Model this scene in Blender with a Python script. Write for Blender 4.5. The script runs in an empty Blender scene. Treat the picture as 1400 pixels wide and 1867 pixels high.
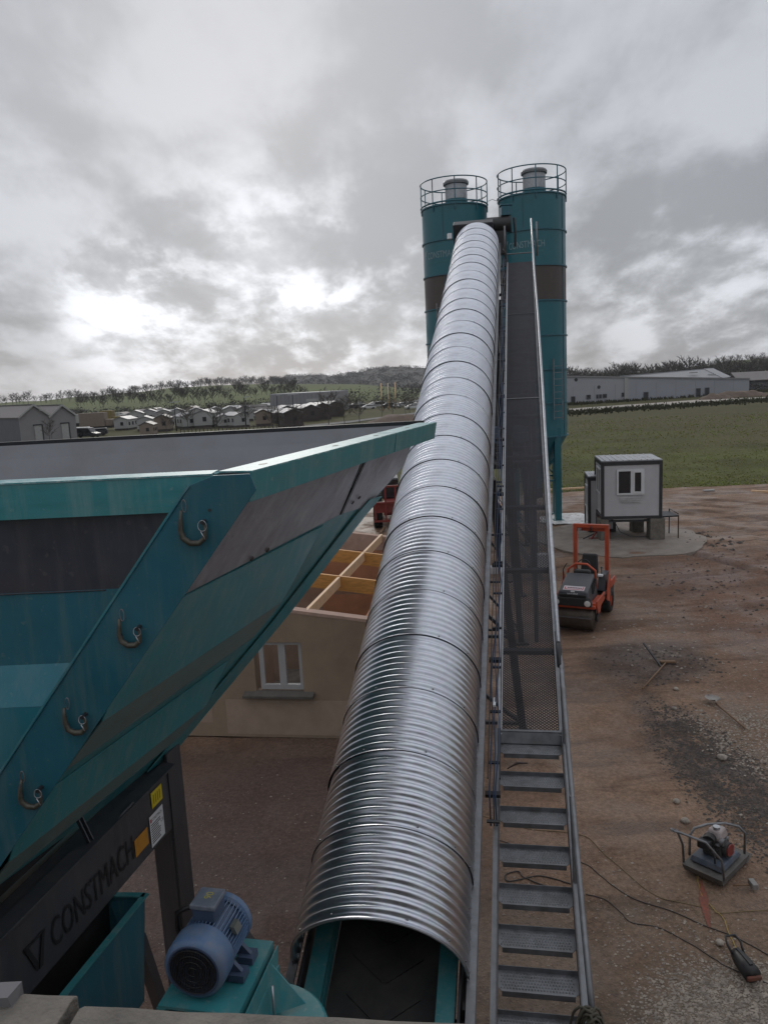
import bpy, bmesh, math, random
from math import radians, sin, cos, pi, atan2, sqrt
from mathutils import Vector, Matrix, noise
random.seed(7)
S = bpy.context.scene
COL = S.collection

# ------------------------------------------------------------------ camera
F, CAMH = 1400.0, 7.0
PITCH, ROLL = radians(9.45), radians(2.8)
_r0 = Vector((1, 0, 0)); _f0 = Vector((0, cos(PITCH), -sin(PITCH))); _u0 = Vector((0, sin(PITCH), cos(PITCH)))
IX = _r0 * cos(ROLL) - _u0 * sin(ROLL); IU = _r0 * sin(ROLL) + _u0 * cos(ROLL)
CAM = Vector((0, 0, CAMH))
cd = bpy.data.cameras.new('camera'); cam = bpy.data.objects.new('camera', cd); COL.objects.link(cam)
cd.sensor_fit = 'HORIZONTAL'; cd.sensor_width = 36; cd.lens = 36; cd.clip_start = 0.05; cd.clip_end = 20000
m = Matrix((IX, IU, -_f0)).transposed().to_4x4(); m.translation = CAM
cam.matrix_world = m; S.camera = cam

# ------------------------------------------------------------------ sky, sun, exposure
SUN_AZ, SUN_EL = radians(-9), radians(24)
sund = Vector((sin(SUN_AZ) * cos(SUN_EL), cos(SUN_AZ) * cos(SUN_EL), sin(SUN_EL)))
W = bpy.data.worlds.new("World"); S.world = W; W.use_nodes = True
nt = W.node_tree; N = nt.nodes; N.clear()
def nd(t, **k):
    n = N.new(t)
    for a, b in k.items(): setattr(n, a, b)
    return n
def lk(a, b): nt.links.new(a, b)
def val(x):
    n = nd('ShaderNodeValue'); n.outputs[0].default_value = x; return n.outputs[0]
def mth(op, a, b=None, c=None):
    n = nd('ShaderNodeMath', operation=op)
    for i, x in enumerate((a, b, c)):
        if x is None: continue
        if isinstance(x, (int, float)): n.inputs[i].default_value = x
        else: lk(x, n.inputs[i])
    return n.outputs[0]
tc = nd('ShaderNodeTexCoord'); sep = nd('ShaderNodeSeparateXYZ'); lk(tc.outputs['Generated'], sep.inputs[0])
zc = mth('ADD', mth('MAXIMUM', sep.outputs[2], 0.0), 0.34)
cmb = nd('ShaderNodeCombineXYZ'); lk(mth('DIVIDE', sep.outputs[0], zc), cmb.inputs[0]); lk(mth('DIVIDE', sep.outputs[1], zc), cmb.inputs[1])
def cloud(scale, det, rough, off, dist=0.0):
    mp = nd('ShaderNodeMapping'); lk(cmb.outputs[0], mp.inputs[0]); mp.inputs['Location'].default_value = off; mp.inputs['Scale'].default_value = (1, 0.62, 1)
    n = nd('ShaderNodeTexNoise'); lk(mp.outputs[0], n.inputs['Vector'])
    n.inputs['Scale'].default_value = scale; n.inputs['Detail'].default_value = det; n.inputs['Roughness'].default_value = rough; n.inputs['Distortion'].default_value = dist
    return n.outputs[0]
def mrange(x, a, b, c=0.0, d=1.0, smooth=True):
    n = nd('ShaderNodeMapRange'); n.interpolation_type = 'SMOOTHSTEP' if smooth else 'LINEAR'
    lk(x, n.inputs[0]); n.inputs[1].default_value = a; n.inputs[2].default_value = b; n.inputs[3].default_value = c; n.inputs[4].default_value = d
    return n.outputs[0]
c1 = cloud(2.3, 6, 0.52, (2.3, 0.4, 0), 0.12)
c2 = cloud(6.5, 8, 0.6, (7.1, 3.2, 0), 0.12)
n1 = mth('ADD', mth('MULTIPLY', c1, 0.65), mth('MULTIPLY', c2, 0.35))
el = sep.outputs[2]
body = mrange(n1, 0.41, 0.59)                                   # thin (1) or thick (0) cloud
hi = mrange(el, 0.10, 0.42)                                     # the even upper deck
lo_v = mth('MULTIPLY_ADD', body, 2.9, 2.6)                      # patchy lower clouds
hi_v = mth('ADD', mth('MULTIPLY_ADD', body, 1.2, 4.0), mth('MULTIPLY', mrange(el, 0.38, 0.75), 2.6))
mixv = mth('ADD', mth('MULTIPLY', lo_v, mth('SUBTRACT', 1.0, hi)), mth('MULTIPLY', hi_v, hi))
def dirdot(az, e):
    v = nd('ShaderNodeVectorMath', operation='DOT_PRODUCT'); lk(tc.outputs['Generated'], v.inputs[0])
    v.inputs[1].default_value = (sin(radians(az)) * cos(radians(e)), cos(radians(az)) * cos(radians(e)), sin(radians(e)))
    return v.outputs['Value']
gap = mrange(mth('ADD', mth('MULTIPLY', c1, 0.4), mth('MULTIPLY', c2, 0.6)), 0.46, 0.60)
lob = mth('MAXIMUM', mth('MAXIMUM', mrange(dirdot(-16.5, 5.2), cos(radians(7)), cos(radians(1))), mrange(dirdot(-4.5, 3.6), cos(radians(8.5)), cos(radians(1)))), mth('MULTIPLY', mrange(dirdot(1, 8.5), cos(radians(5)), cos(radians(.5))), 0.45))
wide = mth('MAXIMUM', mth('MULTIPLY', mrange(dirdot(-7, 3), cos(radians(15)), cos(radians(2))), 0.7), mth('MULTIPLY', mrange(dirdot(22, 5), cos(radians(9)), cos(radians(1))), 0.4))
g1 = mth('MULTIPLY', mth('MAXIMUM', lob, wide), mth('MULTIPLY_ADD', gap, 0.85, 0.15))
glow = mth('ADD', mth('MULTIPLY', g1, 4.8), mth('MULTIPLY', mrange(dirdot(-9, 6), cos(radians(26)), cos(radians(3))), 0.8))
tot = mth('ADD', mixv, glow)
cc = nd('ShaderNodeCombineColor')
lk(mth('MULTIPLY', tot, 0.945), cc.inputs[0]); lk(mth('MULTIPLY', tot, 0.975), cc.inputs[1]); lk(mth('MULTIPLY', tot, 1.045), cc.inputs[2])
sky = nd('ShaderNodeTexSky', sky_type='NISHITA'); sky.sun_disc = False; sky.sun_elevation = SUN_EL; sky.sun_rotation = SUN_AZ
mx = nd('ShaderNodeMix', data_type='RGBA'); mx.inputs[0].default_value = 0.96
lk(sky.outputs[0], mx.inputs[6]); lk(cc.outputs[0], mx.inputs[7])
bg = nd('ShaderNodeBackground'); bg.inputs[1].default_value = 0.10; lk(mx.outputs[2], bg.inputs[0])
wo = nd('ShaderNodeOutputWorld'); lk(bg.outputs[0], wo.inputs[0])
sl = bpy.data.lights.new('sun', 'SUN'); sl.energy = 0.6; sl.angle = radians(16); sl.color = (1.0, 0.95, 0.88)
so = bpy.data.objects.new('sun', sl); COL.objects.link(so); so.rotation_euler = (-sund).to_track_quat('-Z', 'Y').to_euler()
S.view_settings.view_transform = 'Standard'; S.view_settings.look = 'None'; S.view_settings.exposure = 0.22; S.view_settings.gamma = 1.0
S.cycles.max_bounces = 5; S.cycles.diffuse_bounces = 2; S.cycles.glossy_bounces = 3

# ------------------------------------------------------------------ helpers: where a line of sight meets a real surface
def ray(u, v): return _f0 + IX * ((u - 700) / F) - IU * ((v - 933.5) / F)
def gz(u, v, z=0.0):
    d = ray(u, v); return CAM + d * ((z - CAMH) / d.z)
def at(u, v, y):
    d = ray(u, v); return CAM + d * (y / d.y)
def V(*a): return Vector(a)

# ------------------------------------------------------------------ materials
def new_mat(name):
    mt = bpy.data.materials.new(name); mt.use_nodes = True
    return mt, mt.node_tree, mt.node_tree.nodes['Principled BSDF']
MATS = {}
def mat(name, col, rough=0.6, metal=0.0, var=0.25, scale=3.0, bump=0.0, bscale=40.0, dirt=0.0, dcol=(0.16, 0.12, 0.09), stretch=None, spec=0.5, dscale=1.7, streak=0.0, scol=(0.2, 0.19, 0.17)):
    """paint, metal, plaster ...: base colour broken up by noise, patches of dust, optional bump"""
    if name in MATS: return MATS[name]
    mt, t, p = new_mat(name)
    L = t.links.new
    g = t.nodes.new('ShaderNodeTexCoord'); vec = g.outputs['Object']
    if stretch:
        mp = t.nodes.new('ShaderNodeMapping'); mp.inputs['Scale'].default_value = stretch; L(vec, mp.inputs[0]); vec = mp.outputs[0]
    n = t.nodes.new('ShaderNodeTexNoise'); n.inputs['Scale'].default_value = scale; n.inputs['Detail'].default_value = 6; n.inputs['Roughness'].default_value = 0.6
    L(vec, n.inputs['Vector'])
    r = t.nodes.new('ShaderNodeMapRange'); L(n.outputs[0], r.inputs[0]); r.inputs[1].default_value = 0.3; r.inputs[2].default_value = 0.7; r.inputs[3].default_value = 1 - var; r.inputs[4].default_value = 1 + var
    hs = t.nodes.new('ShaderNodeVectorMath'); hs.operation = 'SCALE'; hs.inputs[0].default_value = col; L(r.outputs[0], hs.inputs['Scale'])
    out = hs.outputs[0]
    if dirt > 0:
        n2 = t.nodes.new('ShaderNodeTexNoise'); n2.inputs['Scale'].default_value = dscale; n2.inputs['Detail'].default_value = 9; n2.inputs['Roughness'].default_value = 0.7; L(vec, n2.inputs['Vector'])
        r2 = t.nodes.new('ShaderNodeMapRange'); L(n2.outputs[0], r2.inputs[0]); r2.inputs[1].default_value = 0.48; r2.inputs[2].default_value = 0.72; r2.inputs[4].default_value = dirt
        mi = t.nodes.new('ShaderNodeMix'); mi.data_type = 'RGBA'; L(r2.outputs[0], mi.inputs[0]); L(out, mi.inputs[6]); mi.inputs[7].default_value = (*dcol, 1); out = mi.outputs[2]
    if streak > 0:                                                 # runs of dirty water and splashes of slurry
        mp2 = t.nodes.new('ShaderNodeMapping'); mp2.inputs['Scale'].default_value = (9, 9, 0.9); L(g.outputs['Object'], mp2.inputs[0])
        n4 = t.nodes.new('ShaderNodeTexNoise'); n4.inputs['Scale'].default_value = 1.0; n4.inputs['Detail'].default_value = 7; n4.inputs['Roughness'].default_value = 0.7; L(mp2.outputs[0], n4.inputs['Vector'])
        n5 = t.nodes.new('ShaderNodeTexNoise'); n5.inputs['Scale'].default_value = 22; n5.inputs['Detail'].default_value = 4; L(g.outputs['Object'], n5.inputs['Vector'])
        ra = t.nodes.new('ShaderNodeMapRange'); L(n4.outputs[0], ra.inputs[0]); ra.inputs[1].default_value = 0.47; ra.inputs[2].default_value = 0.68; ra.inputs[4].default_value = streak
        rb = t.nodes.new('ShaderNodeMapRange'); L(n5.outputs[0], rb.inputs[0]); rb.inputs[1].default_value = 0.64; rb.inputs[2].default_value = 0.70; rb.inputs[4].default_value = streak
        mm = t.nodes.new('ShaderNodeMath'); mm.operation = 'MAXIMUM'; L(ra.outputs[0], mm.inputs[0]); L(rb.outputs[0], mm.inputs[1])
        mi2 = t.nodes.new('ShaderNodeMix'); mi2.data_type = 'RGBA'; L(mm.outputs[0], mi2.inputs[0]); L(out, mi2.inputs[6]); mi2.inputs[7].default_value = (*scol, 1); out = mi2.outputs[2]
    L(out, p.inputs['Base Color'])
    rr = t.nodes.new('ShaderNodeMapRange'); L(n.outputs[0], rr.inputs[0]); rr.inputs[1].default_value = 0.3; rr.inputs[2].default_value = 0.7
    rr.inputs[3].default_value = max(0.05, rough - 0.1); rr.inputs[4].default_value = min(1, rough + 0.1); L(rr.outputs[0], p.inputs['Roughness'])
    p.inputs['Metallic'].default_value = metal; p.inputs['Specular IOR Level'].default_value = spec
    if bump > 0:
        n3 = t.nodes.new('ShaderNodeTexNoise'); n3.inputs['Scale'].default_value = bscale; n3.inputs['Detail'].default_value = 5; L(vec, n3.inputs['Vector'])
        b = t.nodes.new('ShaderNodeBump'); b.inputs['Strength'].default_value = bump; b.inputs['Distance'].default_value = 0.02; L(n3.outputs[0], b.inputs['Height']); L(b.outputs[0], p.inputs['Normal'])
    MATS[name] = mt
    return mt
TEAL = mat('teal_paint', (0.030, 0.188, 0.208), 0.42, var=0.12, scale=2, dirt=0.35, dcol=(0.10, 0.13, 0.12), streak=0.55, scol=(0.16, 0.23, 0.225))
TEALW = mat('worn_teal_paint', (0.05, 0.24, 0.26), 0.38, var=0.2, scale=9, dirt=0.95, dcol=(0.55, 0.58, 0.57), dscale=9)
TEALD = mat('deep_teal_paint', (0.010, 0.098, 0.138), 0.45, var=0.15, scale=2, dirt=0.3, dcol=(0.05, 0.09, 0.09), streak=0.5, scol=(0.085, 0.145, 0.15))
TEALS = mat('silo_teal_paint', (0.012, 0.112, 0.142), 0.4, var=0.10, scale=0.8, dirt=0.3, dcol=(0.04, 0.12, 0.125), dscale=0.8)
BAND = mat('dark_band_paint', (0.030, 0.032, 0.046), 0.45, var=0.15, dirt=0.3, dcol=(0.08, 0.07, 0.065), streak=0.35, scol=(0.10, 0.095, 0.095))
BANDG = mat('scuffed_grey_paint', (0.24, 0.225, 0.245), 0.38, var=0.2, scale=5, dirt=0.6, dcol=(0.40, 0.37, 0.37), stretch=(1, 1, 0.4), dscale=6, streak=0.45, scol=(0.10, 0.085, 0.085))
DUST = mat('dusty_paint', (0.12, 0.18, 0.175), 0.6, var=0.2, scale=6, dirt=0.5, dcol=(0.20, 0.195, 0.165))
GREYW = mat('bin_inner_grey', (0.20, 0.20, 0.215), 0.55, var=0.12, scale=1.5, dirt=0.35, dcol=(0.13, 0.115, 0.105))
STEELD = mat('dark_steel', (0.022, 0.022, 0.026), 0.5, metal=0.2, var=0.25, dirt=0.3, dcol=(0.07, 0.06, 0.05))
CHASS = mat('chassis_paint', (0.045, 0.047, 0.055), 0.45, var=0.12, dirt=0.35, dcol=(0.075, 0.068, 0.062), streak=0.3, scol=(0.11, 0.10, 0.09))
BLACK = mat('black_plastic', (0.012, 0.012, 0.013), 0.5, var=0.2, dirt=0.3, dcol=(0.05, 0.045, 0.04))
RUBBER = mat('rubber', (0.018, 0.018, 0.018), 0.8, var=0.3, dirt=0.6, dcol=(0.07, 0.055, 0.045))
BELT = mat('belt_rubber', (0.035, 0.034, 0.034), 0.6, var=0.3, scale=5, dirt=0.7, dcol=(0.09, 0.08, 0.07))
GALV = mat('galvanised', (0.42, 0.43, 0.45), 0.42, metal=0.85, var=0.2, scale=14, dirt=0.35, dcol=(0.2, 0.19, 0.18))
GALVD = mat('dull_galvanised', (0.20, 0.205, 0.215), 0.5, metal=0.7, var=0.25, scale=9, dirt=0.6, dcol=(0.11, 0.10, 0.09), dscale=4)
GRATE = mat('mesh_steel', (0.085, 0.083, 0.09), 0.6, metal=0.5, var=0.2)
WHITEP = mat('white_panel', (0.46, 0.46, 0.475), 0.5, var=0.06, scale=1.5, dirt=0.15, dcol=(0.25, 0.23, 0.21))
WHITE = mat('white_plastic', (0.62, 0.63, 0.64), 0.4, var=0.05)
FRAMED = mat('dark_frame', (0.03, 0.03, 0.033), 0.5, var=0.2)
GLASS = mat('window_glass', (0.02, 0.022, 0.026), 0.08, var=0.1, spec=0.7)
ORANGE = mat('orange_paint', (0.42, 0.065, 0.025), 0.45, var=0.15, scale=4, dirt=0.4, dcol=(0.20, 0.10, 0.06))
BLUE = mat('motor_blue', (0.085, 0.150, 0.27), 0.5, var=0.15, scale=6, dirt=0.35, dcol=(0.17, 0.18, 0.19), dscale=6, streak=.4, scol=(.19, .19, .19))
BLUED = mat('motor_blue_dark', (0.05, 0.075, 0.13), 0.55, var=0.2, scale=6)
CABLE = mat('blue_cable', (0.018, 0.035, 0.075), 0.5, var=0.2)
CONC = mat('concrete', (0.15, 0.135, 0.115), 0.85, var=0.3, scale=7, bump=0.6, bscale=50, dirt=0.6, dcol=(0.075, 0.065, 0.055), dscale=5)
CONCL = mat('light_concrete', (0.215, 0.185, 0.158), 0.8, var=0.25, scale=2, bump=0.3, dirt=0.95, dcol=(0.14, 0.098, 0.07), dscale=.9)
PLASTER = mat('beige_render', (0.27, 0.205, 0.145), 0.9, var=0.12, scale=2.5, bump=0.3, bscale=60, dirt=0.45, dcol=(0.17, 0.125, 0.085), dscale=1.1)
PLASTL = mat('pale_render', (0.34, 0.26, 0.195), 0.9, var=0.12, scale=3, bump=0.3, bscale=60, dirt=0.4, dcol=(0.22, 0.165, 0.12))
BRICK = mat('orange_brick', (0.42, 0.195, 0.105), 0.9, var=0.12, scale=3, bump=0.3, dirt=0.3, dcol=(0.17, 0.09, 0.06))
TIMBER = mat('timber', (0.55, 0.27, 0.075), 0.6, var=0.25, scale=5, stretch=(1, 1, 6))
TIMBERP = mat('pale_timber', (0.68, 0.46, 0.28), 0.65, var=0.15, scale=8)
WOODH = mat('wooden_handle', (0.17, 0.10, 0.055), 0.7, var=0.2, scale=20)
IRON = mat('rusty_iron', (0.06, 0.045, 0.038), 0.7, var=0.3, scale=20)
BARK = mat('bark', (0.075, 0.064, 0.053), 0.95, var=0.25, scale=1.0)
BARKF = mat('far_bark', (0.075, 0.067, 0.058), 1.0, var=0.3, scale=0.25)
WOODS = mat('winter_woodland', (0.038, 0.035, 0.029), 1.0, var=0.45, scale=0.03)
CLAD = mat('grey_cladding', (0.21, 0.205, 0.21), 0.6, var=0.08, scale=0.5)
CLADL = mat('pale_cladding', (0.29, 0.295, 0.315), 0.6, var=0.05, scale=0.25)
CLADD = mat('dark_cladding', (0.085, 0.087, 0.098), 0.6, var=0.08, scale=0.5)
ROOFG = mat('grey_roof', (0.19, 0.172, 0.165), 0.7, var=0.12, scale=0.4)
ROOFL = mat('pale_roof', (0.24, 0.24, 0.25), 0.5, var=0.1, scale=0.3)
ROOFD = mat('brown_roof', (0.06, 0.05, 0.048), 0.5, var=0.2, scale=1)
HOMEW = mat('home_white', (0.31, 0.31, 0.30), 0.6, var=0.08)
HOMEB = mat('home_brown', (0.045, 0.035, 0.03), 0.7, var=0.15)
HOMET = mat('home_tan', (0.19, 0.15, 0.115), 0.7, var=0.12)
YELLOW = mat('yellow_sticker', (0.55, 0.42, 0.02), 0.5, var=0.1)
ORSTICK = mat('orange_sticker', (0.45, 0.20, 0.025), 0.5, var=0.15, scale=12)
PALE = mat('pale_lettering', (0.19, 0.27, 0.285), 0.5, var=0.15, scale=3)
GREYL = mat('silver_lettering', (0.12, 0.115, 0.11), 0.45, var=0.1)
DARKL = mat('dark_lettering', (0.012, 0.012, 0.014), 0.6, var=0.1)
REDL = mat('red_print', (0.35, 0.03, 0.05), 0.5, var=0.1)
REDM = mat('red_machine_paint', (0.20, 0.03, 0.025), 0.5, var=0.2, scale=4, dirt=0.5, dcol=(0.09, 0.06, 0.05))
ROPE = mat('rope', (0.075, 0.068, 0.05), 0.9, var=0.3, scale=20)
STONE = mat('stone', (0.29, 0.25, 0.21), 0.9, var=0.45, scale=9)
STONED = mat('dark_stone', (0.075, 0.066, 0.058), 0.9, var=0.5, scale=9)
SPOIL = mat('spoil_soil', (0.125, 0.092, 0.07), 1.0, var=0.25, scale=0.8, bump=0.4, bscale=3)
WEEDS = mat('weeds', (0.034, 0.036, 0.014), 1.0, var=0.45, scale=0.5)
CHALK = mat('wet_cement', (0.55, 0.55, 0.54), 0.35, var=0.4, scale=7, dirt=1.0, dcol=(0.12, 0.09, 0.07), dscale=2.6)

def zinc_material():
    mt, t, p = new_mat('corrugated_zinc'); L = t.links.new
    g = t.nodes.new('ShaderNodeTexCoord')
    n = t.nodes.new('ShaderNodeTexNoise'); n.inputs['Scale'].default_value = 2.4; n.inputs['Detail'].default_value = 8; n.inputs['Roughness'].default_value = 0.65; L(g.outputs['Object'], n.inputs['Vector'])
    v = t.nodes.new('ShaderNodeTexVoronoi'); v.inputs['Scale'].default_value = 38; L(g.outputs['Object'], v.inputs['Vector'])
    cr = t.nodes.new('ShaderNodeValToRGB'); L(n.outputs[0], cr.inputs[0])
    cr.color_ramp.elements[0].position = 0.3; cr.color_ramp.elements[0].color = (0.54, 0.56, 0.61, 1)
    cr.color_ramp.elements[1].position = 0.7; cr.color_ramp.elements[1].color = (0.70, 0.72, 0.77, 1)
    mi = t.nodes.new('ShaderNodeMix'); mi.data_type = 'RGBA'; mi.blend_type = 'MULTIPLY'; mi.inputs[0].default_value = 0.07
    L(cr.outputs[0], mi.inputs[6]); L(v.outputs['Color'], mi.inputs[7]); L(mi.outputs[2], p.inputs['Base Color'])
    rr = t.nodes.new('ShaderNodeMapRange'); L(n.outputs[0], rr.inputs[0]); rr.inputs[1].default_value = 0.3; rr.inputs[2].default_value = 0.7; rr.inputs[3].default_value = 0.27; rr.inputs[4].default_value = 0.37
    n2 = t.nodes.new('ShaderNodeTexNoise'); n2.inputs['Scale'].default_value = 1.1; n2.inputs['Detail'].default_value = 9; n2.inputs['Roughness'].default_value = 0.72; L(g.outputs['Object'], n2.inputs['Vector'])
    dm = t.nodes.new('ShaderNodeMapRange'); L(n2.outputs[0], dm.inputs[0]); dm.inputs[1].default_value = 0.52; dm.inputs[2].default_value = 0.75; dm.inputs[4].default_value = 0.55
    ml = t.nodes.new('ShaderNodeMath'); ml.operation = 'MULTIPLY_ADD'; L(dm.outputs[0], ml.inputs[0]); ml.inputs[1].default_value = 0.3; L(rr.outputs[0], ml.inputs[2]); L(ml.outputs[0], p.inputs['Roughness'])
    m3 = t.nodes.new('ShaderNodeMix'); m3.data_type = 'RGBA'; L(dm.outputs[0], m3.inputs[0]); L(mi.outputs[2], m3.inputs[6]); m3.inputs[7].default_value = (0.40, 0.40, 0.41, 1); L(m3.outputs[2], p.inputs['Base Color'])
    bp = t.nodes.new('ShaderNodeBump'); bp.inputs['Strength'].default_value = 0.35; bp.inputs['Distance'].default_value = 0.03; n6 = t.nodes.new('ShaderNodeTexNoise'); n6.inputs['Scale'].default_value = 2.2; n6.inputs['Detail'].default_value = 3; L(g.outputs['Object'], n6.inputs['Vector']); L(n6.outputs[0], bp.inputs['Height']); L(bp.outputs[0], p.inputs['Normal'])
    p.inputs['Metallic'].default_value = 1.0
    return mt
ZINC = zinc_material()

# ------------------------------------------------------------------ mesh builder
class MB:
    def __init__(s): s.v = []; s.f = []; s.sm = []; s.g = []
    def add(s, vs, fs, smooth=False):
        o = len(s.v); s.v += [tuple(x) for x in vs]
        s.f += [tuple(i + o for i in f) for f in fs]; s.sm += [smooth] * len(fs); s.g.append((o, len(s.v), len(s.f) - len(fs), len(s.f))); return s
    def box(s, c, size, M=None):
        hx, hy, hz = size[0] / 2, size[1] / 2, size[2] / 2; c = Vector(c)
        vs = [Vector((x, y, z)) for x in (-hx, hx) for y in (-hy, hy) for z in (-hz, hz)]
        if M is not None: vs = [M @ q for q in vs]
        return s.add([c + q for q in vs], [(0, 1, 3, 2), (4, 6, 7, 5), (0, 4, 5, 1), (2, 3, 7, 6), (0, 2, 6, 4), (1, 5, 7, 3)])
    def bbox(s, a, b): return s.box([(a[i] + b[i]) / 2 for i in range(3)], [abs(b[i] - a[i]) for i in range(3)])
    def hexa(s, p): # 8 points: bottom ring 0-3, top ring 4-7
        return s.add(p, [(3, 2, 1, 0), (4, 5, 6, 7), (0, 1, 5, 4), (1, 2, 6, 5), (2, 3, 7, 6), (3, 0, 4, 7)])
    def beam(s, a, b, w, h, up=None):
        a, b = Vector(a), Vector(b); d = (b - a).normalized(); u = Vector(up) if up is not None else Vector((0, 0, 1))
        if abs(d.dot(u)) > 0.98: u = Vector((0, 1, 0))
        sd = d.cross(u).normalized() * (w / 2); n = sd.cross(d).normalized() * (h / 2)
        return s.add([a - sd - n, a + sd - n, a + sd + n, a - sd + n, b - sd - n, b + sd - n, b + sd + n, b - sd + n],
                     [(0, 1, 2, 3), (7, 6, 5, 4), (4, 5, 1, 0), (5, 6, 2, 1), (6, 7, 3, 2), (7, 4, 0, 3)])
    def tube(s, pts, r, n=8, cap=True, closed=False):
        pts = [Vector(p) for p in pts]; k = len(pts); rs = r if isinstance(r, (list, tuple)) else [r] * k
        vs = []; prev = None
        for i, p in enumerate(pts):
            if closed: d = pts[(i + 1) % k] - pts[i - 1]
            else: d = pts[min(i + 1, k - 1)] - pts[max(i - 1, 0)]
            d = d.normalized() if d.length > 1e-9 else Vector((0, 0, 1))
            if prev is None:
                u = Vector((0, 0, 1)) if abs(d.z) < 0.9 else Vector((1, 0, 0)); x = d.cross(u).normalized()
            else:
                x = prev - d * prev.dot(d); x = x.normalized() if x.length > 1e-6 else d.orthogonal().normalized()
            prev = x; y = d.cross(x)
            vs += [p + (x * cos(2 * pi * j / n) + y * sin(2 * pi * j / n)) * rs[i] for j in range(n)]
        fs = []
        for i in range(k if closed else k - 1):
            i2 = (i + 1) % k
            for j in range(n): fs.append((i * n + j, i * n + (j + 1) % n, i2 * n + (j + 1) % n, i2 * n + j))
        o = len(s.v); s.add(vs, fs, True)
        if cap and not closed:
            s.f += [tuple(o + j for j in reversed(range(n))), tuple(o + (k - 1) * n + j for j in range(n))]; s.sm += [False, False]
        return s
    def lathe(s, prof, c=(0, 0, 0), axis=(0, 0, 1), n=32, smooth=True, a0=0.0, a1=2 * pi):
        ax = Vector(axis).normalized(); x = ax.orthogonal().normalized(); y = ax.cross(x); c = Vector(c)
        full = abs(a1 - a0 - 2 * pi) < 1e-6; m = n if full else n + 1; vs = []
        for r, h in prof:
            vs += [c + ax * h + (x * cos(a0 + (a1 - a0) * j / n) + y * sin(a0 + (a1 - a0) * j / n)) * r for j in range(m)]
        fs = []
        for i in range(len(prof) - 1):
            for j in range(n): fs.append((i * m + j, i * m + (j + 1) % m, (i + 1) * m + (j + 1) % m, (i + 1) * m + j))
        return s.add(vs, fs, smooth)
    def cyl(s, a, b, r, n=24):
        a, b = Vector(a), Vector(b); h = (b - a).length
        return s.lathe([(0.0001, 0), (r, 0)], a, b - a, n, False).lathe([(r, 0), (r, h)], a, b - a, n, True).lathe([(r, h), (0.0001, h)], a, b - a, n, False)
    def slab(s, pts, d): # polygon given an offset vector as thickness
        d = Vector(d); k = len(pts); P = [Vector(p) for p in pts]
        fs = [tuple(reversed(range(k))), tuple(range(k, 2 * k))] + [(i, (i + 1) % k, k + (i + 1) % k, k + i) for i in range(k)]
        return s.add(P + [p + d for p in P], fs)
    def quad(s, a, b, c, d): return s.add([a, b, c, d], [(0, 1, 2, 3)])
    def build(s, name, mt, parent=None, bevel=0.0):
        me = bpy.data.meshes.new(name); o = Vector(parent_off(parent))
        me.from_pydata([(x - o.x, y - o.y, z - o.z) for x, y, z in s.v], [], s.f)
        me.polygons.foreach_set('use_smooth', s.sm)
        if not isinstance(mt, (list, tuple)): mt = [mt]
        for q in mt: me.materials.append(q)
        me.update(); fix_normals(me)
        ob = bpy.data.objects.new(name, me); COL.objects.link(ob)
        if parent is not None: ob.parent = parent
        if bevel > 0:
            b = ob.modifiers.new('bevel', 'BEVEL'); b.width = bevel; b.segments = 2; b.limit_method = 'ANGLE'; b.angle_limit = radians(40)
        return ob
def builds(mb, name, mt, parent=None, bevel=0.0):
    """every shape added to the builder becomes a part of its own"""
    out = []
    for (v0, v1, f0, f1) in mb.g:
        q = MB(); q.v = mb.v[v0:v1]; q.f = [tuple(i - v0 for i in f) for f in mb.f[f0:f1]]; q.sm = mb.sm[f0:f1]; out.append(q.build(name, mt, parent, bevel))
    return out
def fix_normals(me):
    if len(me.polygons) > 60000: return
    bm = bmesh.new(); bm.from_mesh(me); bmesh.ops.recalc_face_normals(bm, faces=bm.faces); bm.to_mesh(me); bm.free()
def parent_off(p):
    o = Vector((0, 0, 0))
    while p is not None: o += p.location; p = p.parent
    return o
def tag(o, label=None, cat=None, group=None, kind=None):
    if label: o['label'] = label
    if cat: o['category'] = cat
    if group: o['group'] = group
    if kind: o['kind'] = kind
    return o
def thing(name, label, cat, loc=(0, 0, 0), rz=0.0, group=None):
    o = bpy.data.objects.new(name, None); COL.objects.link(o); o.location = loc; o.rotation_euler = (0, 0, rz); o.empty_display_size = 0.3
    return tag(o, label, cat, group)
def children(o): return [c for c in o.children]
def dup(o, parent=None):
    c = o.copy(); COL.objects.link(c); c.parent = parent
    for ch in children(o): dup(ch, c)
    return c
def text(name, body, mt, parent, origin, xdir, ydir, height, extrude=0.004, width=None, warp=None, bold=0.0):
    """lettering: a mesh from the built-in font, laid on the plane origin + x*xdir + y*ydir, or bent by warp"""
    cu = bpy.data.curves.new(name, 'FONT'); cu.body = body; cu.extrude = 0.0; cu.offset = bold; cu.resolution_u = 3
    tmp = bpy.data.objects.new(name, cu); COL.objects.link(tmp); bpy.context.view_layer.update()
    dg = bpy.context.evaluated_depsgraph_get(); me = bpy.data.meshes.new_from_object(tmp.evaluated_get(dg))
    bpy.data.objects.remove(tmp)
    xs = [v.co.x for v in me.vertices]; ys = [v.co.y for v in me.vertices]
    x0, x1, y0, y1 = min(xs), max(xs), min(ys), max(ys); sc = height / (y1 - y0); sx = width / (x1 - x0) if width else sc
    X = Vector(xdir).normalized(); Y = Vector(ydir).normalized(); Z = X.cross(Y).normalized(); off = parent_off(parent)
    for v in me.vertices:
        a, b = (v.co.x - x0) * sx, (v.co.y - y0) * sc
        q = warp(a, b) if warp else Vector(origin) + X * a + Y * b + Z * extrude
        v.co = q - off
    me.materials.clear(); me.materials.append(mt)
    ob = bpy.data.objects.new(name, me); COL.objects.link(ob); ob.parent = parent
    return ob

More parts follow.
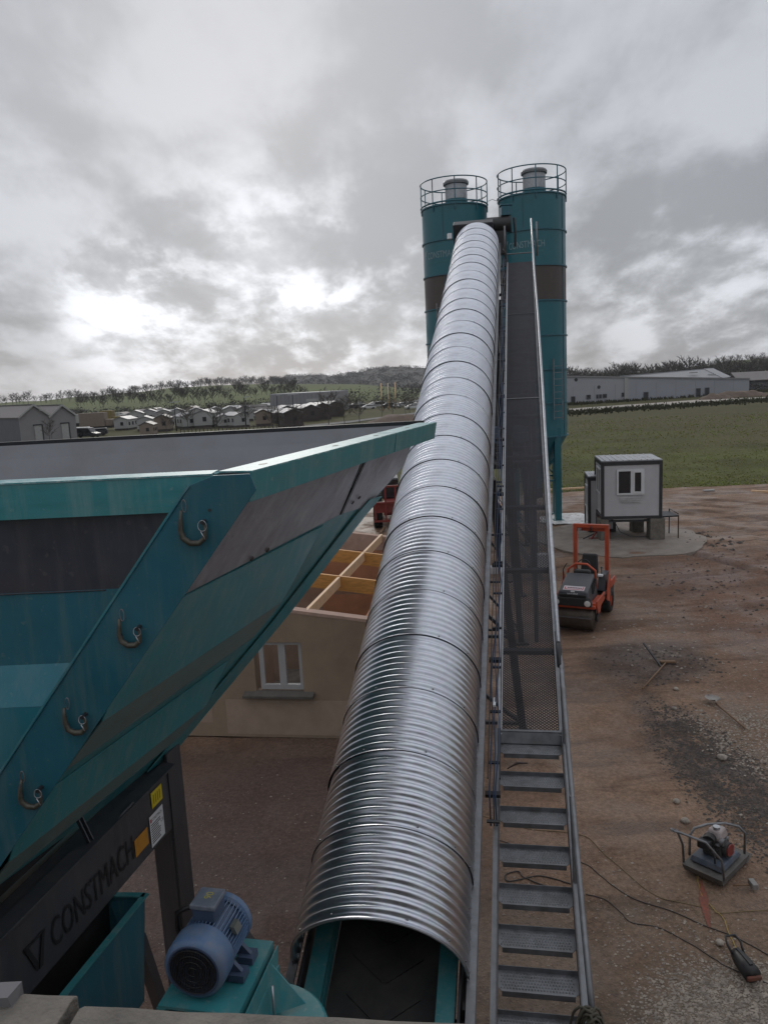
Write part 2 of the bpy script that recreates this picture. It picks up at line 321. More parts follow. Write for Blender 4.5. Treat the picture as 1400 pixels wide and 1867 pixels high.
# ------------------------------------------------------------------ the ground
def nz(x, y, s=1.0, o=0.0): return noise.noise(Vector((x * s + o, y * s + o * 1.7, o)))
RUTS = [(9.6, 31.5, 6.0), (9.6, 31.5, 7.7), (9.2, 31, 9.4), (9.2, 31, 11.1), (10, 30, 13.2), (-4, 22, 17.2), (-4, 22, 18.9)]
def ground_nodes(mt):
    t = mt.node_tree; L = t.links.new
    g = t.nodes.new('ShaderNodeNewGeometry')
    def noi(scale, det=6, rough=0.6, stretch=None, dist=0.0):
        n = t.nodes.new('ShaderNodeTexNoise'); n.inputs['Scale'].default_value = scale; n.inputs['Detail'].default_value = det; n.inputs['Roughness'].default_value = rough; n.inputs['Distortion'].default_value = dist
        v = g.outputs['Position']
        if stretch:
            mp = t.nodes.new('ShaderNodeMapping'); mp.inputs['Scale'].default_value = stretch[:3]; mp.inputs['Rotation'].default_value = (0, 0, stretch[3]); L(v, mp.inputs[0]); v = mp.outputs[0]
        L(v, n.inputs['Vector']); return n.outputs[0]
    def mr(x, a, b, c=0.0, d=1.0):
        n = t.nodes.new('ShaderNodeMapRange'); n.interpolation_type = 'SMOOTHSTEP'; L(x, n.inputs[0])
        for i, q in enumerate((a, b, c, d)): n.inputs[i + 1].default_value = q
        return n.outputs[0]
    def mix(f, a, b, mode='MIX'):
        n = t.nodes.new('ShaderNodeMix'); n.data_type = 'RGBA'; n.blend_type = mode
        for s, x in ((n.inputs[0], f), (n.inputs[6], a), (n.inputs[7], b)):
            if isinstance(x, (int, float)): s.default_value = x
            elif isinstance(x, tuple): s.default_value = (*x, 1)
            else: L(x, s)
        return n.outputs[2]
    def mul(a, b):
        n = t.nodes.new('ShaderNodeMath'); n.operation = 'MULTIPLY'
        for s, x in ((n.inputs[0], a), (n.inputs[1], b)):
            if isinstance(x, (int, float)): s.default_value = x
            else: L(x, s)
        return n.outputs[0]
    wob = t.nodes.new('ShaderNodeTexNoise'); wob.inputs['Scale'].default_value = 0.9; wob.inputs['Detail'].default_value = 5; L(g.outputs['Position'], wob.inputs['Vector'])
    def ell(x, y, rx, ry, rot=0.0, soft=0.45, w=0.9):
        a = t.nodes.new('ShaderNodeVectorMath'); a.operation = 'MULTIPLY_ADD'; L(wob.outputs['Color'], a.inputs[0]); a.inputs[1].default_value = (w, w, 0); L(g.outputs['Position'], a.inputs[2])
        b = t.nodes.new('ShaderNodeVectorMath'); b.operation = 'SUBTRACT'; L(a.outputs[0], b.inputs[0]); b.inputs[1].default_value = (x + w * .5, y + w * .5, 0)
        mp = t.nodes.new('ShaderNodeMapping'); mp.vector_type = 'TEXTURE'; L(b.outputs[0], mp.inputs[0]); mp.inputs['Rotation'].default_value = (0, 0, rot); mp.inputs['Scale'].default_value = (rx, ry, 1)
        l = t.nodes.new('ShaderNodeVectorMath'); l.operation = 'LENGTH'; L(mp.outputs[0], l.inputs[0])
        return mr(l.outputs['Value'], 1 - soft, 1 + soft, 1.0, 0.0)
    return t, L, g, noi, mr, mix, mul, ell
def yard_material():
    mt, t_, p = new_mat('wet_dirt'); t, L, g, noi, mr, mix, mul, ell = ground_nodes(mt)
    col = mix(mr(noi(0.35, 6), 0.35, 0.65), (0.165, 0.100, 0.065), (0.235, 0.152, 0.102))
    col = mix(mul(mr(noi(0.5, 5, 0.6, (0.35, 2.2, 1, radians(-22)), 0.6), 0.48, 0.60), 0.65), col, (0.080, 0.046, 0.031))
    col = mix(mul(mr(noi(0.8, 6, 0.65, (0.22, 3.0, 1, radians(-38)), 0.3), 0.52, 0.60), mul(ell(13.5, 26, 6, 12), 0.75)), col, (0.070, 0.038, 0.027))
    col = mix(mul(mr(noi(1.6, 7, 0.7), 0.50, 0.66), 0.55), col, (0.19, 0.135, 0.10))     # tyre-dragged mud
    col = mix(mul(ell(12.5, 22, 4.2, 7.5), 0.6), col, (0.15, 0.078, 0.052))
    col = mix(mul(ell(-2.0, 10.5, 3.2, 4.2), 0.85), col, (0.082, 0.054, 0.046))                                            # dark yard before the house
    col = mix(mul(ell(3.2, 7.0, 3.0, 3.0), 0.5), col, (0.085, 0.064, 0.046))
    col = mix(mul(ell(6.3, 17.9, 1.55, 1.35, 0.2, 0.3), 0.8), col, (0.062, 0.042, 0.033))
    dg = ell(5.7, 12.6, 0.75, 3.4, radians(6), 0.5); col = mix(mul(dg, mr(noi(2.2, 6, 0.7), 0.35, 0.6)), col, (0.058, 0.043, 0.036))
    dg2 = ell(7.6, 11.6, 1.6, 0.6, 0.5, 0.5); col = mix(mul(dg2, 0.7), col, (0.055, 0.04, 0.032))
    lg = ell(7.1, 13.6, 1.0, 1.6, 0.1, 0.5); col = mix(mul(lg, 0.6), col, (0.165, 0.115, 0.08))
    lg2 = ell(3.6, 7.1, 1.2, 0.9, 0.4, 0.6); col = mix(mul(lg2, 0.75), col, (0.18, 0.15, 0.12))
    col = mix(mul(ell(2.2, 10.9, 0.9, 1.3), 0.5), col, (0.21, 0.125, 0.08))                                                # pale orange sand under the stairs
    sx_ = t.nodes.new('ShaderNodeSeparateXYZ'); L(g.outputs['Position'], sx_.inputs[0]); xm = mr(sx_.outputs[0], 9.0, 10.5); rn = mr(noi(0.6, 5, 0.7), 0.38, 0.6)
    for cx, cy, r in RUTS:                                          # mud churned up along the wheel ruts
        vs_ = t.nodes.new('ShaderNodeVectorMath'); vs_.operation = 'SUBTRACT'; L(g.outputs['Position'], vs_.inputs[0]); vs_.inputs[1].default_value = (cx, cy, 0)
        vm = t.nodes.new('ShaderNodeVectorMath'); vm.operation = 'MULTIPLY'; L(vs_.outputs[0], vm.inputs[0]); vm.inputs[1].default_value = (1, 1, 0)
        vl = t.nodes.new('ShaderNodeVectorMath'); vl.operation = 'LENGTH'; L(vm.outputs[0], vl.inputs[0])
        q1 = t.nodes.new('ShaderNodeMath'); q1.operation = 'SUBTRACT'; L(vl.outputs['Value'], q1.inputs[0]); q1.inputs[1].default_value = r
        q2 = t.nodes.new('ShaderNodeMath'); q2.operation = 'ABSOLUTE'; L(q1.outputs[0], q2.inputs[0])
        col = mix(mul(mul(mr(q2.outputs[0], 0.05, 0.5, 1.0, 0.0), xm), mul(rn, 0.85)), col, (0.085, 0.048, 0.033))
    # pebbles
    v = t.nodes.new('ShaderNodeTexVoronoi'); v.inputs['Scale'].default_value = 26; L(g.outputs['Position'], v.inputs['Vector'])
    pb = mr(v.outputs['Distance'], 0.05, 0.5, 1.0, 0.0)
    peb = mul(pb, mr(noi(1.1, 5, 0.7), 0.42, 0.66)); sepc = t.nodes.new('ShaderNodeSeparateColor'); L(v.outputs['Color'], sepc.inputs[0])
    col = mix(mul(peb, mul(sepc.outputs[0], 0.7)), col, (0.26, 0.20, 0.155))
    col = mix(0.75, col, mr(noi(14, 5, 0.85), 0.3, 0.7, 0.45, 1.45), 'MULTIPLY')
    L(col, p.inputs['Base Color'])
    L(mr(noi(0.45, 6, 0.65), 0.40, 0.60, 0.42, 0.92), p.inputs['Roughness']); p.inputs['Specular IOR Level'].default_value = 0.3
    b = t.nodes.new('ShaderNodeBump'); b.inputs['Strength'].default_value = 0.7; b.inputs['Distance'].default_value = 0.03
    ad = t.nodes.new('ShaderNodeMath'); ad.operation = 'ADD'; L(mul(noi(9, 7, 0.75), 1.0), ad.inputs[0]); L(mul(pb, 0.35), ad.inputs[1])
    L(ad.outputs[0], b.inputs['Height']); L(b.outputs[0], p.inputs['Normal'])
    return mt
def field_material():
    mt, t_, p = new_mat('rough_grass'); t, L, g, noi, mr, mix, mul, ell = ground_nodes(mt)
    col = mix(mr(noi(0.12, 7, 0.65), 0.38, 0.62), (0.058, 0.060, 0.024), (0.095, 0.105, 0.034))
    col = mix(mul(mr(noi(0.3, 5, 0.6, (1, .5, 1, 0.1)), 0.42, 0.68), 0.5), col, (0.065, 0.062, 0.026))
    col = mix(mul(mr(noi(0.03, 4), 0.45, 0.6), 0.6), col, (0.095, 0.080, 0.042))
    spx = t.nodes.new('ShaderNodeSeparateXYZ'); L(g.outputs['Position'], spx.inputs[0])
    col = mix(mul(mr(spx.outputs[1], 60, 110), 0.65), col, (0.075, 0.066, 0.036))                                           # rank brown grass towards the road
    col = mix(mul(mr(noi(1.6, 6, 0.75, (.6, 1, 1, 0.1)), 0.45, 0.7), 0.4), col, (0.042, 0.042, 0.018))
    L(col, p.inputs['Base Color']); p.inputs['Roughness'].default_value = 0.95; p.inputs['Specular IOR Level'].default_value = 0.1
    return mt
YARD = yard_material(); FIELD = field_material()
b = MB(); b.quad((-1900, -300, -0.13), (1900, -300, -0.13), (1900, 2000, -0.13), (-1900, 2000, -0.13))
tag(b.build('ground', FIELD), kind='structure')
def edge_y(x): # where the dirt yard meets the grass
    return 46.2 - 0.12 * max(0, x - 14) + 0.7 * nz(x, 3, 0.16) + (0.05 * (x - 14) ** 2 * 0.12 if x > 14 else 0)
def grid(name, x0, x1, nx, y0, y1f, ny, hfun, mt, ease=1.0):
    b = MB(); vs = []; fs = []
    for j in range(ny + 1):
        for i in range(nx + 1):
            x = x0 + (x1 - x0) * i / nx; y1 = y1f(x); y = y0 + (y1 - y0) * (j / ny) ** ease
            vs.append((x, y, hfun(x, y)))
    for j in range(ny):
        for i in range(nx):
            a = j * (nx + 1) + i; fs.append((a, a + 1, a + nx + 2, a + nx + 1))
    b.add(vs, fs, True); return b.build(name, mt)
def yard_h(x, y):
    rt = 0.0
    if x > 9:
        for cx, cy, r in RUTS:
            d = abs(sqrt((x - cx) ** 2 + (y - cy) ** 2) - r + .35 * nz(x, y, .35, r)) / .22
            if d < 3: rt += (-.085 * math.exp(-d * d) + .045 * math.exp(-(d - 1.7) ** 2 * 2)) * (.5 + nz(x, y, .5, 2 + r))
    h = 0.035 * nz(x, y, 0.5) + 0.022 * nz(x, y, 1.7, 3)
    if y > 18: h += 0.05 * nz(x * 0.5 + y * 0.25, y * 1.3, 0.9, 9) * min(1, (y - 18) / 6)
    d = sqrt((x - 6.3) ** 2 + (y - 17.9) ** 2); h += 0.09 * max(0, 1 - d / 1.8)
    return max(-0.11, h - 0.012 + rt)
tag(grid('dirt_yard', -42, 62, 560, -6, edge_y, 330, yard_h, YARD, 1.25), kind='structure')

# concrete pad under the cabins and the silos
b = MB(); ps = []
for k in range(40):
    a = 2 * pi * k / 40; ps.append((10.0 + (3.3 + 0.5 * nz(k, 1, 0.37)) * cos(a), 32.2 + (3.9 + 0.6 * nz(k, 4, 0.37)) * sin(a), 0.035))
b.slab(ps, (0, 0, -0.2)); tag(b.build('concrete_pad', CONCL), kind='structure')
b = MB(); ps = []
for k in range(36):
    a = 2 * pi * k / 36; q = 1 + 0.35 * nz(cos(a) * 2, sin(a) * 2, 1.3, 5); ps.append((9.2 + 1.55 * q * cos(a), 37.1 + 1.5 * q * sin(a), 0.066))
b.slab(ps, (0, 0, -0.03)); tag(b.build('cement_puddle', CHALK), kind='structure')

# loose stones, laid where the gravel is
def scatter(name, spots, mt, label):
    b = MB()
    for (x, y, rx, ry, n, r0, r1) in spots:
        for _ in range(n):
            a = random.uniform(0, 2 * pi); q = sqrt(random.random()) * random.uniform(0.7, 1.15)
            px, py = x + rx * q * cos(a), y + ry * q * sin(a); r = r0 + (r1 - r0) * random.random() ** 2.5
            z = yard_h(px, py); rr = [r * random.uniform(.7, 1.25) for _ in range(6)]; ro = random.uniform(0, pi)
            vs = [(px + rr[i] * cos(ro + i * pi / 2) * 1.1, py + rr[i] * sin(ro + i * pi / 2) * .9, z + r * 0.15) for i in range(4)] + [(px + r * .2, py, z + rr[4] * 0.75), (px, py, z - r * .3)]
            b.add(vs, [(0, 1, 4), (1, 2, 4), (2, 3, 4), (3, 0, 4), (1, 0, 5), (2, 1, 5), (3, 2, 5), (0, 3, 5)])
    return tag(b.build(name, mt), label, 'gravel', kind='stuff')
scatter('pale_gravel', [(3.75, 7.2, 1.35, 1.0, 7500, .008, .026), (3.4, 8.3, 1.0, .9, 500, .008, .022), (7.0, 13.6, 1.2, 1.7, 2600, .010, .034), (8.5, 19, 3, 4, 500, .015, .05), (2.5, 9, 1.5, 2, 400, .008, .022), (-2, 10, 2.5, 3.5, 350, .008, .022), (7, 10, 3, 2, 350, .01, .03)], STONE, 'pale gravel and pebbles strewn over the dirt yard')
scatter('dark_gravel', [(5.7, 12.4, 0.9, 3.2, 5000, .010, .036), (7.5, 11.6, 1.6, .7, 600, .012, .04), (6.5, 17.5, 1.6, 1.3, 250, .015, .05), (12, 24, 4, 5, 500, .02, .07), (13.5, 31, 1.2, 2.2, 60, .04, .13)], STONED, 'dark wet stones in a band across the dirt yard')
def boulder(p, r, label):
    b = MB(); bm = bmesh.new(); bmesh.ops.create_icosphere(bm, subdivisions=2, radius=r)
    for v in bm.verts: v.co *= 1 + 0.25 * noise.noise(v.co * (1.6 / r) + Vector((p.x, p.y, 0))); v.co.z *= 0.6
    b.add([v.co + p for v in bm.verts], [[v.index for v in f.verts] for f in bm.faces], True); bm.free()
    tag(b.build('stone', STONE), label, 'stone', 'single stones on the yard')
for (u, v, r, l) in [(1232, 1256, .06, 'small pale stone just below the crossed broom and iron bar'), (1316, 1381, .09, 'flat stone lying on the red gravel, nearest the end of the shovel handle'), (1229, 1292, .06, 'flat pale stone half way between broom and dark gravel'), (1249, 1497, .07, 'grey stone just above the plate compactor'), (1312, 1719, .05, 'stone beside the black submersible pump, the nearer to its handle'), (1233, 1461, .06, 'small stone in the dark gravel above the compactor handle')]:
    boulder(gz(u, v, 0.02), r, l)

# meadow tufts
b = MB()
for _ in range(7000):
    q = random.random(); y = 46.2 + 75 * q ** 1.9; x = random.uniform(9 + (y - 46) * 0.12, 17 + y * 0.42)
    if y < edge_y(x) + 0.1: continue
    h = random.uniform(.04, .11) * (1 + 0.9 * nz(x, y, 0.12)) * (1.0 if y < 80 else 1.4); w = random.uniform(.03, .06) * (1 + y / 80)
    for k in range(3):
        a = random.uniform(0, 2 * pi); lx, ly = cos(a) * h * .5, sin(a) * h * .5; sx, sy = -sin(a) * w, cos(a) * w
        b.add([(x - sx, y - sy, -.13), (x + sx, y + sy, -.13), (x + lx, y + ly, -.13 + h)], [(0, 1, 2)])
GRASSB, gt0, gp0 = new_mat('grass_blades')
gn = gt0.nodes.new('ShaderNodeTexNoise'); gn.inputs['Scale'].default_value = 0.2; gn.inputs['Detail'].default_value = 6; gg = gt0.nodes.new('ShaderNodeNewGeometry'); gt0.links.new(gg.outputs['Position'], gn.inputs['Vector'])
gr_ = gt0.nodes.new('ShaderNodeValToRGB'); gt0.links.new(gn.outputs[0], gr_.inputs[0]); gr_.color_ramp.elements[0].position = .35; gr_.color_ramp.elements[0].color = (.24, .21, .10, 1); gr_.color_ramp.elements[1].position = .62; gr_.color_ramp.elements[1].color = (.25, .29, .10, 1)
gd = gt0.nodes.new('ShaderNodeBsdfDiffuse'); gtr = gt0.nodes.new('ShaderNodeBsdfTranslucent'); gm_ = gt0.nodes.new('ShaderNodeMixShader'); gm_.inputs[0].default_value = .5
gt0.links.new(gr_.outputs[0], gd.inputs[0]); gt0.links.new(gr_.outputs[0], gtr.inputs[0]); gt0.links.new(gd.outputs[0], gm_.inputs[1]); gt0.links.new(gtr.outputs[0], gm_.inputs[2]); gt0.links.new(gm_.outputs[0], gt0.nodes['Material Output'].inputs['Surface']); gt0.nodes.remove(gp0)
tag(b.build('meadow_grass', GRASSB), 'rough green and brown grass on the open meadow', 'grass', kind='stuff')

# gravel road across the meadow and the weedy verge beyond it
def strip(name, pts, mt, z=0.0, kind='structure'):
    b = MB(); vs = []; fs = []
    for (x, y, w0, w1) in pts: vs += [(x, y - w0, z), (x, y + w1, z)]
    for i in range(len(pts) - 1): fs.append((2 * i, 2 * i + 2, 2 * i + 3, 2 * i + 1))
    b.add(vs, fs); return tag(b.build(name, mt), kind=kind)
GRAVELR = mat('gravel_road_stone', (0.33, 0.30, 0.265), 0.9, var=0.25, scale=0.6, bump=0.4, bscale=8, dirt=0.5, dcol=(0.10, 0.09, 0.05), dscale=.3)
pr = [gz(u, v) for u, v in [(900, 757), (1045, 748), (1130, 742), (1220, 736), (1300, 730), (1400, 726), (1520, 720)]]
strip('gravel_road', [(p.x, p.y, 7 + 3 * nz(i, 2, 1.1), 9) for i, p in enumerate(pr)], GRAVELR, -0.03)
ASPH = mat('asphalt', (0.13, 0.125, 0.12), 0.9, var=0.12, scale=.4)
pl = [gz(u, v) for u, v in [(470, 789), (560, 776), (640, 768), (700, 760), (770, 751), (830, 744), (900, 738)]]
strip('access_road', [(p.x, p.y, 4, 4) for p in pl], ASPH, -0.04)
pl = [gz(u, v) for u, v in [(130, 812), (200, 797), (300, 791), (400, 787), (470, 783)]]
strip('site_path', [(p.x, p.y, 3, 3) for p in pl], ASPH, -0.045)
b = MB()
for _ in range(4200):
    u = random.uniform(1030, 1440); off = random.choice((-1, 1)); base = 738 - (u - 1040) * 0.066
    p = gz(u, base + (14 + random.gauss(0, 2.0) if off > 0 else -1.2 + random.gauss(0, .7)))
    h = random.uniform(.2, .7) * (1.3 if off < 0 else 0.8); w = random.uniform(.06, .2)
    for k in range(3):
        a = random.uniform(0, 2 * pi); b.add([(p.x - w, p.y, -.13), (p.x + w, p.y + w * .4, -.13), (p.x + cos(a) * h * .4, p.y + sin(a) * .2, h * random.uniform(.6, 1))], [(0, 1, 2)])
tag(b.build('roadside_weeds', WEEDS), 'tall dead weeds along both sides of the gravel road', 'weeds', kind='stuff')

# ------------------------------------------------------------------ far hills
HFIELD = mat('hill_pasture', (0.095, 0.115, 0.042), 1.0, var=0.25, scale=0.012, dirt=0.5, dcol=(0.085, 0.08, 0.045), dscale=.006, spec=0.1)
def dirp(u, v, y): return at(u, v, y)
def ridge(name, prof, ynear, yfar, mt, depth=400, rough=0.0):
    """a hillside: prof = (u, v) of its crest in the photo seen at distance yfar; the slope runs down to the plain at ynear"""
    vs = []; fs = []; nu = len(prof) * 8; NV = 14
    for i in range(nu + 1):
        q = i / nu * (len(prof) - 1); k = min(int(q), len(prof) - 2); f = q - k; f = f * f * (3 - 2 * f)
        u = prof[k][0] * (1 - (q - k)) + prof[k + 1][0] * (q - k); v = prof[k][1] * (1 - f) + prof[k + 1][1] * f
        c = dirp(u, v, yfar)
        for j in range(NV + 1):
            t = j / NV
            if t <= 0.8: w = t / 0.8; y = ynear + (yfar - ynear) * w; h = c.z * (w * w * (3 - 2 * w) * .6 + w * .4)
            else: w = (t - 0.8) / 0.2; y = yfar + depth * w; h = c.z * (1 - .7 * w * w)
            x = c.x * y / yfar; vs.append((x, y, h - 0.5 * (j == 0) + rough * nz(x, y, 0.02) * min(1, t * 3)))
    for i in range(nu):
        for j in range(NV): a = i * (NV + 1) + j; fs.append((a, a + NV + 1, a + NV + 2, a + 1))
    b = MB(); b.add(vs, fs, True); return tag(b.build(name, mt), kind='structure'), vs
hill1, hv1 = ridge('pasture_hill', [(-250, 745), (-60, 738), (60, 731), (150, 723), (230, 716), (330, 706), (400, 702), (470, 700), (540, 700), (640, 700), (760, 708), (900, 716)], 330, 750, HFIELD, 300)
hill2, hv2 = ridge('wooded_hill', [(300, 715), (440, 706), (515, 690), (545, 684), (590, 685), (625, 687), (645, 681), (690, 671), (725, 668), (770, 671), (830, 676), (900, 682), (990, 690), (1080, 694)], 800, 1500, WOODS, 400, 2)
hill3, hv3 = ridge('far_ridge', [(980, 690), (1100, 681), (1200, 677), (1290, 666), (1330, 657), (1400, 653), (1500, 648), (1650, 640)], 420, 800, HFIELD, 300)

# ------------------------------------------------------------------ bare winter trees
def tree_mesh(rng, h, wide=0.32, limbs=14, r0=None, twig=0.012, low=.16):
    """a leafless tree: a leader to the top, limbs all the way up it, branches and twigs on the limbs"""
    tr, cr = MB(), MB(); r0 = r0 or h * 0.018; k_ = h / 10; bend = [Vector((rng.uniform(-1, 1), rng.uniform(-1, 1), 0)) * h * .02 for _ in range(6)]
    lead = [Vector((0, 0, h * (-.02 + .86 * i / 5))) + bend[i] * (i > 0) for i in range(6)]
    tr.tube(lead, [r0 * (1 - .17 * i) for i in range(6)], 5, cap=False)
    def on(f):
        q = f * 5; i = min(int(q), 4); return lead[i].lerp(lead[i + 1], q - i)
    for j in range(limbs):
        f = low + (.96 - low) * (j + rng.random()) / limbs; a = j * 2.4 + rng.uniform(-.6, .6); L1 = h * wide * (.35 + .75 * sin(pi * min(1, f * .85 + .12))) * rng.uniform(.75, 1.15)
        up = rng.uniform(.7, 1.3); d = Vector((cos(a), sin(a), up)).normalized(); p = on(f); m_ = p + d * L1 * .5 + Vector((0, 0, -.04 * L1)); e = p + d * L1 + Vector((0, 0, .06 * L1)); rl = r0 * .42 * (1.1 - .7 * f)
        cr.tube([p, m_, e], [rl, rl * .7, rl * .35], 3, cap=False)
        for _ in range(9):
            g = rng.uniform(.2, 1.0); b0 = p.lerp(m_, g * 2) if g < .5 else m_.lerp(e, g * 2 - 1); L2 = L1 * rng.uniform(.3, .55)
            d2 = (d + Vector((rng.uniform(-1, 1), rng.uniform(-1, 1), rng.uniform(-.2, .9))) * .9).normalized(); b1 = b0 + d2 * L2; w = twig * 1.6 * k_ * 2
            cr.tube([b0, b1], [w, w * .5], 3, cap=False)
            for _ in range(4):
                c0 = b0.lerp(b1, rng.uniform(.3, 1)); d3 = (d2 + Vector((rng.uniform(-1, 1), rng.uniform(-1, 1), rng.uniform(-.3, 1))) * .8).normalized(); c1_ = c0 + d3 * L2 * rng.uniform(.4, .7); sd = d3.orthogonal().normalized() * twig * k_ * 1.6
                cr.add([c0 - sd, c0 + sd, c1_], [(0, 1, 2)])
    return tr, cr
def single(tr, cr): m2 = MB(); m2.add(tr.v, tr.f, True); m2.add(cr.v, cr.f, True); return m2
rng = random.Random(11)
FAR = [single(*tree_mesh(rng, 10, s_, n_, .15, .034)) for s_, n_ in ((.30, 13), (.38, 15), (.44, 16), (.34, 12))]
def far_trees(spots, name, label, group, sc0, sc1, mt=BARKF):
    protos = []
    for i, p in enumerate(spots):
        k = rng.randrange(len(FAR))
        while len(protos) <= k: protos.append(None)
        if protos[k] is None: o = FAR[k].build(name, mt); tag(o, label, 'tree', group); protos[k] = o
        else: o = protos[k].copy(); COL.objects.link(o)
        s_ = rng.uniform(sc0, sc1); o.location = p; o.scale = (s_ * rng.uniform(.9, 1.25), s_ * rng.uniform(.9, 1.25), s_); o.rotation_euler = (0, 0, rng.uniform(0, 6.28))
# the row along the crest of the pasture hill
spots = []
crest = [(230, 716), (330, 706), (400, 702), (470, 700), (530, 700)]
def onprof(prof, u):
    for (a, b_), (c, d) in zip(prof, prof[1:]):
        if a <= u <= c: return b_ + (d - b_) * (u - a) / (c - a)
    return prof[-1][1]
for i in range(84):
    u = 240 + 285 * (i + rng.uniform(-.4, .4)) / 84; p = dirp(u, onprof(crest, u) + 2, 745); spots.append(p)
far_trees(spots, 'bare_tree', 'bare winter tree in the row along the crest of the green hill', 'bare trees along the hill crest', .55, .95)
spots = []
for i in range(34):
    u = -40 + 290 * (i + rng.uniform(-.5, .5)) / 34; p = dirp(u, onprof([(-60, 741), (60, 736), (150, 730), (260, 724)], u), 560); spots.append(p)
far_trees(spots, 'hedgerow_tree', 'bare tree in the dark wood beyond the grey sheds', 'bare trees beyond the sheds', .55, .9)
spots = []
for i in range(64):
    u = 140 + 420 * (i + rng.uniform(-.5, .5)) / 64; p = dirp(u, 742 - (u - 150) * .05 + rng.uniform(-8, 5), 380); p.z = max(0, p.z); spots.append(p)
far_trees(spots, 'hedgerow_tree', 'bare hedgerow tree on the slope below the green pasture', 'bare hedgerow trees on the slope', .4, .8)
spots = []
for i in range(95):
    u = 1010 + 420 * (i + rng.uniform(-.5, .5)) / 95; p = dirp(u, 700, rng.uniform(330, 400)); p.z = 0; spots.append(p)
far_trees(spots, 'woodland_tree', 'bare tree in the wood behind the long white warehouse', 'bare trees behind the warehouse', .75, 1.2)
far_trees([dirp(u, v + 3, 740) for u, v in [(1308, 663), (1332, 658), (1347, 657), (1362, 656), (1374, 655), (1390, 655)]], 'hilltop_tree', 'lone bare tree standing on the green ridge at the far right', 'lone trees on the right ridge', .6, .95)
# far-off wood that reads as one mass: scrub over the wooded hill and thickets at the foot of the hills
b = MB()
def clump(x, y, z, r, n):
    for _ in range(n):
        d = Vector((rng.gauss(0, 1), rng.gauss(0, 1), abs(rng.gauss(0, 1)))).normalized() * r * rng.uniform(.5, 1.0); s_ = r * rng.uniform(.14, .30)
        a, c = Vector((rng.uniform(-1, 1), rng.uniform(-1, 1), rng.uniform(-1, 1))) * s_, Vector((rng.uniform(-1, 1), rng.uniform(-1, 1), rng.uniform(-1, 1))) * s_
        q = Vector((x, y, z)) + d; b.add([q, q + a, q + c], [(0, 1, 2)])
for _ in range(2600):
    i = rng.randrange(len(hv2)); p = hv2[i]
    clump(p[0] + rng.uniform(-25, 25), p[1] + rng.uniform(-25, 25), max(-1, p[2] - 1.5), rng.uniform(4, 7.5), 30)
tag(b.build('far_woodland', WOODS), 'dark leafless woodland covering the rounded hill', 'woodland', kind='stuff')
b = MB()
for _ in range(520):
    u = rng.uniform(-60, 760); y = rng.uniform(300, 420); p = dirp(u, 735, y); clump(p.x, y, 0, rng.uniform(1.5, 3.6), 26)
for _ in range(800):
    u = rng.uniform(1000, 1480); y = rng.uniform(320, 420); p = dirp(u, 690, y); clump(p.x, y, 0, rng.uniform(2.5, 5), 28)
for _ in range(160):
    u = rng.uniform(500, 800); y = rng.uniform(420, 700); p = dirp(u, 705, y); clump(p.x, y, 0, rng.uniform(3, 7), 16)
for _ in range(140):
    u = rng.uniform(1300, 1480); y = rng.uniform(215, 290); p = dirp(u, 690, y); clump(p.x, y, 0, rng.uniform(1.5, 3.5), 16)
tag(b.build('scrub_thicket', WOODS), 'brown scrub and hedges at the foot of the hills', 'scrub', kind='stuff')

# ------------------------------------------------------------------ inclined conveyor: its own axes s (across), n (up from the belt), d (along)
_d = ray(927, 20).normalized(); AZ = atan2(_d.x, _d.y)
_s = Vector((cos(AZ), -sin(AZ), 0)); _n = _s.cross(_d)
def CF(a, b_, t): return CAM + _s * a + _n * b_ + _d * t
def onb(u, v, b_):
    r = ray(u, v); k = b_ / r.dot(_n); return k * r.dot(_s), k * r.dot(_d)
AC, BC, CR = -1.19, -6.416, 0.706
T0, TL, NP = 3.16, 0.802, 29
conv = thing('belt_conveyor', 'long inclined belt conveyor under a shiny corrugated zinc half-round cover', 'conveyor', CF(AC, BC, T0) - Vector((0, 0, 2.35)))
b = MB(); NA, NT = 44, 80; vs = []; fs = []
for j in range(NT + 1):
    t = T0 + (TL + 0.02) * j / NT; r = CR + 0.0160 * cos(2 * pi * (t - T0) * 9 / TL) + 0.011 * (1 - j / NT)
    for i in range(NA + 1):
        th = pi * i / NA; vs.append(CF(AC + r * cos(th), BC + r * sin(th), t))
    for sd in (1, -1): vs.append(CF(AC + sd * r, BC - 0.10, t))
st = NA + 3
for j in range(NT):
    for i in range(NA): a = j * st + i; fs.append((a, a + 1, a + st + 1, a + st))
    a = j * st; fs.append((a + NA + 1, a, a + st, a + st + NA + 1)); fs.append((a + NA, a + NA + 2, a + st + NA + 2, a + st + NA))
b.add(vs, fs, True); cover = b.build('cover_panel', ZINC, conv)
for k in range(1, NP):
    c = cover.copy(); COL.objects.link(c); c.parent = conv; c.location = _d * (TL * k) + _s * random.uniform(-.005, .005) + _n * random.uniform(-.005, .004)
b = MB()
for k in range(NP):
    for th in (.18, .6, 1.15, 2.0, 2.55, 2.95):
        p = CF(AC + (CR + .018) * cos(th), BC + (CR + .018) * sin(th), T0 + TL * k + .045); b.box(p, (.012, .012, .012))
tag(b.build('cover_bolts', GALVD, conv), kind='stuff')
b = MB() # rim of the first panel
b.tube([CF(AC + (CR + .012) * cos(pi * i / 40), BC + (CR + .012) * sin(pi * i / 40), T0) for i in range(41)], .012, 6); b.build('cover_rim', GALV, conv)
TE = T0 + TL * NP
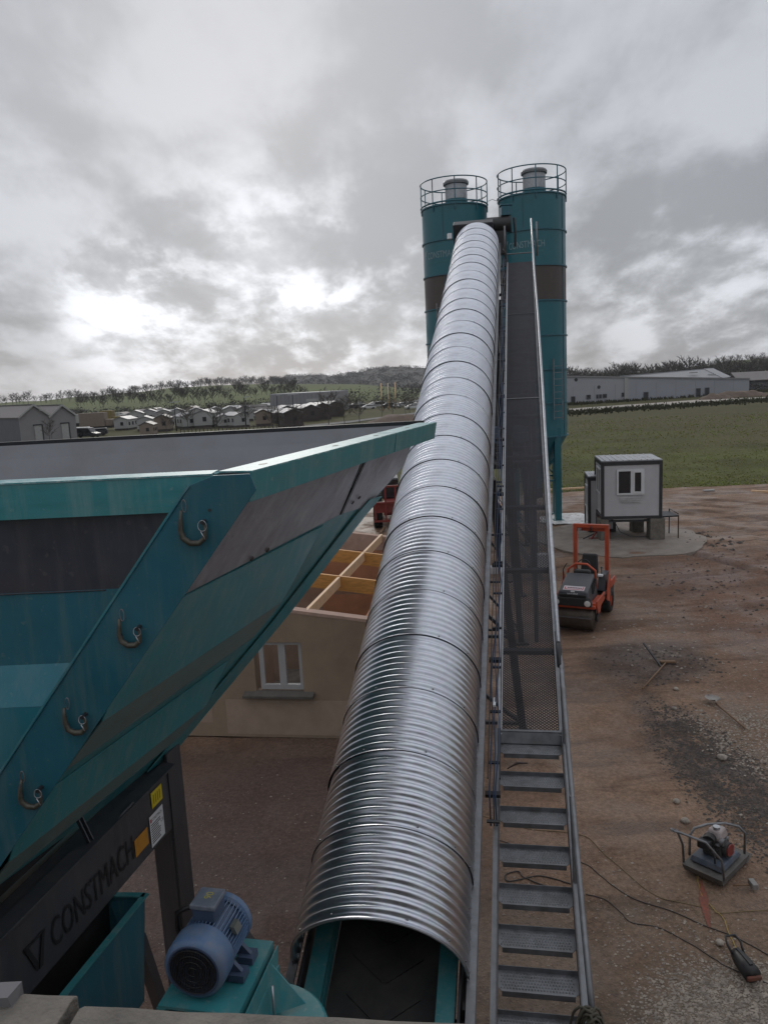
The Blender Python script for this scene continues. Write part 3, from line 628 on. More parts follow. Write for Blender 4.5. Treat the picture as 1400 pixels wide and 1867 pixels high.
for sd in (-1, 1):
    b = MB(); b.beam(CF(AC + sd * .745, BC - .115, 0.6), CF(AC + sd * .745, BC - .115, TE + .5), .075, .012, _n); b.beam(CF(AC + sd * (.775 if sd > 0 else .75), BC - .19, 0.6), CF(AC + sd * (.775 if sd > 0 else .75), BC - .19, TE + .5), .012, .14, _n); b.build('cover_rail', GALVD, conv)
    b = MB(); b.beam(CF(AC + sd * .545, BC - .20, 0.6), CF(AC + sd * .545, BC - .20, TE + .6), .15, .10, _n)
    b.beam(CF(AC + sd * .475, BC - .30, 0.6), CF(AC + sd * .475, BC - .30, TE + .6), .02, .12, _n); b.build('side_channel', TEAL, conv)
    b = MB()
    b.beam(CF(AC + sd * .70, BC - .42, 0.4), CF(AC + sd * .70, BC - .42, TE + .6), .09, .16, _n); b.beam(CF(AC + sd * .70, BC - .95, 0.4), CF(AC + sd * .70, BC - .95, TE + .2), .07, .07, _n)
    for k in range(24): b.beam(CF(AC + sd * .70, BC - .45, 1 + k), CF(AC + sd * .70, BC - .93, 1.5 + k), .05, .05); b.beam(CF(AC + sd * .70, BC - .45, 2 + k), CF(AC + sd * .70, BC - .93, 1.5 + k), .05, .05)
    for k in range(12): b.beam(CF(AC + sd * .70, BC - .15, 1.2 + k * .9), CF(AC + sd * .70, BC - .45, 1.2 + k * .9), .04, .06)
    b.beam(CF(AC + sd * .655, BC - .30, 0.5), CF(AC + sd * .655, BC - .30, TE + .3), .02, .40, _n); b.build('truss', STEELD, conv)
b = MB(); b.beam(CF(AC, BC - .40, 0.3), CF(AC, BC - .40, TE + .7), .94, .02, _n)
for k in range(70):
    t = .6 + k * .33
    for sd in (-1, 1):
        b.beam(CF(AC, BC - .385, t), CF(AC + sd * .30, BC - .385, t + .22), .04, .03, _n)
b.build('belt', BELT, conv)
b = MB()
for k in range(24): b.lathe([(.001, 0), (.05, 0), (.05, 1.3), (.001, 1.3)], CF(AC - .65, BC - .5, 1 + k), _s, 10)
builds(b, 'roller', STEELD, conv)
def vleg(t, sd, top=-.98):
    p = CF(AC + sd * .70, BC + top, t); q = Vector((p.x + _s.x * sd * .5, p.y + _s.y * sd * .5, 0)); b = MB(); b.beam(p, q, .14, .14); b.box((q.x, q.y, .03), (.35, .35, .06)); return b, p, q
for t in (12.6, 18.5, 23.5):
    ends = []
    for sd in (-1, 1):
        b, p, q = vleg(t, sd); b.build('support_leg', STEELD, conv); ends.append((p, q))
    b = MB()
    for f0, f1 in ((.25, .6), (.6, .95)):
        b.beam(ends[0][0].lerp(ends[0][1], f0), ends[1][0].lerp(ends[1][1], f1), .06, .06); b.beam(ends[0][0].lerp(ends[0][1], f1), ends[1][0].lerp(ends[1][1], f1), .06, .06)
    b.build('leg_brace', STEELD, conv)
# head: housing, drive motor and gearbox
b = MB(); q = [CF(AC - .76, BC - .55, TE + .02), CF(AC + .55, BC - .55, TE + .02), CF(AC + .55, BC - .55, TE + .5), CF(AC - .76, BC - .55, TE + .5)]
b.hexa(q + [p + _n * 1.24 for p in q]); b.build('head_housing', STEELD, conv, .02)
b = MB(); b.box(CF(AC - .88, BC + .36, TE - .05), (.13, .2, .17)); b.build('mount_plate', WHITE, conv)
mo = at(914, 409, 27.2)
b = MB(); b.cyl(mo - _s * .5, mo + _s * .25, .26, 20); b.cyl(mo + _s * .25, mo + _s * .33, .28, 20); b.build('drive_motor', BLACK, conv)
b = MB(); b.box(mo + _s * .15 + Vector((0, 0, .42)), (.34, .3, .3)); b.box(mo + _s * .15 + Vector((0, 0, .6)), (.42, .34, .04)); b.build('motor_terminal_box', TEALD, conv, .01)
b = MB(); b.box(mo - _s * .05 - Vector((0, 0, .6)), (.38, .4, .75)); b.tube([mo + _s * .42 + Vector((0, 0, .2)), mo + _s * .46 - Vector((0, 0, .3)), mo + _s * .44 - Vector((0, 0, .75))], .045, 8); b.build('gearbox', STEELD, conv, .02)
# cable ladder between the cover and the stairs
b = MB()
for a in (-.37, -.245): b.beam(CF(a, -6.72, 5.3), CF(a + .03, -6.72, 26), .012, .03, _n)
for k in range(30): b.beam(CF(-.37, -6.74, 4.8 + k * .72), CF(-.24, -6.74, 4.8 + k * .72), .03, .02, _n)
for k in range(11): b.beam(CF(-.40, -6.85, 5.2 + 2 * k), CF(-.24, -6.85, 5.2 + 2 * k), .05, .05, _n)
b.build('cable_ladder', STEELD, conv)
rc = random.Random(3)
for a0, r_ in ((-.335, .008), (-.300, .006), (-.275, .008)):
    b = MB(); pts = [CF(a0 + rc.uniform(-.022, .022), -6.68 + rc.uniform(-.02, .02), 5.1 + k * .5) for k in range(42)]
    b.tube([CF(a0, -6.78, 4.9) - Vector((0, 0, .12))] + pts, r_, 6); b.build('cable', CABLE, conv)
b = MB(); b.box(CF(-.315, -6.70, 6.35), (.03, .22, .02), Matrix.Rotation(-AZ, 3, 'Z')); b.build('cable_tag', WHITE, conv)

# ------------------------------------------------------------------ stairs and mesh walkway alongside
stair = thing('access_stairs', 'galvanised steel stairs leading up to a mesh walkway beside the zinc covered conveyor', 'stairs', Vector((1.4, 5.0, 0)))
def SL(t): return -.262 + .06 * max(0, (t - 6)) / 20
def SR(t): return .435 + .19 * (max(0, (t - 6)) / 20) ** 1.3
B0 = -7.0
TT = 26.05
for side in (-1, 1):
    fn = SL if side < 0 else SR; b = MB(); ts = [-.45, 2, 4, 6.16]
    for t0, t1 in zip(ts, ts[1:]): b.beam(CF(fn(t0), B0 - .02, t0), CF(fn(t1), B0 - .02, t1), .012, .20, _n); b.beam(CF(fn(t0) + side * .022, B0 + .075, t0), CF(fn(t1) + side * .022, B0 + .075, t1), .055, .010, _n)
    b.build('stringer', GALVD, stair)
    b = MB(); ts = [6.1 + (TT - 6.1) * k / 8 for k in range(9)]
    for t0, t1 in zip(ts, ts[1:]): b.beam(CF(fn(t0), B0 - .01, t0), CF(fn(t1), B0 - .01, t1), .05, .11, _n)
    b.build('walkway_beam', GALVD if side > 0 else GALV, stair)
hd = Vector((_d.x, _d.y, 0)).normalized()
def tread(t, k):
    b = MB(); c = CF((SL(t) + SR(t)) / 2, B0 + .03, t); w = (SR(t) - SL(t)) - .02; D = .225
    P = lambda x, y, z: c + _s * x + hd * y + Vector((0, 0, z))
    ch = .035
    top = [P(-w / 2, D, 0), P(-w / 2, 0.03, 0), P(-w / 2 + ch, -.012, 0), P(w / 2 - ch, -.012, 0), P(w / 2, 0.03, 0), P(w / 2, D, 0)]
    b.slab(top, (0, 0, -.006)); b.slab([P(-w / 2 + ch, -.014, .002), P(w / 2 - ch, -.014, .002), P(w / 2 - ch, -.014, -.05), P(-w / 2 + ch, -.014, -.05)], hd * .006)
    b.slab([P(-w / 2, D, .0), P(w / 2, D, .0), P(w / 2, D, .045), P(-w / 2, D, .045)], hd * .006)
    for i in range(6):
        for j in range(24):
            x = -w / 2 + .03 + (w - .06) * (j + .5 * (i % 2)) / 24; y = .015 + i * .034; q = P(x, y, 0)
            b.add([q - _s * .010, q + _s * .010, q + hd * .022 + _s * .006, q + hd * .022 - _s * .006, q + Vector((0, 0, .012)) + hd * .008], [(0, 1, 4), (1, 2, 4), (2, 3, 4), (3, 0, 4)])
    return b.build('tread', GALVD, stair)
for k, t in enumerate([5.846, 5.41, 4.965, 4.525, 4.103, 3.705, 3.34, 2.98, 2.62, 2.26, 1.9, 1.5, 1.1, .7, .3]): tread(t, k)
b = MB(); b.beam(CF(SL(6.15), B0 + .02, 6.15), CF(SR(6.15), B0 + .02, 6.15), .05, .06); b.slab([CF(SL(6.1), B0 + .05, 6.13), CF(SR(6.1), B0 + .05, 6.13), CF(SR(6.1), B0 - .04, 6.05), CF(SL(6.1), B0 - .04, 6.05)], (0, -.008, 0)); b.build('landing_edge', GALVD, stair)
# expanded metal: every strand a thin standing ribbon
b = MB(); vs = []; fs = []; t = 6.2; row = 0
while t < TT:
    w0, w1 = SL(t) + .02, SR(t) - .02; nseg = 28
    for i in range(nseg + 1):
        a = w0 + (w1 - w0) * i / nseg; dt = (.010 if (i + row) % 2 else -.010)
        vs += [CF(a, B0 + .004, t + dt), CF(a, B0 + .012, t + dt + .0095)]
    o = row * 2 * (nseg + 1)
    for i in range(nseg): fs.append((o + 2 * i, o + 2 * i + 2, o + 2 * i + 3, o + 2 * i + 1))
    row += 1; t += .0205
b.add(vs, fs); b.build('walkway_mesh', GRATE, stair)
b = MB()
for k in range(11):
    t = 7.6 + k * 1.75; b.beam(CF(SL(t), B0 - .07, t), CF(SR(t), B0 - .07, t), .06, .07, _n)
builds(b, 'cross_bar', STEELD, stair)
b = MB(); b.beam(CF(SL(15.3), B0 + .035, 15.3), CF(SR(15.3), B0 + .035, 15.3), .025, .012); b.build('mesh_joint', GALV, stair)
b = MB(); b.beam(CF(SL(20.8), B0 + .035, 20.8), CF(SR(20.8), B0 + .035, 20.8), .03, .012); b.build('mesh_joint', GALVD, stair)
RB = -6.1
b = MB(); pts = []
for (u, v) in [(968, 398), (972, 470), (980, 570), (988, 690), (996, 830), (1005, 985), (1017.5, 1172)]:
    a, t = onb(u, v, RB); pts.append(CF(a, RB, t))
b.tube(pts, .026, 10); b.build('handrail', GALV, stair)
b = MB(); pts = [CF(.418, RB - .015, 6.72)]
for (u, v) in [(1023, 1210), (1036, 1370), (1048, 1510), (1064, 1690), (1080, 1850)]:
    a, t = onb(u, v, RB - .015); pts.append(CF(a, RB - .015, t))
b.tube(pts, .024, 10); b.build('handrail', GALVD, stair)
b = MB(); b.tube([CF(.418, RB - .01, 6.9), CF(.418, RB - .02, 6.35)], .032, 10); b.build('rail_coupling', STEELD, stair)
b = MB(); ts = [6.2 + (26 - 6.2) * k / 8 for k in range(9)]; b.tube([CF(SR(t) + .02, -6.55, t) for t in ts], .017, 8); b.build('middle_rail', GALVD, stair)
for k in range(12):
    t = 7.4 + k * 1.65; p = CF(SR(t) + .035, B0, t); f = (t - 6.7) / 21.3; q = CF(.418 + .2 * f ** 1.2, RB, t + .36); q = Vector((p.x, p.y, q.z)) if False else q
    b = MB(); b.beam(p, q, .035, .035); b.build('rail_post', GALVD, stair)
for t in (2.35, 4.3, 5.95):
    p = CF(SR(t) + .03, B0, t); b = MB(); b.beam(p, CF(.43, RB, t + .36), .04, .04); b.build('rail_post', GALVD, stair)
b = MB(); a0 = CF(SL(TT) - .02, B0 + .3, TT); a1 = CF(SR(TT), B0 + .3, TT)
b.tube([CF(SL(TT) - .12, B0 + .55, TT - .3), a0, a1], .02, 6); b.tube([a0, CF(SL(TT), B0, TT)], .02, 6); b.tube([CF(SL(TT) - .06, B0 + 1.2, TT), CF(SL(TT) - .06, B0, TT)], .03, 6)
b.tube([CF(.62, RB, 27.9), CF(.66, B0, 27.5)], .026, 8); b.tube([CF(.80, RB - .05, 27.9), CF(.80, B0 - .2, 27.5)], .03, 8); b.build('end_rail', GALVD, stair)
for t in (18.8, 23.8):
    p = CF((SL(t) + SR(t)) / 2 + .25, B0 - .1, t); b = MB(); b.beam(p, (p.x, p.y, 0), .10, .10); b.beam(CF(AC + .7, B0 - .35, t), CF(SR(t), B0 - .12, t), .08, .08); b.build('support_post', STEELD, stair)
# coil of rope hung at the foot of the rail
a, t = onb(1074, 1862, RB); rp = CF(a, RB, t)
coil = thing('rope_coil', 'coil of brownish rope hung over the lower end of the stair handrail', 'rope', rp - Vector((0, 0, .35)))
b = MB(); rg = random.Random(5)
for k in range(15):
    w = .075 + .012 * rg.uniform(-1, 1); h = .19 + .04 * rg.uniform(-1, 1); ph = rg.uniform(-.7, .7); c = rp + Vector((rg.uniform(-.05, .05), rg.uniform(-.04, .04), -.15 + rg.uniform(-.02, .02)))
    ax = Vector((cos(ph), sin(ph), 0))
    b.tube([c + ax * w * cos(2 * pi * i / 18) + Vector((0, 0, h * sin(2 * pi * i / 18))) + Vector((-ax.y, ax.x, 0)) * rg.uniform(-.012, .012) for i in range(18)], .0105, 6, closed=True)
b.build('rope_loops', ROPE, coil)
b = MB(); b.tube([rp + Vector((.0, -.01, .03)), rp + Vector((.06, -.05, -.12)), rp + Vector((.08, -.06, -.4))], .02, 7); b.build('rope_end', ROPE, coil)

# ------------------------------------------------------------------ the two cement silos
SBAND = mat('silo_brown_band', (0.058, 0.045, 0.042), .5, var=.12, scale=.8, dirt=.3, dcol=(.085, .065, .055), streak=.3, scol=(.10, .085, .075))
def silo(cx, cy, label, tz, R, rings, bottom, rz_text, txt_a0, txt_z, fn_rot):
    root = thing('cement_silo', label, 'silo', (cx, cy, 0), 0, 'cement silos behind the conveyor')
    rh = (tz - bottom) / rings
    for k in range(rings):
        z0 = bottom + rh * k; z1 = z0 + rh; band = k == rings - 3
        b = MB(); b.lathe([(R, z0 + .02), (R, z1 - .02)], (cx, cy, 0), n=72); b.build('dark_band' if band else 'shell_ring', SBAND if band else TEALS, root)
    b = MB()
    for k in range(rings + 1):
        z = bottom + rh * k; b.lathe([(R - .01, z - .035), (R + .05, z - .03), (R + .05, z + .03), (R - .01, z + .035)], (cx, cy, 0), n=72, smooth=False)
    for k in range(rings):
        z0 = bottom + rh * k
        for a in (2.1, 4.25 + .35 * (k % 2), 5.6): b.beam((cx + (R + .006) * cos(a), cy + (R + .006) * sin(a), z0), (cx + (R + .006) * cos(a), cy + (R + .006) * sin(a), z0 + rh), .02, .03)
    b.build('ring_flanges', TEALD, root)
    b = MB(); b.lathe([(.001, tz + .25), (R, tz)], (cx, cy, 0), n=48); b.build('roof', TEALS, root)
    b = MB(); b.lathe([(R, bottom), (.28, bottom - 2.3), (.28, bottom - 2.7)], (cx, cy, 0), n=48); b.build('cone', TEALS, root)
    b = MB(); b.cyl((cx, cy, bottom - 3.1), (cx, cy, bottom - 2.6), .33, 16); b.build('outlet_valve', STEELD, root)
    lr = R * .92
    for k in range(4):
        a = radians(-55) + k * pi / 2; lx, ly = cx + lr * cos(a), cy + lr * sin(a); b = MB(); b.beam((lx, ly, 0), (lx, ly, bottom + .4), .30, .30); b.box((lx, ly, .04), (.5, .5, .08)); b.build('leg', TEALS, root)
    b = MB()
    for k in range(4):
        a = radians(-55) + k * pi / 2; a2 = a + pi / 2
        p, q = Vector((cx + lr * cos(a), cy + lr * sin(a), 0)), Vector((cx + lr * cos(a2), cy + lr * sin(a2), 0))
        b.beam(p + V(0, 0, 2.0), q + V(0, 0, 2.0), .08, .08); b.beam(p + V(0, 0, 2.0), q + V(0, 0, bottom), .06, .06)
        b.beam(p + V(0, 0, bottom - .9), p + (V(cx, cy, 0) - p) * .35 + V(0, 0, bottom - 1.4), .08, .08)
    b.build('leg_brace', TEALS, root)
    # filter on the roof
    fx, fy = cx + .1, cy - .15
    b = MB(); b.cyl((fx, fy, tz), (fx, fy, tz + .42), .54, 24); b.build('filter_base', TEALS, root)
    fl = MB(); fl.lathe([(.50, tz + .42), (.50, tz + 1.12)], (fx, fy, 0), n=32)
    for k in range(32): a = 2 * pi * k / 32; fl.beam((fx + .505 * cos(a), fy + .505 * sin(a), tz + .44), (fx + .505 * cos(a), fy + .505 * sin(a), tz + 1.1), .03, .03)
    fb = fl.build('filter', GALV, root)
    b = MB(); b.lathe([(.50, tz + 1.08), (.60, tz + 1.10), (.61, tz + 1.20), (.56, tz + 1.27), (.001, tz + 1.29)], (fx, fy, 0), n=28, smooth=False); b.build('filter_cap', GALVD, fb)
    # guard rail
    gr = MB(); rr = R + .03
    for z, r_ in ((.12, .04), (.62, .025), (1.18, .028)): gr.tube([(cx + rr * cos(2 * pi * i / 48), cy + rr * sin(2 * pi * i / 48), tz + z) for i in range(48)], r_, 6, closed=True)
    g = gr.build('guard_rail', TEALD, root)
    b = MB()
    for k in range(9): a = 2 * pi * k / 9 + .25 + fn_rot; b.beam((cx + rr * cos(a), cy + rr * sin(a), tz - .25), (cx + rr * cos(a), cy + rr * sin(a), tz + 1.18), .045, .045)
    builds(b, 'rail_post', TEALD, g)
    # lettering bent round the shell
    def warp(r_add, a0, zz):
        def f(x, y):
            an = a0 + x / R; return Vector((cx + (R + r_add) * cos(an), cy + (R + r_add) * sin(an), zz + y))
        return f
    zb = bottom + rh * (rings - 2)
    text('lettering', 'CONSTMACH', PALE, root, None, (1, 0, 0), (0, 0, 1), .30, width=1.72, warp=warp(.012, txt_a0, zb + rh * .50), bold=.0)
    b = MB(); x = .02; rg = random.Random(4)
    while x < 1.72:
        w = rg.uniform(.04, .07); f = warp(.012, txt_a0, zb + rh * .36); b.quad(f(x, 0), f(x + w, 0), f(x + w, .075), f(x, .075)); x += w + (.025 if rg.random() < .8 else .09)
    b.build('small_print', mat('faint_print', (0.03, 0.15, 0.165), .5, var=.1), root)
    b = MB(); f = warp(.012, txt_a0 - .22, zb + rh * .47)
    for (q) in ([(.0, .45), (.10, .45), (.16, .12), (.13, 0)], [(.14, .16), (.30, .45), (.20, .45), (.13, .30)]): b.add([f(*p) for p in q], [(0, 1, 2, 3)])
    b.build('emblem', PALE, root)
    # ladder
    b = MB(); la = radians(-64 if cx > 6 else -121); 
    z0_ = bottom + (.8 if cx > 6 else rh * 3.0)
    for dx in (-.2, .2):
        p = V(cx + (R + .25) * cos(la) + dx, cy + (R + .25) * sin(la), 0); b.beam(p + V(0, 0, z0_), p + V(0, 0, bottom + rh * (2.3 if cx > 6 else 4.15)), .045, .045)
    zz = z0_ + .1
    while zz < bottom + rh * (2.25 if cx > 6 else 4.1): b.beam((cx + (R + .25) * cos(la) - .2, cy + (R + .25) * sin(la), zz), (cx + (R + .25) * cos(la) + .2, cy + (R + .25) * sin(la), zz), .025, .025); zz += .3
    b.build('ladder', GALVD, root)
    if cx < 6: b = MB(); f = warp(.012, radians(-104), bottom + rh * (rings - 3) + .45); b.add([f(*q) for q in ((0, .1), (.25, 0), (.5, .15), (.42, .55), (.2, .6), (.08, .4))], [tuple(range(6))]); b.build('red_emblem', mat('dull_red', (.11, .015, .02), .5, var=.3, scale=3), root)
    return root
silo(7.65, 38.0, 'right-hand teal cement silo, the one rising clear beside the stair handrail', 15.22, 1.55, 7, 4.15, 0, radians(-144), 0, .2)
silo(4.06, 38.6, 'left-hand teal cement silo, its lower half hidden behind the zinc conveyor cover', 15.05, 1.55, 7, 4.15, 0, radians(-153), 0, .2)
b = MB(); b.tube([(5.6, 38, 15.25), (5.8, 38, 15.33), (6.0, 38, 15.25)], .012, 5)
tag(b.build('slack_cable', GALVD), 'thin slack cable hanging between the tops of the two silos', 'cable')

# ------------------------------------------------------------------ mixing tower under the conveyor head, seen through the mesh walkway
tw = thing('mixing_tower', 'dark steel mixing tower standing behind the mesh walkway, in front of the silos', 'mixing tower', (4.6, 29.6, 0))
for (x, y) in ((3.2, 27.6), (5.5, 27.9), (3.2, 31.5), (6.0, 31.8)):
    b = MB(); b.beam((x, y, 0), (x, y, 7.4), .22, .22); b.box((x, y, .04), (.5, .5, .08)); b.build('column', STEELD, tw)
b = MB()
for z in (4.0, 7.3):
    for p, q in (((3.2, 27.6), (5.5, 27.9)), ((3.2, 31.5), (6.0, 31.8)), ((3.2, 27.6), (3.2, 31.5)), ((5.5, 27.9), (6.0, 31.8))): b.beam((*p, z - .12), (*q, z - .12), .16, .22)
for p, q in (((3.2, 31.5, .3), (6.0, 31.8, 3.8)), ((6.0, 31.8, .3), (3.2, 31.5, 3.8)), ((5.5, 27.9, .3), (6.0, 31.8, 3.8))): b.beam(p, q, .09, .09)
builds(b, 'girder', STEELD, tw)
b = MB(); b.bbox((2.6, 26.9, 4.0), (5.7, 32.2, 4.06)); b.build('platform', GRATE, tw)
b = MB(); b.hexa([V(3.6, 28.4, 4.3), V(5.3, 28.4, 4.3), V(5.3, 31, 4.3), V(3.6, 31, 4.3), V(3.4, 28.2, 6.4), V(5.5, 28.2, 6.4), V(5.5, 31.2, 6.4), V(3.4, 31.2, 6.4)]); b.build('mixer_body', CHASS, tw, .04)
b = MB(); b.hexa([V(4.2, 28.9, 6.4), V(5.3, 28.9, 6.4), V(5.3, 30.2, 6.4), V(4.2, 30.2, 6.4), V(3.3, 28.0, 8.6), V(5.6, 28.0, 8.6), V(5.6, 30.4, 8.6), V(3.3, 30.4, 8.6)]); b.build('feed_hopper', CHASS, tw)
b = MB(); b.cyl((5.0, 28.0, 5.0), (5.0, 27.3, 5.0), .3, 16); b.build('mixer_motor', BLUED, tw); b = MB(); b.cyl((4.2, 28.0, 5.0), (4.2, 27.3, 5.0), .3, 16); b.build('mixer_motor', BLUED, tw)
b = MB()
for z in (4.6, 5.1): b.tube([(2.6, 32.2, z), (2.6, 26.9, z), (5.7, 26.9, z), (5.7, 32.2, z)], .022, 6)
for p in ((2.6, 26.9), (3.6, 26.9), (4.6, 26.9), (5.7, 26.9), (5.7, 28.6), (5.7, 30.4), (5.7, 32.2)): b.beam((*p, 4.0), (*p, 5.1), .035, .035)
b.build('railing', GALVD, tw)
b = MB()
for k in range(14): b.box((5.2 - k * .17, 26.2, .3 + k * .28), (.26, .8, .03))
for y in (25.8, 26.6): b.beam((5.35, y, .05), (2.9, y, 4.1), .05, .16)
for y in (25.8,):
    for dz in (.55, 1.05): b.tube([(5.35, y, .1 + dz), (2.9, y, 4.1 + dz)], .022, 6)
b.build('tower_stairs', GALVD, tw)
b = MB(); b.box((5.2, 25.3, .85), (.5, .3, .5)); b.box((3.7, 25.6, .55), (.5, .3, .25)); builds(b, 'control_box', WHITEP, tw, .02)
for (x0, y0, z0, x1, y1, z1) in ((7.0, 36.9, 1.3, 5.2, 30.8, 7.6), (4.2, 37.5, 1.3, 4.3, 30.9, 7.6)):
    b = MB(); b.tube([(x0, y0, z0), (x1, y1, z1)], .17, 14); b.build('screw_conveyor', TEALS, tw)

# ------------------------------------------------------------------ aggregate bin in the foreground left
RZ = 6.55
hB = gz(392, 864, RZ); hC = gz(764, 772, RZ); hDp = gz(305, 1375, 3.5)
hn = (hC - hB).cross(hDp - hB).normalized(); hn = hn if hn.x > 0 else -hn
h1 = (hC - hB).normalized(); h2 = hn.cross(h1); h2 = h2 if h2.z < 0 else -h2
def EP(e1, e2, o=0.0): return hB + h1 * e1 + h2 * e2 + hn * o
def onE(u, v):
    r = ray(u, v); k = (hB - CAM).dot(hn) / r.dot(hn); X = CAM + r * k - hB; return X.dot(h1), X.dot(h2)
FY = hB.y                                                       # the front wall is a vertical plane facing the camera
def FP(x, z, o=0.0): return Vector((x, FY + 0.04 * (hB.x - x) * .5 - o, z))
RIMT = mat('rim_teal_paint', (0.035, 0.205, 0.225), 0.4, var=0.12, scale=3, dirt=0.4, dcol=(0.12, 0.20, 0.20), stretch=(1, 1, 5), streak=.4, scol=(0.24, 0.33, 0.33))
binr = thing('aggregate_bin', 'big teal aggregate bin with flared sides and a dark stripe, filling the left foreground', 'hopper', (-2.6, 6.2, 0))
LEN = (hC - hB).length
# corner line in the front plane: x as a function of depth below the rim
def cx_(dz): return hB.x - 0.757 * dz
XL = -6.2
def fpanel(name, z0, z1, mt, o=0.0):
    b = MB(); b.slab([FP(XL, RZ - z1, o), FP(cx_(z1), RZ - z1, o), FP(cx_(z0), RZ - z0, o), FP(XL, RZ - z0, o)], (0, .012, 0)); return b.build(name, mt, binr)
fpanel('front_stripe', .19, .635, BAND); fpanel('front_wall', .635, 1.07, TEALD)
b = MB() # folded rib on the front wall: its top slope faces the sky
b.slab([FP(XL, RZ - 1.29, .10), FP(cx_(1.29) - .02, RZ - 1.29, .10), FP(cx_(1.07) - .02, RZ - 1.07, 0.0), FP(XL, RZ - 1.07, 0.0)], (0, .012, 0))
b.slab([FP(XL, RZ - 1.95, .10), FP(cx_(1.95) - .02, RZ - 1.95, .10), FP(cx_(1.29) - .02, RZ - 1.292, .10), FP(XL, RZ - 1.292, .10)], (0, .012, 0)); b.build('front_rib', mat('rib_teal_paint', (0.012, 0.135, 0.18), 0.42, var=0.12, scale=2, dirt=0.3, dcol=(0.05, 0.11, 0.12), streak=.4, scol=(0.10, 0.18, 0.19)), binr)
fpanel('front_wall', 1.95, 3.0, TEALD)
# rim: a channel, its flange lying on top
b = MB()
b.slab([FP(XL, RZ - .20, .05), FP(cx_(.20) + .0, RZ - .20, .05), FP(hB.x + .02, RZ - .003, .05), FP(XL, RZ - .003, .05)], (0, .012, 0)); b.build('front_rim', RIMT, binr)
b = MB(); b.slab([FP(XL, RZ, .055), FP(hB.x - .01, RZ, .055), FP(hB.x - .01, RZ, -.14), FP(XL, RZ, -.14)], (0, 0, .008)); b.build('rim_flange', TEALW, binr)
# corner plate carrying the shackles
def plate_edge(dz, w): return Vector((cx_(dz) - .12 + w * .82, FY - .085, RZ - dz))
dzs = [0.06, 3.0]
b = MB()
b.slab([plate_edge(.0, .16), plate_edge(.0, .40) , plate_edge(.09, .52), plate_edge(3.0, .46), plate_edge(3.0, 0), plate_edge(.05, .03)], (0, .014, 0)); b.build('corner_plate', TEALD, binr, .002)
b = MB(); b.slab([plate_edge(.05, .03), plate_edge(3.0, 0), plate_edge(3.0, 0) + V(0, .085, 0), plate_edge(.05, .03) + V(0, .085, 0)], (-.012, 0, 0)); b.build('plate_edge', TEAL, binr)
rgk = random.Random(9)
def shackle(u, v, s_):
    c = Vector(at(u, v, FY - .105)); b = MB()
    J = [(-.055, .10), (-.06, .05), (-.066, -.01), (-.055, -.055), (-.02, -.085), (.03, -.085), (.062, -.06), (.07, -.01), (.062, .025)]
    tl = Matrix.Rotation(radians(rgk.uniform(-6, 8)), 3, 'Y')
    b.tube([c + tl @ V(x * s_, -.012 - .012 * (i % 2) * .3, z * s_) for i, (x, z) in enumerate(J)], [.008, .011, .0155, .017, .0175, .0165, .014, .010, .006], 10); h = b.build('hook', mat('hook_steel', (0.085, 0.08, 0.066), .55, metal=.5, var=.4, scale=30), binr)
    r = MB(); q = c + V(.058 * s_, -.028, .012 * s_); r.tube([q + V(.024 * cos(a), -.004 * sin(2 * a), .03 * sin(a)) * s_ for a in [2 * pi * i / 16 for i in range(16)]], .0024, 6, closed=True)
    r.tube([q + V(-.01, -.006, -.03) * s_, q + V(.012, -.01, -.075) * s_], .003, 6); r.build('split_ring', GALV, h)
    k = MB(); k.tube([c + V(-.036 * s_ + .012 * cos(a), -.012, .125 * s_ + .035 * sin(a)) for a in [2 * pi * i / 12 for i in range(12)]], .003, 6, closed=True); k.build('chain_link', GALVD, h)
    t = MB(); t.cyl(c + V(.062 * s_, .02, .03 * s_), c + V(.062 * s_, -.035, .03 * s_), .012, 10); t.build('pin', STEELD, h)
for (u, v, s_) in ((352, 962, 1.0), (237, 1153, .85), (138, 1313, .85), (57, 1447, .9)): shackle(u, v, s_)
b = MB(); b.cyl(at(382, 930, FY - .09), at(382, 930, FY - .092), .009, 10); b.build('bolt_hole', BLACK, binr)
# end wall
def ewall(name, pts, mt, th=.012, o=0.0):
    b = MB(); b.slab([EP(e1, e2, o) for e1, e2 in pts], hn * -th); return b.build(name, mt, binr)
def cl(e2): return -.186 * e2                                    # near corner in wall coordinates
def cr(e2): return 4.43 + .02 - (.62 * max(0, e2 - .45) ** 1.0)  # far corner
ewall('end_wall', [(cl(0), 0), (LEN, 0)] + [onE(*q) for q in ((736, 850), (662, 933), (521, 1115), (375, 1290), (305, 1375), (0, 1690))] + [(-.5, 4.9)], TEAL)
ewall('scuffed_band', [(cl(.36), .33), (2.93, .24), (3.36, 1.0), (.0, 1.04), (cl(1.0), 1.04)], BANDG, .008, .010)
ewall('scuffed_band', [(2.97, .24), (LEN - .02, .06), onE(734, 850), onE(668, 922), (3.40, 1.0)], BANDG, .008, .010)
b = MB(); b.slab([EP(2.92, .03, .02), EP(2.98, .03, .02), EP(3.42, 1.0, .02), EP(3.36, 1.0, .02)], hn * -.016); b.build('panel_joint', STEELD, binr)
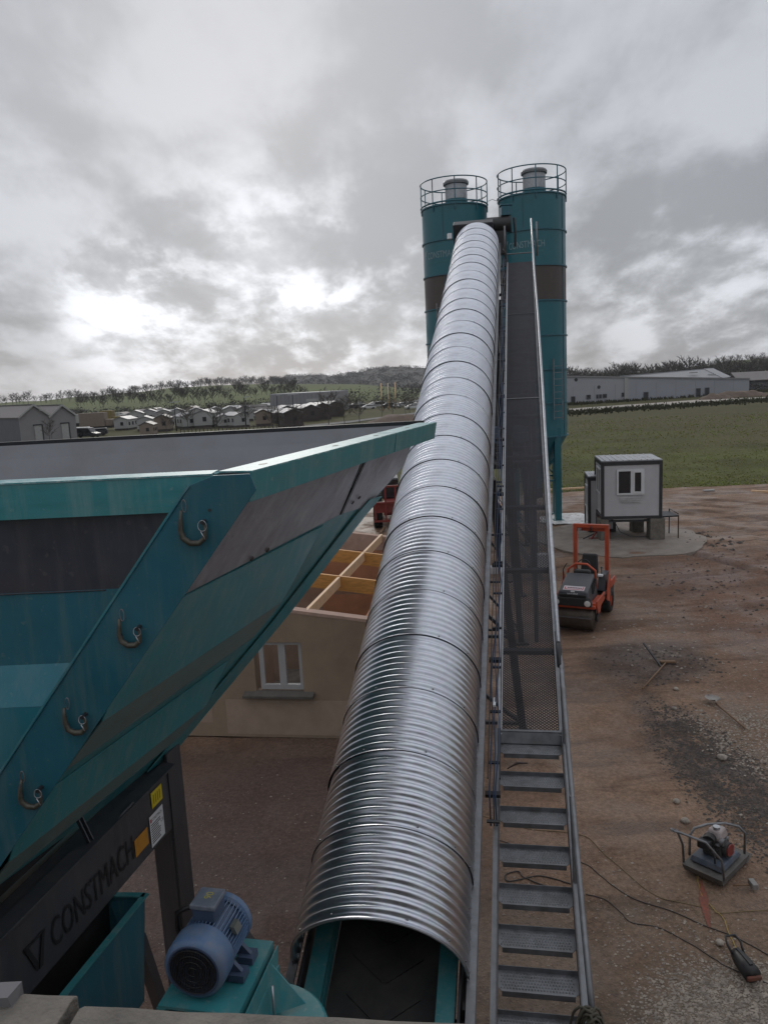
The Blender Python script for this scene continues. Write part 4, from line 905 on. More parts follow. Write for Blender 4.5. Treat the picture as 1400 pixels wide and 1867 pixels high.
# rim of the end wall: two lengths of channel, flange on top and web outside
ho = Vector((hn.x, hn.y, 0)).normalized()
for (e0, e1_, mt) in ((.06, 2.92, TEALW), (2.95, LEN, TEALW)):
    b = MB(); p, q = hB + h1 * e0, hB + h1 * e1_
    b.hexa([p + ho * -.01, q + ho * -.01, q + ho * .20, p + ho * .20, p + ho * -.01 + V(0, 0, .009), q + ho * -.01 + V(0, 0, .009), q + ho * .20 + V(0, 0, .009), p + ho * .20 + V(0, 0, .009)])
    b.build('rim_flange', TEALW, binr)
    b = MB(); b.slab([p + ho * .20 + V(0, 0, .001), q + ho * .20 + V(0, 0, .001), q + ho * .17 - V(0, 0, .17), p + ho * .17 - V(0, 0, .17)], ho * -.010); b.build('rim_web', RIMT, binr)
    b = MB()
    for f in ((.12, .55, .9) if e0 < 1 else (.45,)):
        c = p.lerp(q, f) + ho * .10 + V(0, 0, .0105); b.add([c + h1 * .05 * cos(a) + ho * .02 * sin(a) for a in [2 * pi * i / 12 for i in range(12)]], [tuple(range(12))])
    builds(b, 'slotted_hole', BLACK, binr)
# folded ribs along the end wall
def rib(e2a, e2b, e2c, h, x1a, x1b, x1c, n0):
    b = MB(); A0, A1 = (cl(e2a) + .28, e2a), (x1a, e2a); B0_, B1 = (cl(e2b) + .28, e2b), (x1b, e2b)
    b.slab([EP(*A0, .012), EP(*A1, .012), EP(*B1, h), EP(*B0_, h)], hn * -.008); b.build('rib_face', TEAL, binr)
    b = MB(); b.slab([EP(B0_[0], e2b + .003, h), EP(B1[0], e2b + .003, h), EP(x1c, e2c, h * .75), EP(cl(e2c) + .28, e2c, h * .75)], hn * -.008); b.build('rib_underside', DUST, binr)
    b = MB(); b.slab([EP(cl(e2c) + .28, e2c + .003, h * .75), EP(x1c, e2c + .003, h * .75), EP(x1c, e2c + .06, .012), EP(cl(e2c) + .28, e2c + .06, .012)], hn * -.006); b.build('rib_lip', TEALD, binr)
    b = MB(); b.slab([EP(*A1, .012), EP(*B1, h), EP(x1c, e2c, h * .75), EP(x1c, e2c + .06, .012)], h1 * -.008); b.build('rib_end', TEALD, binr)
rib(1.05, 1.78, 2.20, .13, 2.98, 2.62, 2.46, 0)
rib(2.55, 2.92, 3.26, .11, 2.45, 2.22, 2.05, 1)
# far corner plate and gusset
b = MB(); pts = [onE(*q) for q in ((690, 901), (662, 933), (521, 1115), (375, 1290), (309, 1370))]; inn = [(x - .42, y - .02) for x, y in pts]
for i in range(4):
    b.slab([EP(*pts[i], .05), EP(*pts[i + 1], .05), EP(*inn[i + 1], .03), EP(*inn[i], .03)], hn * -.01)
b.build('far_corner_plate', TEAL, binr)
# weld beads
def weld(p, q, r=.006):
    n_ = max(6, int((q - p).length / .06)); rg_ = random.Random(int(p.x * 99)); b.tube([p.lerp(q, i / n_) for i in range(n_ + 1)], [r * rg_.uniform(.6, 1.4) for _ in range(n_ + 1)], 5)
b = MB(); weld(plate_edge(.05, .035) + V(.0, -.002, 0), plate_edge(3.0, .005) + V(0, -.002, 0)); b.build('weld_bead', TEALD, binr)
b = MB(); weld(FP(XL, RZ - .64, .004), FP(cx_(.64) - .2, RZ - .64, .004), .004); b.build('weld_bead', BAND, binr)
b = MB(); weld(EP(.1, 1.05, .016), EP(2.9, 1.05, .016), .006); b.build('weld_bead', TEAL, binr)
# bolts punched through the band
b = MB()
for (u, v) in ((455, 1016), (484, 1000), (640, 914), (652, 905)):
    e = onE(u, v); c = EP(*e, .02); b.lathe([(.001, .012), (.018, .010), (.024, 0)], c, hn, 8, False)
builds(b, 'rusty_bolt', IRON, binr)
# back wall seen over the rim, other end and inside faces
bk0, bk1 = gz(765, 771, RZ), gz(0, 811, RZ); bd = (bk1 - bk0) / (bk1.x - bk0.x); bkL = bk0 + bd * (XL - bk0.x)
dn = Vector((0, -1.6, -3.0))
b = MB(); b.slab([bk0, bkL, bkL + dn, Vector(EP(2.3, 3.7)) - V(.1, 0, 0)], (0, .012, 0)); b.build('back_wall', GREYW, binr)
b = MB(); b.beam(bk0 + V(.05, .03, .0), bkL + V(0, .03, 0), .07, .05); b.build('back_rim', STEELD, binr)
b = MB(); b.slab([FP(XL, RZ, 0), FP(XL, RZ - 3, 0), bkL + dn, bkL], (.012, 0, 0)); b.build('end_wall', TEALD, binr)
# chassis under the bin
P1 = gz(303, 1398, 3.5); P2 = gz(0, 1699, 3.5); bdir = (P1 - P2); bdir.z = 0; bdir.normalize(); bnrm = Vector((bdir.y, -bdir.x, 0))
def onBm(u, v):
    r = ray(u, v); k = (P1 - CAM).dot(bnrm) / r.dot(bnrm); return CAM + r * k
ZT, ZB = 3.50, 2.86
b = MB(); P0 = P1 - bdir * 5.0; b.hexa([P0 + V(0, 0, ZB - 3.5), P1 + V(0, 0, ZB - 3.5), P1 + V(0, 0, ZB - 3.5) - bnrm * .2, P0 + V(0, 0, ZB - 3.5) - bnrm * .2, P0, P1, P1 - bnrm * .2, P0 - bnrm * .2]); b.build('chassis_beam', CHASS, binr, .004)
b = MB(); b.beam(P0 + V(0, 0, .03) + bnrm * .03, P1 + V(0, 0, .03) + bnrm * .03, .14, .02); b.build('beam_flange', CHASS, binr)
b = MB(); b.beam(P0 + V(0, 0, .25) - bnrm * .35, P1 + V(0, 0, .25) - bnrm * .35, .3, .4); b.build('gate_frame', BLACK, binr)
b = MB()
p = P1 - bdir * 1.32 + V(0, 0, .05)
for off_ in (0, .045): b.beam(p + bdir * off_ + bnrm * .05, p + bdir * off_ - bnrm * .06 + V(0, 0, .28), .012, .03)
b.tube([P1 - bdir * 1.0 + V(0, 0, .02) + bnrm * .06, P1 - bdir * .75 + V(0, 0, .06) + bnrm * .09, P1 - bdir * .68 + V(0, 0, .02) + bnrm * .06], .012, 6)
builds(b, 'gate_rod', CHASS, binr)
tl0, tl1 = onBm(70, 1728), onBm(232, 1558)
o = tl0 + V(0, 0, -.13) + bnrm * .006 + bdir * .14
text('lettering', 'CONSTMACH', DARKL, binr, o, bdir, (0, 0, 1), .225, .004, width=1.12)
b = MB(); e0 = o - bdir * .19 + bnrm * .004
for q in ([(-.10, .22), (-.06, .22), (.02, .03), (0, -.02)], [(.02, -.02), (.06, -.02), (.12, .22), (.09, .22)], [(-.10, .23), (.12, .23), (.12, .21), (-.10, .21)]): b.slab([e0 + bdir * x + V(0, 0, z) for x, z in q], bnrm * .004)
b.build('emblem', DARKL, binr)
def sticker(name, u0, v0, w, h, mt):
    c = onBm(u0, v0) + bnrm * .008; b = MB(); b.slab([c, c + bdir * w, c + bdir * w - V(0, 0, h), c - V(0, 0, h)], bnrm * .003); return b.build(name, mt, binr), c
sticker('warning_sticker', 273, 1448, .19, .15, YELLOW)
ys, yc = sticker('warning_sticker', 243, 1534, .22, .16, ORSTICK)
ws, wc = sticker('data_plate', 270, 1492, .24, .30, WHITE)
b = MB(); rg = random.Random(2)
for r in range(9): z = wc.z - .085 - r * .022; L_ = .16 + .05 * rg.random(); b.slab([wc + bdir * .015 + V(0, 0, z - wc.z) + bnrm * .003, wc + bdir * (.015 + L_ * .8) + V(0, 0, z - wc.z) + bnrm * .003, wc + bdir * (.015 + L_ * .8) + V(0, 0, z - wc.z - .009) + bnrm * .003, wc + bdir * .015 + V(0, 0, z - wc.z - .009) + bnrm * .003], bnrm * .001)
b.build('small_print', DARKL, ws)
text('lettering', 'CONSTMACH', DARKL, ws, wc + bdir * .045 + V(0, 0, -.062) + bnrm * .003, bdir, (0, 0, 1), .028, .001, width=.17)
text('lettering', 'CE', DARKL, ws, wc + bdir * .185 + V(0, 0, -.15) + bnrm * .003, bdir, (0, 0, 1), .03, .001)
b = MB(); q = wc + bdir * .012 + V(0, 0, -.03) + bnrm * .003; b.slab([q, q + bdir * .025, q + bdir * .025 - V(0, 0, .035), q - V(0, 0, .035)], bnrm * .001); b.build('red_mark', REDL, ws)
for k in range(5):
    pass
b = MB()
for k in range(4): q = yc if False else onBm(273, 1448) + bnrm * .011 + bdir * (.03 + .036 * k); b.slab([q - V(0, 0, .03), q + bdir * .014 - V(0, 0, .03), q + bdir * .014 - V(0, 0, .12), q - V(0, 0, .12)], bnrm * .0008)
b.build('sticker_print', mat('sticker_ink', (0.20, 0.15, 0.02), .6, var=.1), binr)
pp = P1 + bdir * .13
for off in (0, -4.4):
    q = pp + bdir * off; b = MB(); b.beam((q.x, q.y, 0), (q.x, q.y, 3.62 if off == 0 else 2.9), .03, .26, bdir)
    b.beam(Vector((q.x, q.y, 0)) - bnrm * .11 - bdir * .13, Vector((q.x, q.y, 3.5 if off == 0 else 2.9)) - bnrm * .11 - bdir * .13, .2, .03, bdir); b.beam(Vector((q.x, q.y, 0)) - bnrm * .11 + bdir * .13, Vector((q.x, q.y, 3.5 if off == 0 else 2.9)) - bnrm * .11 + bdir * .13, .2, .03, bdir); b.box((q.x, q.y, .02), (.5, .5, .04)); b.build('post', CHASS, binr)
for off in (0, -4.4):
    q = pp + bdir * off - bnrm * 3.2; b = MB(); b.beam((q.x, q.y, 0), (q.x, q.y, 3.5), .2, .2); b.box((q.x, q.y, .02), (.5, .5, .04)); b.build('post', CHASS, binr)
b = MB(); b.beam(onBm(247, 1672) + V(0, 0, -.2), onBm(300, 1830) + V(0, 0, -.2), .10, .10); b.build('brace', CHASS, binr)
b = MB(); b.beam(P1 - bdir * 2 - bnrm * .1 + V(0, 0, -.7), P1 - bdir * 2 - bnrm * 3.2 + V(0, 0, -.2), .15, .2); b.beam(P1 - bnrm * .1, P1 - bnrm * 3.2, .15, .2); b.build('cross_beam', CHASS, binr)

# ------------------------------------------------------------------ teal discharge chute below the chassis
tz_ = 2.85
ch = thing('discharge_chute', 'open teal steel chute slung below the lettered dark chassis beam', 'chute', gz(200, 1720, 2.2))
t1, t2, t3 = gz(264, 1633, tz_), gz(112, 1820, tz_), gz(196, 1632, tz_)
tdir = (t1 - t2).normalized(); t0_ = t2 - tdir * .9; tx = (t3 - t1); t4 = t0_ + tx
dr = V(-.03, 0, -.9)
b = MB(); b.slab([t1, t0_, t0_ + dr, t1 + dr + tdir * -.12], tx.normalized() * .008); b.build('outer_side', TEALD, ch)
b = MB(); b.slab([t1, t3, t3 + dr, t1 + dr + tdir * -.12], tdir * -.008); b.build('end_side', TEALD, ch)
b = MB(); b.slab([t3, t4, t4 + dr, t3 + dr], tx.normalized() * -.008); b.build('inner_side', BLACK, ch)
b = MB(); b.beam(t1 + tdir * .02, t0_, .055, .012); b.beam(t1, t3, .055, .012); b.build('rim', TEAL, ch)

# ------------------------------------------------------------------ motor and its teal frame (drive of the collecting belt)
MY = 4.3
mf = at(352, 1772, MY); maz = radians(12); mdir = V(sin(maz), cos(maz), 0); mside = V(cos(maz), -sin(maz), 0); UP = V(0, 0, 1)
fr = thing('belt_drive_frame', 'teal drive frame with gusset and rounded guard under the blue motor', 'machine frame', Vector((mf.x, mf.y, 1.5)))
R0 = .200
zpl = mf.z - R0 - .02
def MP(a, l, z): return mf + mside * a + mdir * l + V(0, 0, z)
b = MB(); b.slab([MP(-.24, -.05, -R0 - .03), MP(.30, -.05, -R0 - .03), MP(.30, .60, -R0 - .03), MP(-.24, .60, -R0 - .03)], (0, 0, -.02)); b.build('motor_plate', TEAL, fr)
b = MB()
for a in (-.22, .27): b.beam(MP(a, -.05, -R0 - .09), MP(a, .60, -R0 - .09), .06, .08)
for a in (.325,): b.slab([MP(a, -.05, -R0 - .06), MP(a, .60, -R0 - .06), MP(a, .56, -R0 - .22), MP(a, -.05, -R0 - .22)], mside * .01)
b.build('frame_rails', TEAL, fr)
b = MB(); b.slab([MP(.33, .45, -R0 - .08), MP(.33, .30, -R0 - .36), MP(.56, .45, -R0 - .36), ], mdir * .01); b.slab([MP(.335, .0, -R0 - .18), MP(.335, .56, -R0 - .18), MP(.335, .56, -R0 - .5), MP(.335, .0, -R0 - .5)], mside * .01); b.build('gusset', TEAL, fr)
b = MB(); b.tube([MP(.38, .33, -R0 - .14), MP(.40, .28, -R0 - .36)], .009, 6); b.build('adjuster_rod', GALV, fr)
b = MB(); q0 = gz(500, 1900, 2.75); b.lathe([(.001, 0), (.42, 0), (.44, -.02), (.44, -.30)], gz(478, 1880, 2.8), UP, 36, False); b.build('rounded_guard', TEAL, fr)
b = MB()
for a in (-.2, .25):
    for l in (0, .5): p = MP(a, l, -R0 - .1); b.beam(p, (p.x, p.y, 0), .1, .1)
b.build('frame_leg', TEALD, fr)
b = MB(); b.beam(at(436, 1690, 5.4), at(534, 1822, 4.9), .05, .07); b.build('brace', STEELD, fr)
mo_ = thing('electric_motor', 'blue finned electric motor with a grey terminal box bolted on the teal frame', 'electric motor', Vector((mf.x, mf.y, zpl)))
b = MB(); b.lathe([(.175, 0.0), (R0, .012), (R0 + .006, .05), (R0 + .006, .17), (R0 - .01, .19)], mf, mdir, 40); b.lathe([(.001, .18), (R0 - .01, .19)], mf, mdir, 40); b.build('fan_cover', BLUE, mo_)
b = MB(); b.lathe([(.001, .004), (.158, .004), (.166, -.006), (.176, .0)], mf, mdir, 40)
b.build('fan_grille', BLUED, mo_)
b = MB()
for i in range(-13, 14):
    x = i * .0115; h = sqrt(max(0, .155 ** 2 - x * x)); b.beam(mf + mside * x - UP * h - mdir * .006, mf + mside * x + UP * h - mdir * .006, .004, .006, mdir)
for r in (.03, .07, .11, .15): b.tube([mf + mside * r * cos(2 * pi * k / 32) + UP * r * sin(2 * pi * k / 32) - mdir * .009 for k in range(32)], .003, 5, closed=True)
b.build('grille_bars', BLACK, mo_)
b = MB(); b.lathe([(.158, .17), (.158, .46)], mf, mdir, 32); b.lathe([(.172, .45), (.195, .47), (.195, .51), (.11, .54), (.001, .54)], mf, mdir, 32, False); b.cyl(mf + mdir * .54, mf + mdir * .64, .035, 14); b.build('motor_body', BLUE, mo_)
b = MB()
for k in range(46):
    a = 2 * pi * k / 46
    if abs(a - pi * 1.5) < .5: continue
    dv = mside * cos(a) + UP * sin(a); b.beam(mf + dv * .173 + mdir * .19, mf + dv * .173 + mdir * .455, .0065, .036, dv)
b.build('cooling_fins', BLUE, mo_)
b = MB()
for l in (.24, .40):
    for sd in (-1, 1):
        b = MB(); b.box(MP(sd * .19, l, -R0 + .005), (.11, .10, .05), Matrix.Rotation(-maz, 3, 'Z')); b.slab([MP(sd * .23, l - .015, -R0 + .02), MP(sd * .11, l - .015, -R0 + .02), MP(sd * .15, l - .015, -.09)], mdir * .03)
        b.build('motor_foot', BLUED, mo_)
b = MB(); RM = Matrix.Rotation(-maz, 3, 'Z'); b.box(MP(-.01, .30, .222), (.155, .17, .10), RM); tb = b.build('terminal_box', BLUED, mo_, .01)
b = MB(); b.box(MP(-.01, .30, .285), (.175, .19, .035), RM); b.build('terminal_lid', mat('lid_grey', (0.13, 0.15, 0.19), .45, var=.15, scale=9, dirt=.6, dcol=(.32, .32, .33), dscale=9), tb, .008)
text('mark', '06', mat('yellow_mark', (0.45, 0.40, 0.08), .6, var=.1), tb, MP(-.03, .345, .304), -mdir, mside, .05, .001)
b = MB(); b.slab([MP(.172, .25, .085), MP(.172, .33, .085), MP(.150, .33, .135), MP(.150, .25, .135)], mside * .03); b.build('rating_plate', mat('plate_grey', (.16, .17, .16), .4, metal=.4, var=.1), mo_)
b = MB(); b.tube([MP(-.09, .28, .24), MP(-.15, .26, .235), MP(-.22, .26, .19), MP(-.25, .30, .05), MP(-.28, .40, -.2), MP(-.27, .5, -.6)], .017, 8); b.build('power_cable', BLACK, mo_)

# ------------------------------------------------------------------ concrete wall the photographer looks over
wl = thing('concrete_wall', 'rough concrete block wall along the very bottom edge of the view', 'wall', (0, 1.3, 0))
q0, q1 = gz(130, 1826, 5.6), gz(1062, 1868, 5.6); wd = (q1 - q0).normalized(); wn = V(-wd.y, wd.x, 0)
def wall_block(x0, x1, zt, push=0.0):
    b = MB(); n_ = 26; vs = []; fs = []; rg = random.Random(int(x0 * 10) + 5)
    for i in range(n_ + 1):
        f = q0 + wd * (x0 + (x1 - x0) * i / n_) + wn * push; j = lambda k: .006 * nz(i * .7, k, 1.0, x0)
        vs += [(f.x, f.y, 0), (f.x, f.y, zt - .012 + j(0)), (f.x - wn.x * .02, f.y - wn.y * .02, zt + j(1)), (f.x - wn.x * .3, f.y - wn.y * .3, zt + j(2)), (f.x - wn.x * .3, f.y - wn.y * .3, 0)]
    for i in range(n_):
        for k in range(4): a = i * 5 + k; fs.append((a, a + 1, a + 6, a + 5))
    fs += [(0, 1, 2, 3, 4), tuple(n_ * 5 + k for k in (4, 3, 2, 1, 0))]
    b.add(vs, fs); return b.build('concrete_block', CONC, wl, .004)
wall_block(.03, 3.2, 5.6); wall_block(-1.9, .0, 5.60, .03)
b = MB(); c = gz(20, 1792, 5.64); b.hexa([c + V(-.4, -.03, -.06), c + V(.015, -.03, -.06), c + V(.015, .02, -.06), c + V(-.4, .02, -.06), c + V(-.4, -.03, -.015), c + V(.004, -.03, -.015), c + V(.015, .02, -.015), c + V(-.4, .02, -.015)])
tag(b.build('pale_offcut', mat('offcut_grey', (.12, .115, .12), .7, var=.1)), 'pale grey block lying on the concrete wall at the lower left corner', 'block')

# ------------------------------------------------------------------ roofless rendered house
HZ = 2.6; hx = at(380, 1350, 14.65); wall_az = -.04
ho_ = thing('rendered_house', 'unfinished roofless beige house with a timber joist grid behind the big bin', 'house', (-2.0, 18.5, 0))
ha = V(.989, -.148, 0); hbk = V(.148, .989, 0); h0 = V(-6.587, 15.346, 0)
def HZf(x): return 2.70 - .134 * (x - 4.6)                          # the wall head falls to the right
def HP(x, y, z): return h0 + ha * x + hbk * y + V(0, 0, z)
def ztop(x, z): return HZf(x) + (z - HZ) if z > 2.15 else z
def hwall(name, x0, y0, x1, y1, z0, z1, mt, rag=0.0):
    b = MB(); b.hexa([HP(x0, y0, z0), HP(x1, y0, z0), HP(x1, y1, z0), HP(x0, y1, z0), HP(x0, y0, ztop(x0, z1)), HP(x1, y0, ztop(x1, z1)), HP(x1, y1, ztop(x1, z1)), HP(x0, y1, ztop(x0, z1))]); return b.build(name, mt, ho_)
WX0, WX1, WZ0, WZ1 = 3.87, 4.86, .98, 2.02
hwall('front_wall', 0, 0, WX0, .2, 0, HZ, PLASTER); hwall('front_wall', WX1, 0, 7.4, .2, 0, HZ, PLASTER)
hwall('front_wall', WX0, 0, WX1, .2, 0, WZ0, PLASTER); hwall('front_wall', WX0, 0, WX1, .2, WZ1, HZ, PLASTER)
hwall('patch', 3.2, -.006, 6.1, .0, .06, .80, PLASTL); hwall('patch', 1.2, -.005, 2.9, .0, .3, 1.5, PLASTL)
b = MB(); ps = []; k = 0
for i in range(44):
    x = 7.4 * i / 43; ps.append((x, .02 * nz(x, 2, 2.0)))
for (x, o), (x2, o2) in zip(ps, ps[1:]): b.hexa([HP(x, -.01, HZf(x) - .05 + o * 1.2), HP(x2, -.01, HZf(x2) - .05 + o2 * 1.2), HP(x2, .21, HZf(x2) - .05), HP(x, .21, HZf(x) - .05), HP(x, -.01, HZf(x) + .012), HP(x2, -.01, HZf(x2) + .012), HP(x2, .21, HZf(x2) + .012), HP(x, .21, HZf(x) + .012)])
b.build('wall_coping', mat('pinkish_mortar', (.42, .29, .23), .9, var=.15, scale=6), ho_)
hwall('back_wall', 0, 7.6, 7.4, 7.8, 0, HZ, BRICK); hwall('back_coping', 0, 7.59, 7.4, 7.81, 2.2, HZ + .02, mat('pinkish_mortar', (.30, .20, .16)))
hwall('side_wall', 7.2, .2, 7.4, 7.6, 0, HZ, BRICK); hwall('side_wall', 0, .2, .2, 7.6, 0, HZ, BRICK)
INPL = mat('inner_plaster', (.34, .24, .185), .9, var=.15, scale=2, dirt=.4, dcol=(.22, .15, .11))
hwall('inner_wall', 2.2, 3.2, 4.55, 3.35, 0, HZ - .3, INPL); hwall('inner_wall', 6.1, 3.2, 7.2, 3.35, 0, HZ - .3, BRICK); hwall('inner_wall', 4.55, 3.2, 6.1, 3.35, 2.1, HZ - .3, INPL)
hwall('inner_wall', 6.0, .2, 6.15, 3.2, 0, HZ - .3, BRICK)
hwall('inner_wall', 3.6, .2, 3.7, 2.0, 0, HZ - .3, INPL); hwall('floor_slab', .2, .2, 7.2, 7.6, 0, .06, CONC)
for y in (2.75, 5.3):
    b = MB(); b.beam(HP(.1, y, HZf(.1) - .13), HP(7.3, y, HZf(7.3) - .13), .07, .34); b.build('joist', TIMBER, ho_)
for x in (4.98, 6.7, 2.6):
    b = MB()
    for y0, y1 in ((.1, 2.71), (2.79, 5.26), (5.34, 7.7)): b.beam(HP(x + .055 * y0, y0, HZf(x) - .10), HP(x + .055 * y1, y1, HZf(x) - .10), .065, .22)
    b.build('joist', TIMBERP, ho_)
win = MB()
for (x0, x1) in ((WX0 + .1, WX0 + .19), (WX0 + .50, WX0 + .64), (WX1 - .07, WX1)): win.hexa([HP(x0, .04, WZ0 + .10), HP(x1, .04, WZ0 + .10), HP(x1, .11, WZ0 + .10), HP(x0, .11, WZ0 + .10), HP(x0, .04, WZ1), HP(x1, .04, WZ1), HP(x1, .11, WZ1), HP(x0, .11, WZ1)])
for (z0, z1) in ((WZ0 + .04, WZ0 + .14), (WZ1 - .06, WZ1)): win.hexa([HP(WX0 + .1, .035, z0), HP(WX1, .035, z0), HP(WX1, .115, z0), HP(WX0 + .1, .115, z0), HP(WX0 + .1, .035, z1), HP(WX1, .035, z1), HP(WX1, .115, z1), HP(WX0 + .1, .115, z1)])
wf = win.build('window', mat('window_white', (.35, .35, .35), .45, var=.08), ho_)
gm, gt_, gp = new_mat('clear_glass'); gp.inputs['Transmission Weight'].default_value = 1; gp.inputs['Roughness'].default_value = 0.02; gp.inputs['IOR'].default_value = 1.1; gp.inputs['Base Color'].default_value = (.9, .92, .92, 1)
b = MB(); b.quad(HP(WX0 + .16, .075, WZ0 + .14), HP(WX0 + .52, .075, WZ0 + .14), HP(WX0 + .52, .075, WZ1 - .06), HP(WX0 + .16, .075, WZ1 - .06)); b.quad(HP(WX0 + .62, .075, WZ0 + .14), HP(WX1 - .06, .075, WZ0 + .14), HP(WX1 - .06, .075, WZ1 - .06), HP(WX0 + .62, .075, WZ1 - .06)); b.build('pane', gm, wf)
b = MB(); b.hexa([HP(WX0 - .25, -.16, WZ0 - .09), HP(WX1 + .22, -.16, WZ0 - .09), HP(WX1 + .22, .04, WZ0 - .09), HP(WX0 - .25, .04, WZ0 - .09), HP(WX0 - .25, -.16, WZ0 - .03), HP(WX1 + .22, -.16, WZ0 - .03), HP(WX1 + .22, .04, WZ0 + .02), HP(WX0 - .25, .04, WZ0 + .02)]); b.build('window_sill', mat('grey_sill', (.10, .09, .08), .9, var=.25, scale=6), ho_, .008)
rg = random.Random(8)
b = MB()
for k in range(4): b.tube([HP(4.7 + .2 * rg.random(), 1.2, .06), HP(4.6 + .3 * rg.random(), 1.3, .5), HP(5.0, 1.4, .8 + .1 * k), HP(5.4, 1.3, .75), HP(5.5, 1.2, .1)], .02, 6)
tag(b.build('conduit_bundle', mat('grey_conduit', (.18, .16, .14), .6)), 'looped grey conduits standing inside the house behind its window', 'conduit')

# ------------------------------------------------------------------ red telehandler, mostly hidden behind the zinc cover
th = thing('telehandler', 'red machine with a big muddy tyre, half hidden behind the zinc cover', 'telehandler', (.2, 38.4, 0))
tw_ = gz(692, 962)
def wheel(name, c, axis, r, w, parent, lugs=18, rim=REDM):
    a = Vector(axis).normalized(); b = MB(); b.lathe([(r * .55, -w / 2), (r * .9, -w / 2), (r, -w * .36), (r, w * .36), (r * .9, w / 2), (r * .55, w / 2)], c, a, 32)
    x = a.orthogonal().normalized(); y = a.cross(x)
    for k in range(lugs):
        for sd in (-1, 1):
            an = 2 * pi * (k + .25 * sd) / lugs; dv = x * cos(an) + y * sin(an); p = Vector(c) + dv * (r + .01) ; b.beam(p, p + a * sd * w * .46 + (a.cross(dv)) * .06, .05 * r * 2, .05, dv)
    t = b.build(name, RUBBER, parent); b = MB(); b.lathe([(.001, -w * .30), (r * .3, -w * .32), (r * .56, -w * .42), (r * .56, w * .42), (r * .3, w * .32), (.001, w * .3)], c, a, 24); b.build('rim', rim, t); return t
T0_ = tw_ + V(-.05, .3, 0)
for dx in (0, 2.1):
    for dy in (0, 3.0): wheel('wheel', (T0_.x + dx, T0_.y + dy, .62), (1, 0, 0), .62, .45, th)
b = MB(); b.bbox((T0_.x + .3, T0_.y - .4, .6), (T0_.x + 1.9, T0_.y + 3.8, 1.25)); b.build('body', REDM, th, .05)
b = MB()
for i in range(5): b.beam((T0_.x - .1 + i * .5, T0_.y - .75, .35), (T0_.x - .1 + i * .5, T0_.y - .75, 2.1), .09, .07)
for z in (.4, 1.3, 2.1): b.beam((T0_.x - .2, T0_.y - .75, z), (T0_.x + 2.1, T0_.y - .75, z), .08, .09)
b.slab([(T0_.x - .15, T0_.y - .70, .8), (T0_.x + 2.1, T0_.y - .70, .8), (T0_.x + 2.1, T0_.y - .70, 1.3), (T0_.x - .15, T0_.y - .70, 1.3)], (0, .04, 0)); b.build('carriage', REDM, th)
b = MB(); b.bbox((T0_.x + .2, T0_.y + .9, 1.25), (T0_.x + 1.1, T0_.y + 2.6, 2.3)); b.build('cab', GLASS, th, .08)
b = MB()
for z in (.12,): 
    for i in (.3, 1.2): b.beam((T0_.x + i, T0_.y - .7, .1), (T0_.x + i - .2, T0_.y - 2.0, .06), .12, .06)
builds(b, 'fork', WOODH, th)

